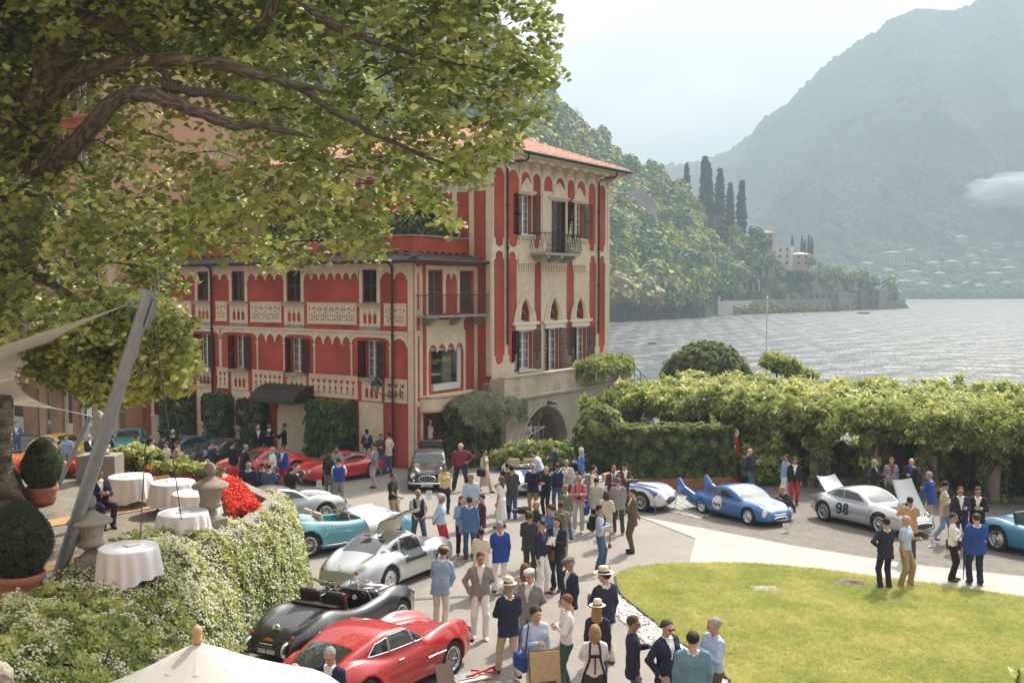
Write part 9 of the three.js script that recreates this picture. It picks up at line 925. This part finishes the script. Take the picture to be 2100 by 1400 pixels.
P('pale pink coat with brown hair and bare legs',2.82,-29.41,160,1.68,'down hold stand',['coat','cream',null,null,'bob','brown'],{ fem: 1,hem: 0.5,flare: 0.2 });
P('slate shirt and dark trousers seen from behind by the racing car',3.36,-31.21,185,1.8,'hold hold ease',['jacket','grey','white','charcoal','short','auburn'],{ shut: 1,shoes: 'white' });
P('grey brown suit standing alone at the edge of the crowd',3.5,-28.7,280,1.86,'cross back stand',['jacket','brown','white','brown','short','dark'],{ shoes: 'black' });
P('pale blue shirt and jeans with a large black backpack',2.37,-26.67,80,1.76,'hold hold ease',['shirt','pale blue',null,'denim','short','dark'],{ pack: 'black' });
P('black clothes filming with a shoulder video camera',0.67,-27.22,285,1.78,'face face stand',['shirt','black',null,'charcoal','none','dark'],{ cam: 'video' });
P('charcoal jacket with cropped brown hair seen from behind the camera operator',0.45,-25.53,160,1.78,'hold hold stand',['jacket','charcoal','charcoal','charcoal','short','brown'],{ shut: 1 });
P('navy sweater, navy cap and white trousers with a brown bag',0.72,-24.21,60,1.8,'hold down ease',['shirt','navy',null,'white','short','grey','cap','navy'],{ bag: 'tan',bagSide: 1 });
P('navy blazer with shoulder length hair reading white papers',1.13,-24.57,330,1.84,'hold hold stand',['jacket','navy','pale blue','navy','long','brown'],{ paper: 1,nod: 0.25 });
P('blue shirt with brown hair standing behind the long haired reader',1.05,-26.45,300,1.78,'down hold stand',['shirt','blue',null,'denim','curly','brown']);
P('grey T-shirt with a backpack behind the long haired reader',1.36,-27.22,170,1.76,'hold hold stand',['tee','grey',null,'khaki','short','brown'],{ pack: 'olive' });
P('dark jacket and black helmet like cap beside the striped racing car',3.95,-34.83,20,1.76,'hold hold stand',['jacket','charcoal','white','charcoal','short','dark','cap','black']);
P('olive jacket with tousled hair walking into the crowd',1.65,-30.35,200,1.7,'down hold step',['jacket','olive','white','denim','curly','blond'],{ fem: 1 });
// left of the drive
P('black T-shirt and khaki trousers with a jacket over one arm',-3.89,-32.28,65,1.78,'down low ease',['tee','black',null,'khaki','short','brown'],{ glasses: 1 });
P('grey blazer and checked trousers near the red wall',-5.6,-40.34,300,1.8,'hold hold stand',['jacket','grey','white','light grey','curly','brown'],{ phone: 1 });
P('dark T-shirt and jeans under the wall lantern',-5.84,-44.09,20,1.78,'pocket hold stand',['tee','charcoal',null,'denim','short','dark'],{ glasses: 1 });
P('cream jacket and blue jeans beside the downpipe',-5.51,-44.24,255,1.84,'down pocket ease',['jacket','cream','white','denim','short','dark'],{ glasses: 1 });
P('navy blazer and dark cap looking down before the blind arch',-6.78,-46.4,0,1.74,'hold hold stand',['jacket','navy','pale blue','beige','short','dark','cap','black'],{ nod: 0.45,phone: 1,tie: 'navy' });
P('black top and patterned trousers with very long dark hair',-6.99,-37.71,182,1.74,'hold hold ease',['shirt','black',null,'olive','long','brown'],{ fem: 1 });
P('blue vest and grey trousers seen from behind at the low red car',-6.29,-35.97,185,1.8,'hold hold stand',['vest','royal','white','grey','short','dark'],{ shut: 1,short: 1 });
P('grey shirt and beard at the nose of the low red car',-7,-39.39,20,1.8,'hold hold stand',['shirt','grey',null,'charcoal','curly','dark'],{ beard: 1 });
P('bright blue suit jacket and red trousers beside the round nosed red car',-9.18,-39.74,340,1.78,'hold down stand',['jacket','royal','white','red','short','brown'],{ phone: 1 });
P('white polo shirt with grey hair facing the red car',-9.53,-39.39,300,1.76,'hold down stand',['tee','white',null,'beige','short','grey']);
P('dark jacket and jeans at the headlight of the round nosed red car',-11.72,-41.61,150,1.78,'down down stand',['jacket','black','white','denim','short','dark'],{ shut: 1 });
P('black jacket with grey hair leaning to the red bonnet',-10.97,-40.34,130,1.76,'low low stand',['jacket','black','white','charcoal','short','grey'],{ lean: 0.2 });
P('navy jacket and navy cap, broad shouldered, seen from behind',-9.26,-34.83,185,1.8,'hold down stand',['jacket','navy','white','charcoal','short','grey','cap','navy'],{ shut: 1,fat: 1.15 });
P('steel blue jacket seen from behind next to the navy cap',-8.49,-34.56,190,1.78,'hold hold stand',['jacket','denim','white','beige','short','brown'],{ shut: 1 });
P('white blouse with brown hair next to the steel blue jacket',-8.31,-34.83,330,1.66,'hold hold stand',['jacket','charcoal','white','light grey','bob','brown'],{ fem: 1 });
P('black jacket crouching with a camera by the silver coupe',-7.63,-33.94,170,1.76,'face face stand',['jacket','black','black','charcoal','short','dark'],{ lean: 0.25,cam: 'held',shut: 1 });
P('dark jacket between the navy cap and the red bonnet',-8.9,-35.2,200,1.74,'down down stand',['jacket','charcoal','white','charcoal','short','brown'],{ shut: 1 });
P('bright blue shirt crouching at the flower bed',-9.72,-34.56,60,1.72,'low low stand',['shirt','royal',null,'navy','short','dark'],{ crouch: 1,lean: 0.4 });
P('black suit with a phone at the ear left of the garden door',-12.27,-47.9,20,1.8,'down face stand',['jacket','black','white','black','short','grey'],{ phone: 1 });
P('black suit and tie in the middle of the three at the garden door',-11.9,-48.6,0,1.82,'hold hold stand',['jacket','black','white','black','short','dark'],{ tie: 'black' });
P('black suit turned left beside the garden door frame',-11.16,-48.6,275,1.8,'fwd low stand',['jacket','black','white','black','short','dark'],{ beard: 1 });
P('grey blue shirt standing by the yellow coupe',-19.79,-44.09,20,1.76,'down down stand',['shirt','light denim',null,'grey','short','dark'],{ nod: 0.3 });
P('navy jacket bending over behind the dark topiary',-19.64,-42.27,90,1.76,'low low stand',['jacket','navy','white','navy','short','dark'],{ lean: 0.5,shut: 1 });
P('dark suit and white shirt left of the big mast',-18.81,-44.09,60,1.76,'down hold stand',['jacket','navy','white','navy','bald','grey']);
P('dark jacket right of the big mast by the pale teal coupe',-17.95,-44.39,300,1.74,'hold hold stand',['jacket','black','charcoal','charcoal','short','brown']);
P('grey shirt in profile behind the variegated shrub',-16.5,-43.66,80,1.76,'down hold stand',['shirt','grey',null,'charcoal','short','dark']);
P('white shirt behind the tables',-15.36,-42.27,95,1.78,'down hold stand',['shirt','white',null,'cream','short','dark']);
P('cream blouse with dark hair behind the tables',-14.61,-41.87,330,1.68,'hold hold stand',['shirt','cream',null,'beige','bun','dark'],{ fem: 1 });
P('khaki jacket in profile behind the tables',-14.07,-41.61,270,1.74,'hold hold stand',['jacket','khaki','white','khaki','short','brown'],{ nod: 0.35 });
P('black jacket with white hair beside the dark teal coupe',-15.59,-45.6,200,1.82,'hold hold stand',['jacket','black','white','black','short','white']);
P('black top with brown hair left of the dark teal coupe',-16.34,-44.69,60,1.68,'hold hold stand',['shirt','black',null,'charcoal','bob','brown'],{ fem: 1 });
P('dark top with black hair before the dark teal coupe',-15.72,-44.69,190,1.7,'hold hold stand',['shirt','charcoal',null,'black','short','dark'],{ fem: 1 });
P('navy jacket beside the black grand tourer',-12.58,-41.35,120,1.76,'hold down stand',['jacket','navy','white','navy','short','dark'],{ shut: 1 });
P('brown hair and dark top bending to the black grand tourer',-13.03,-41.61,250,1.66,'low low stand',['shirt','charcoal',null,'charcoal','long','brown'],{ fem: 1,lean: 0.3 });
P('grey jacket crouching before the black grand tourer',-12.29,-39.86,260,1.72,'low low stand',['jacket','light grey','white','charcoal','short','blond'],{ crouch: 1 });
P('blue blazer and white T-shirt in the hotel doorway far left',-24.66,-49.32,30,1.82,'hold hold stand',['jacket','blue','white','denim','short','dark'],{ phone: 1 });
P('dark navy suit sitting behind the nearer stone urn',-9.41,-22.57,45,1.76,'hold hold stand',['jacket','navy','white','navy','short','dark'],{ sit: 1,y: 1.15,nod: 0.3 });
// by the pergola
P('navy sweater and jeans, bald, beside the red fuel pump',9.23,-38.47,85,1.82,'hold hold ease',['shirt','navy',null,'denim','none','dark'],{ pack: 'charcoal',nod: 0.3,cam: 'held' });
P('pale blue shirt and white trousers in sunglasses behind the blue coupe',10.24,-36.97,290,1.78,'down pocket stand',['shirt','light denim',null,'white','short','dark'],{ glasses: 1 });
P('dark jacket and red trousers in sunglasses behind the blue coupe',10.42,-36.56,0,1.72,'down down stand',['jacket','black','white','red','curly','brown'],{ glasses: 1 });
P('dark jacket crouching at the nose of the blue coupe',9.53,-33.76,290,1.76,'face face stand',['jacket','charcoal','charcoal','denim','short','blond'],{ crouch: 1,lean: 0.55,cam: 'held',shut: 1 });
P('black jacket and pale shirt behind the raised bonnet, leftmost of three',13.1,-35.77,60,1.76,'down fwd stand',['jacket','black','pale blue','charcoal','short','grey']);
P('grey jacket over a wine shirt behind the silver racing coupe',13.78,-35.97,0,1.82,'down down stand',['jacket','grey','wine','charcoal','short','brown']);
P('black jacket and blue shirt behind the silver racing coupe, rightmost of three',14.43,-35.77,330,1.8,'face hold stand',['jacket','black','royal','black','bald','grey'],{ fat: 1.1 });
P('royal blue blazer and beige trousers at the raised bonnet',13.69,-32.28,225,1.82,'low hold stand',['jacket','royal','white','beige','short','grey'],{ lean: 0.12,shut: 1 });
P('beige blazer and pale jeans beside the royal blue blazer',13.16,-30.08,60,1.84,'hold hold step',['jacket','beige','white','light denim','curly','dark'],{ nod: 0.35,phone: 1 });
P('navy blazer and white shirt in sunglasses, left of two by the teal car',13.24,-29.15,350,1.84,'hold down stand',['jacket','navy','white','navy','short','brown'],{ glasses: 1 });
P('black blazer and white shirt in sunglasses, right of two by the teal car',13.74,-29.15,340,1.82,'hold hold stand',['jacket','black','white','black','curly','brown'],{ glasses: 1 });
P('tan jacket photographing the silver racing coupe',11.21,-27.79,172,1.78,'face face stand',['jacket','tan','white','charcoal','short','dark'],{ cam: 'held',shut: 1 });
P('dark blue suit on the lawn edge with elbows out, seen from behind',9.33,-24.62,190,1.8,'hip low stand',['jacket','navy','white','navy','short','dark'],{ shut: 1 });
P('pale blue polo shirt and khaki trousers, bald, on the lawn edge',9.94,-24.9,50,1.8,'hold down ease',['polo','pale blue',null,'khaki','bald','grey'],{ fat: 1.1 });
P('white shirt and black trousers with a brown shoulder bag',11.39,-25.48,65,1.76,'cross cross stand',['shirt','white',null,'black','short','brown'],{ fem: 1,bag: 'tan',bagSide: 1 });
P('royal blue jacket, broad backed, standing with an umbrella on the path edge',11.81,-25.09,175,1.82,'down hold stand',['jacket','royal','white','navy','short','brown'],{ shut: 1,umb: 1,fat: 1.12 });
for (const [a,u,l] of [[1.6,6.9,'white jacket standing in the shade of the first arch'],[1.3,7.8,'white shirt and dark apron half hidden under the first arch']]) { const q = vp(a,u,0);P(l,q[0],q[2],20,1.76,'hold hold stand',[/jacket/.test(l) ? 'jacket' : 'vest',/jacket/.test(l) ? 'white' : 'black','white','black','short','dark'],{});}
// ---------- lanterns, statue, railing under the arch ----------
{
const lan = (l,a,y) => { const t = thing('wall_lantern',l,'lantern',vp(a,-0.02,y),villaTurn),m = new MB();m.tube([V(0.9,-0.35,0.05),V(0.6,-0.42,0.3),V(0.15,-0.3,0.55),V(0,-0.1,0.6)],0.022,6,24);for (let i = 0;i < 4;i++) m.add(new THREE.TorusGeometry(0.07 + i * 0.015,0.01,5,14).translate(0.2 + i * 0.18,-0.42 + (i % 2) * 0.06,0.3));m.rod(V(0.95,-0.5,0.02),V(0.95,-0.1,0.02),0.03);m.build('bracket',ironMat,t);const b = new MB();b.lathe([[0.06,-0.28],[0.1,-0.24],[0.24,0.06],[0.25,0.1]],6,new THREE.Matrix4().makeTranslation(0,0,0.6));const fr = new MB();for (let i = 0;i < 6;i++) { const q = (i / 6) * 6.283;fr.rod(V(Math.sin(q) * 0.07,-0.28,0.6 + Math.cos(q) * 0.07),V(Math.sin(q) * 0.25,0.08,0.6 + Math.cos(q) * 0.25),0.012);} fr.lathe([[0.27,0.08],[0.27,0.12],[0.2,0.24],[0.08,0.34],[0.03,0.38],[0.05,0.44],[0,0.5]],12,new THREE.Matrix4().makeTranslation(0,0,0.6));const f = fr.build('lantern_frame',ironMat,t);b.build('glass',phys(rgb(0.8,0.82,0.8),0.1,{ transmission: 0.7 }),f);};
lan('old iron street lantern on a scrolled bracket beside the red corner downpipe',-1.75,2.0);lan('dark iron street lantern on a scrolled bracket behind the leaves and stay cables',-14.55,1.95);
const st = thing('statue','white marble statue of a draped figure in the red niche','statue',vp(-0.12,1.28,-0.82),villaTurn + Math.PI / 2),f = (x,y,z) => { let d = capsule(x,y,z,[0,0.1,0],[0.02,0.95,0],0.26 - 0.02 * Math.sin(Math.atan2(z,x) * 9),0.17);d = smin(d,ell(x,y,z,[0.03,1.25,0],[0.19,0.28,0.14]),0.1);d = smin(d,capsule(x,y,z,[0.2,1.4,0],[0.3,1.1,0.1],0.065,0.055),0.04);d = smin(d,capsule(x,y,z,[0.3,1.1,0.1],[0.1,0.98,0.2],0.055,0.045),0.03);d = smin(d,capsule(x,y,z,[-0.15,1.42,0],[-0.27,1.2,0.08],0.065,0.055),0.04);d = smin(d,capsule(x,y,z,[-0.27,1.2,0.08],[-0.08,1.36,0.2],0.055,0.04),0.03);d = smin(d,capsule(x,y,z,[0.02,1.48,0],[0.04,1.62,0.02],0.06,0.055),0.03);d = smin(d,ell(x,y,z,[0.05,1.73,0.03],[0.085,0.115,0.1]),0.03);d = smin(d,ell(x,y,z,[0.05,1.8,-0.04],[0.09,0.07,0.1]),0.03);d = smin(d,capsule(x,y,z,[-0.22,1.2,0.05],[-0.25,0.2,0.12],0.07,0.1),0.05);return smax(d + 0.012 * Math.sin(x * 40 + y * 12) * (y < 1.0 ? 1 : 0.3),-y,0.02);};
mesh('figure',netGeo(f,[-0.5,-0.05,-0.4],[0.5,1.95,0.45],0.026),std(rgb(0.72,0.72,0.71),0.7),st);mesh('plinth',new RoundedBoxGeometry(0.7,0.6,0.6,2,0.02).translate(0,-0.32,0),redMat,st);st.scale.setScalar(0.63);
const r = thing('metal_railing','light metal railing with crossed bars under the first arch','railing',vp(2.0,5.6,-2.2),villaTurn + Math.PI / 2),m = new MB();for (let i = 0;i < 4;i++) m.rod(V(i * 0.75,0,0),V(i * 0.75,1.5 + i * 0.1,0),0.02);m.rod(V(0,1.2,0),V(2.4,1.65,0),0.03).rod(V(0,1.75,0),V(2.4,1.65,0),0.02).rod(V(0,0.2,0),V(1.5,1.4,0),0.015).rod(V(0.75,1.3,0),V(2.2,0.3,0),0.015).rod(V(0.2,1.7,0),V(0.75,1.3,0),0.015);m.build('bar',std(rgb(0.5,0.48,0.45),0.5,{ metalness: 0.5 }),r);
const sp = thing('sprig','leafy young shoot poking in at the lower right corner','plant',[4.64,2.97,-9]),sg = new MB();sg.tube([V(0,-1.2,0),V(0,-0.2,0),V(0.02,0.12,0)],0.012,5,12).build('stem',std(rgb(0.12,0.14,0.04),0.8),sp);const R = rng(5);for (let i = 0;i < 22;i++) { const o = mesh('leaf',leaf('oval',0.17,0.055,R),leafMat.clone(),sp);o.material.color = GREEN(R,...PAL.vine,0.5 + R() * 0.3);o.position.set(0,-0.5 + i * 0.028,0);o.rotation.set(0,i * 2.4,0.5 + R() * 0.5,'YXZ');}
mesh('pot',new THREE.CylinderGeometry(0.22,0.16,0.35,20).translate(0,-1.35,0),potMat,sp);mesh('pedestal',new THREE.BoxGeometry(0.5,4,0.5).translate(0,-3.53,0),limeStone,sp);
}
renderer.render(scene,camera);
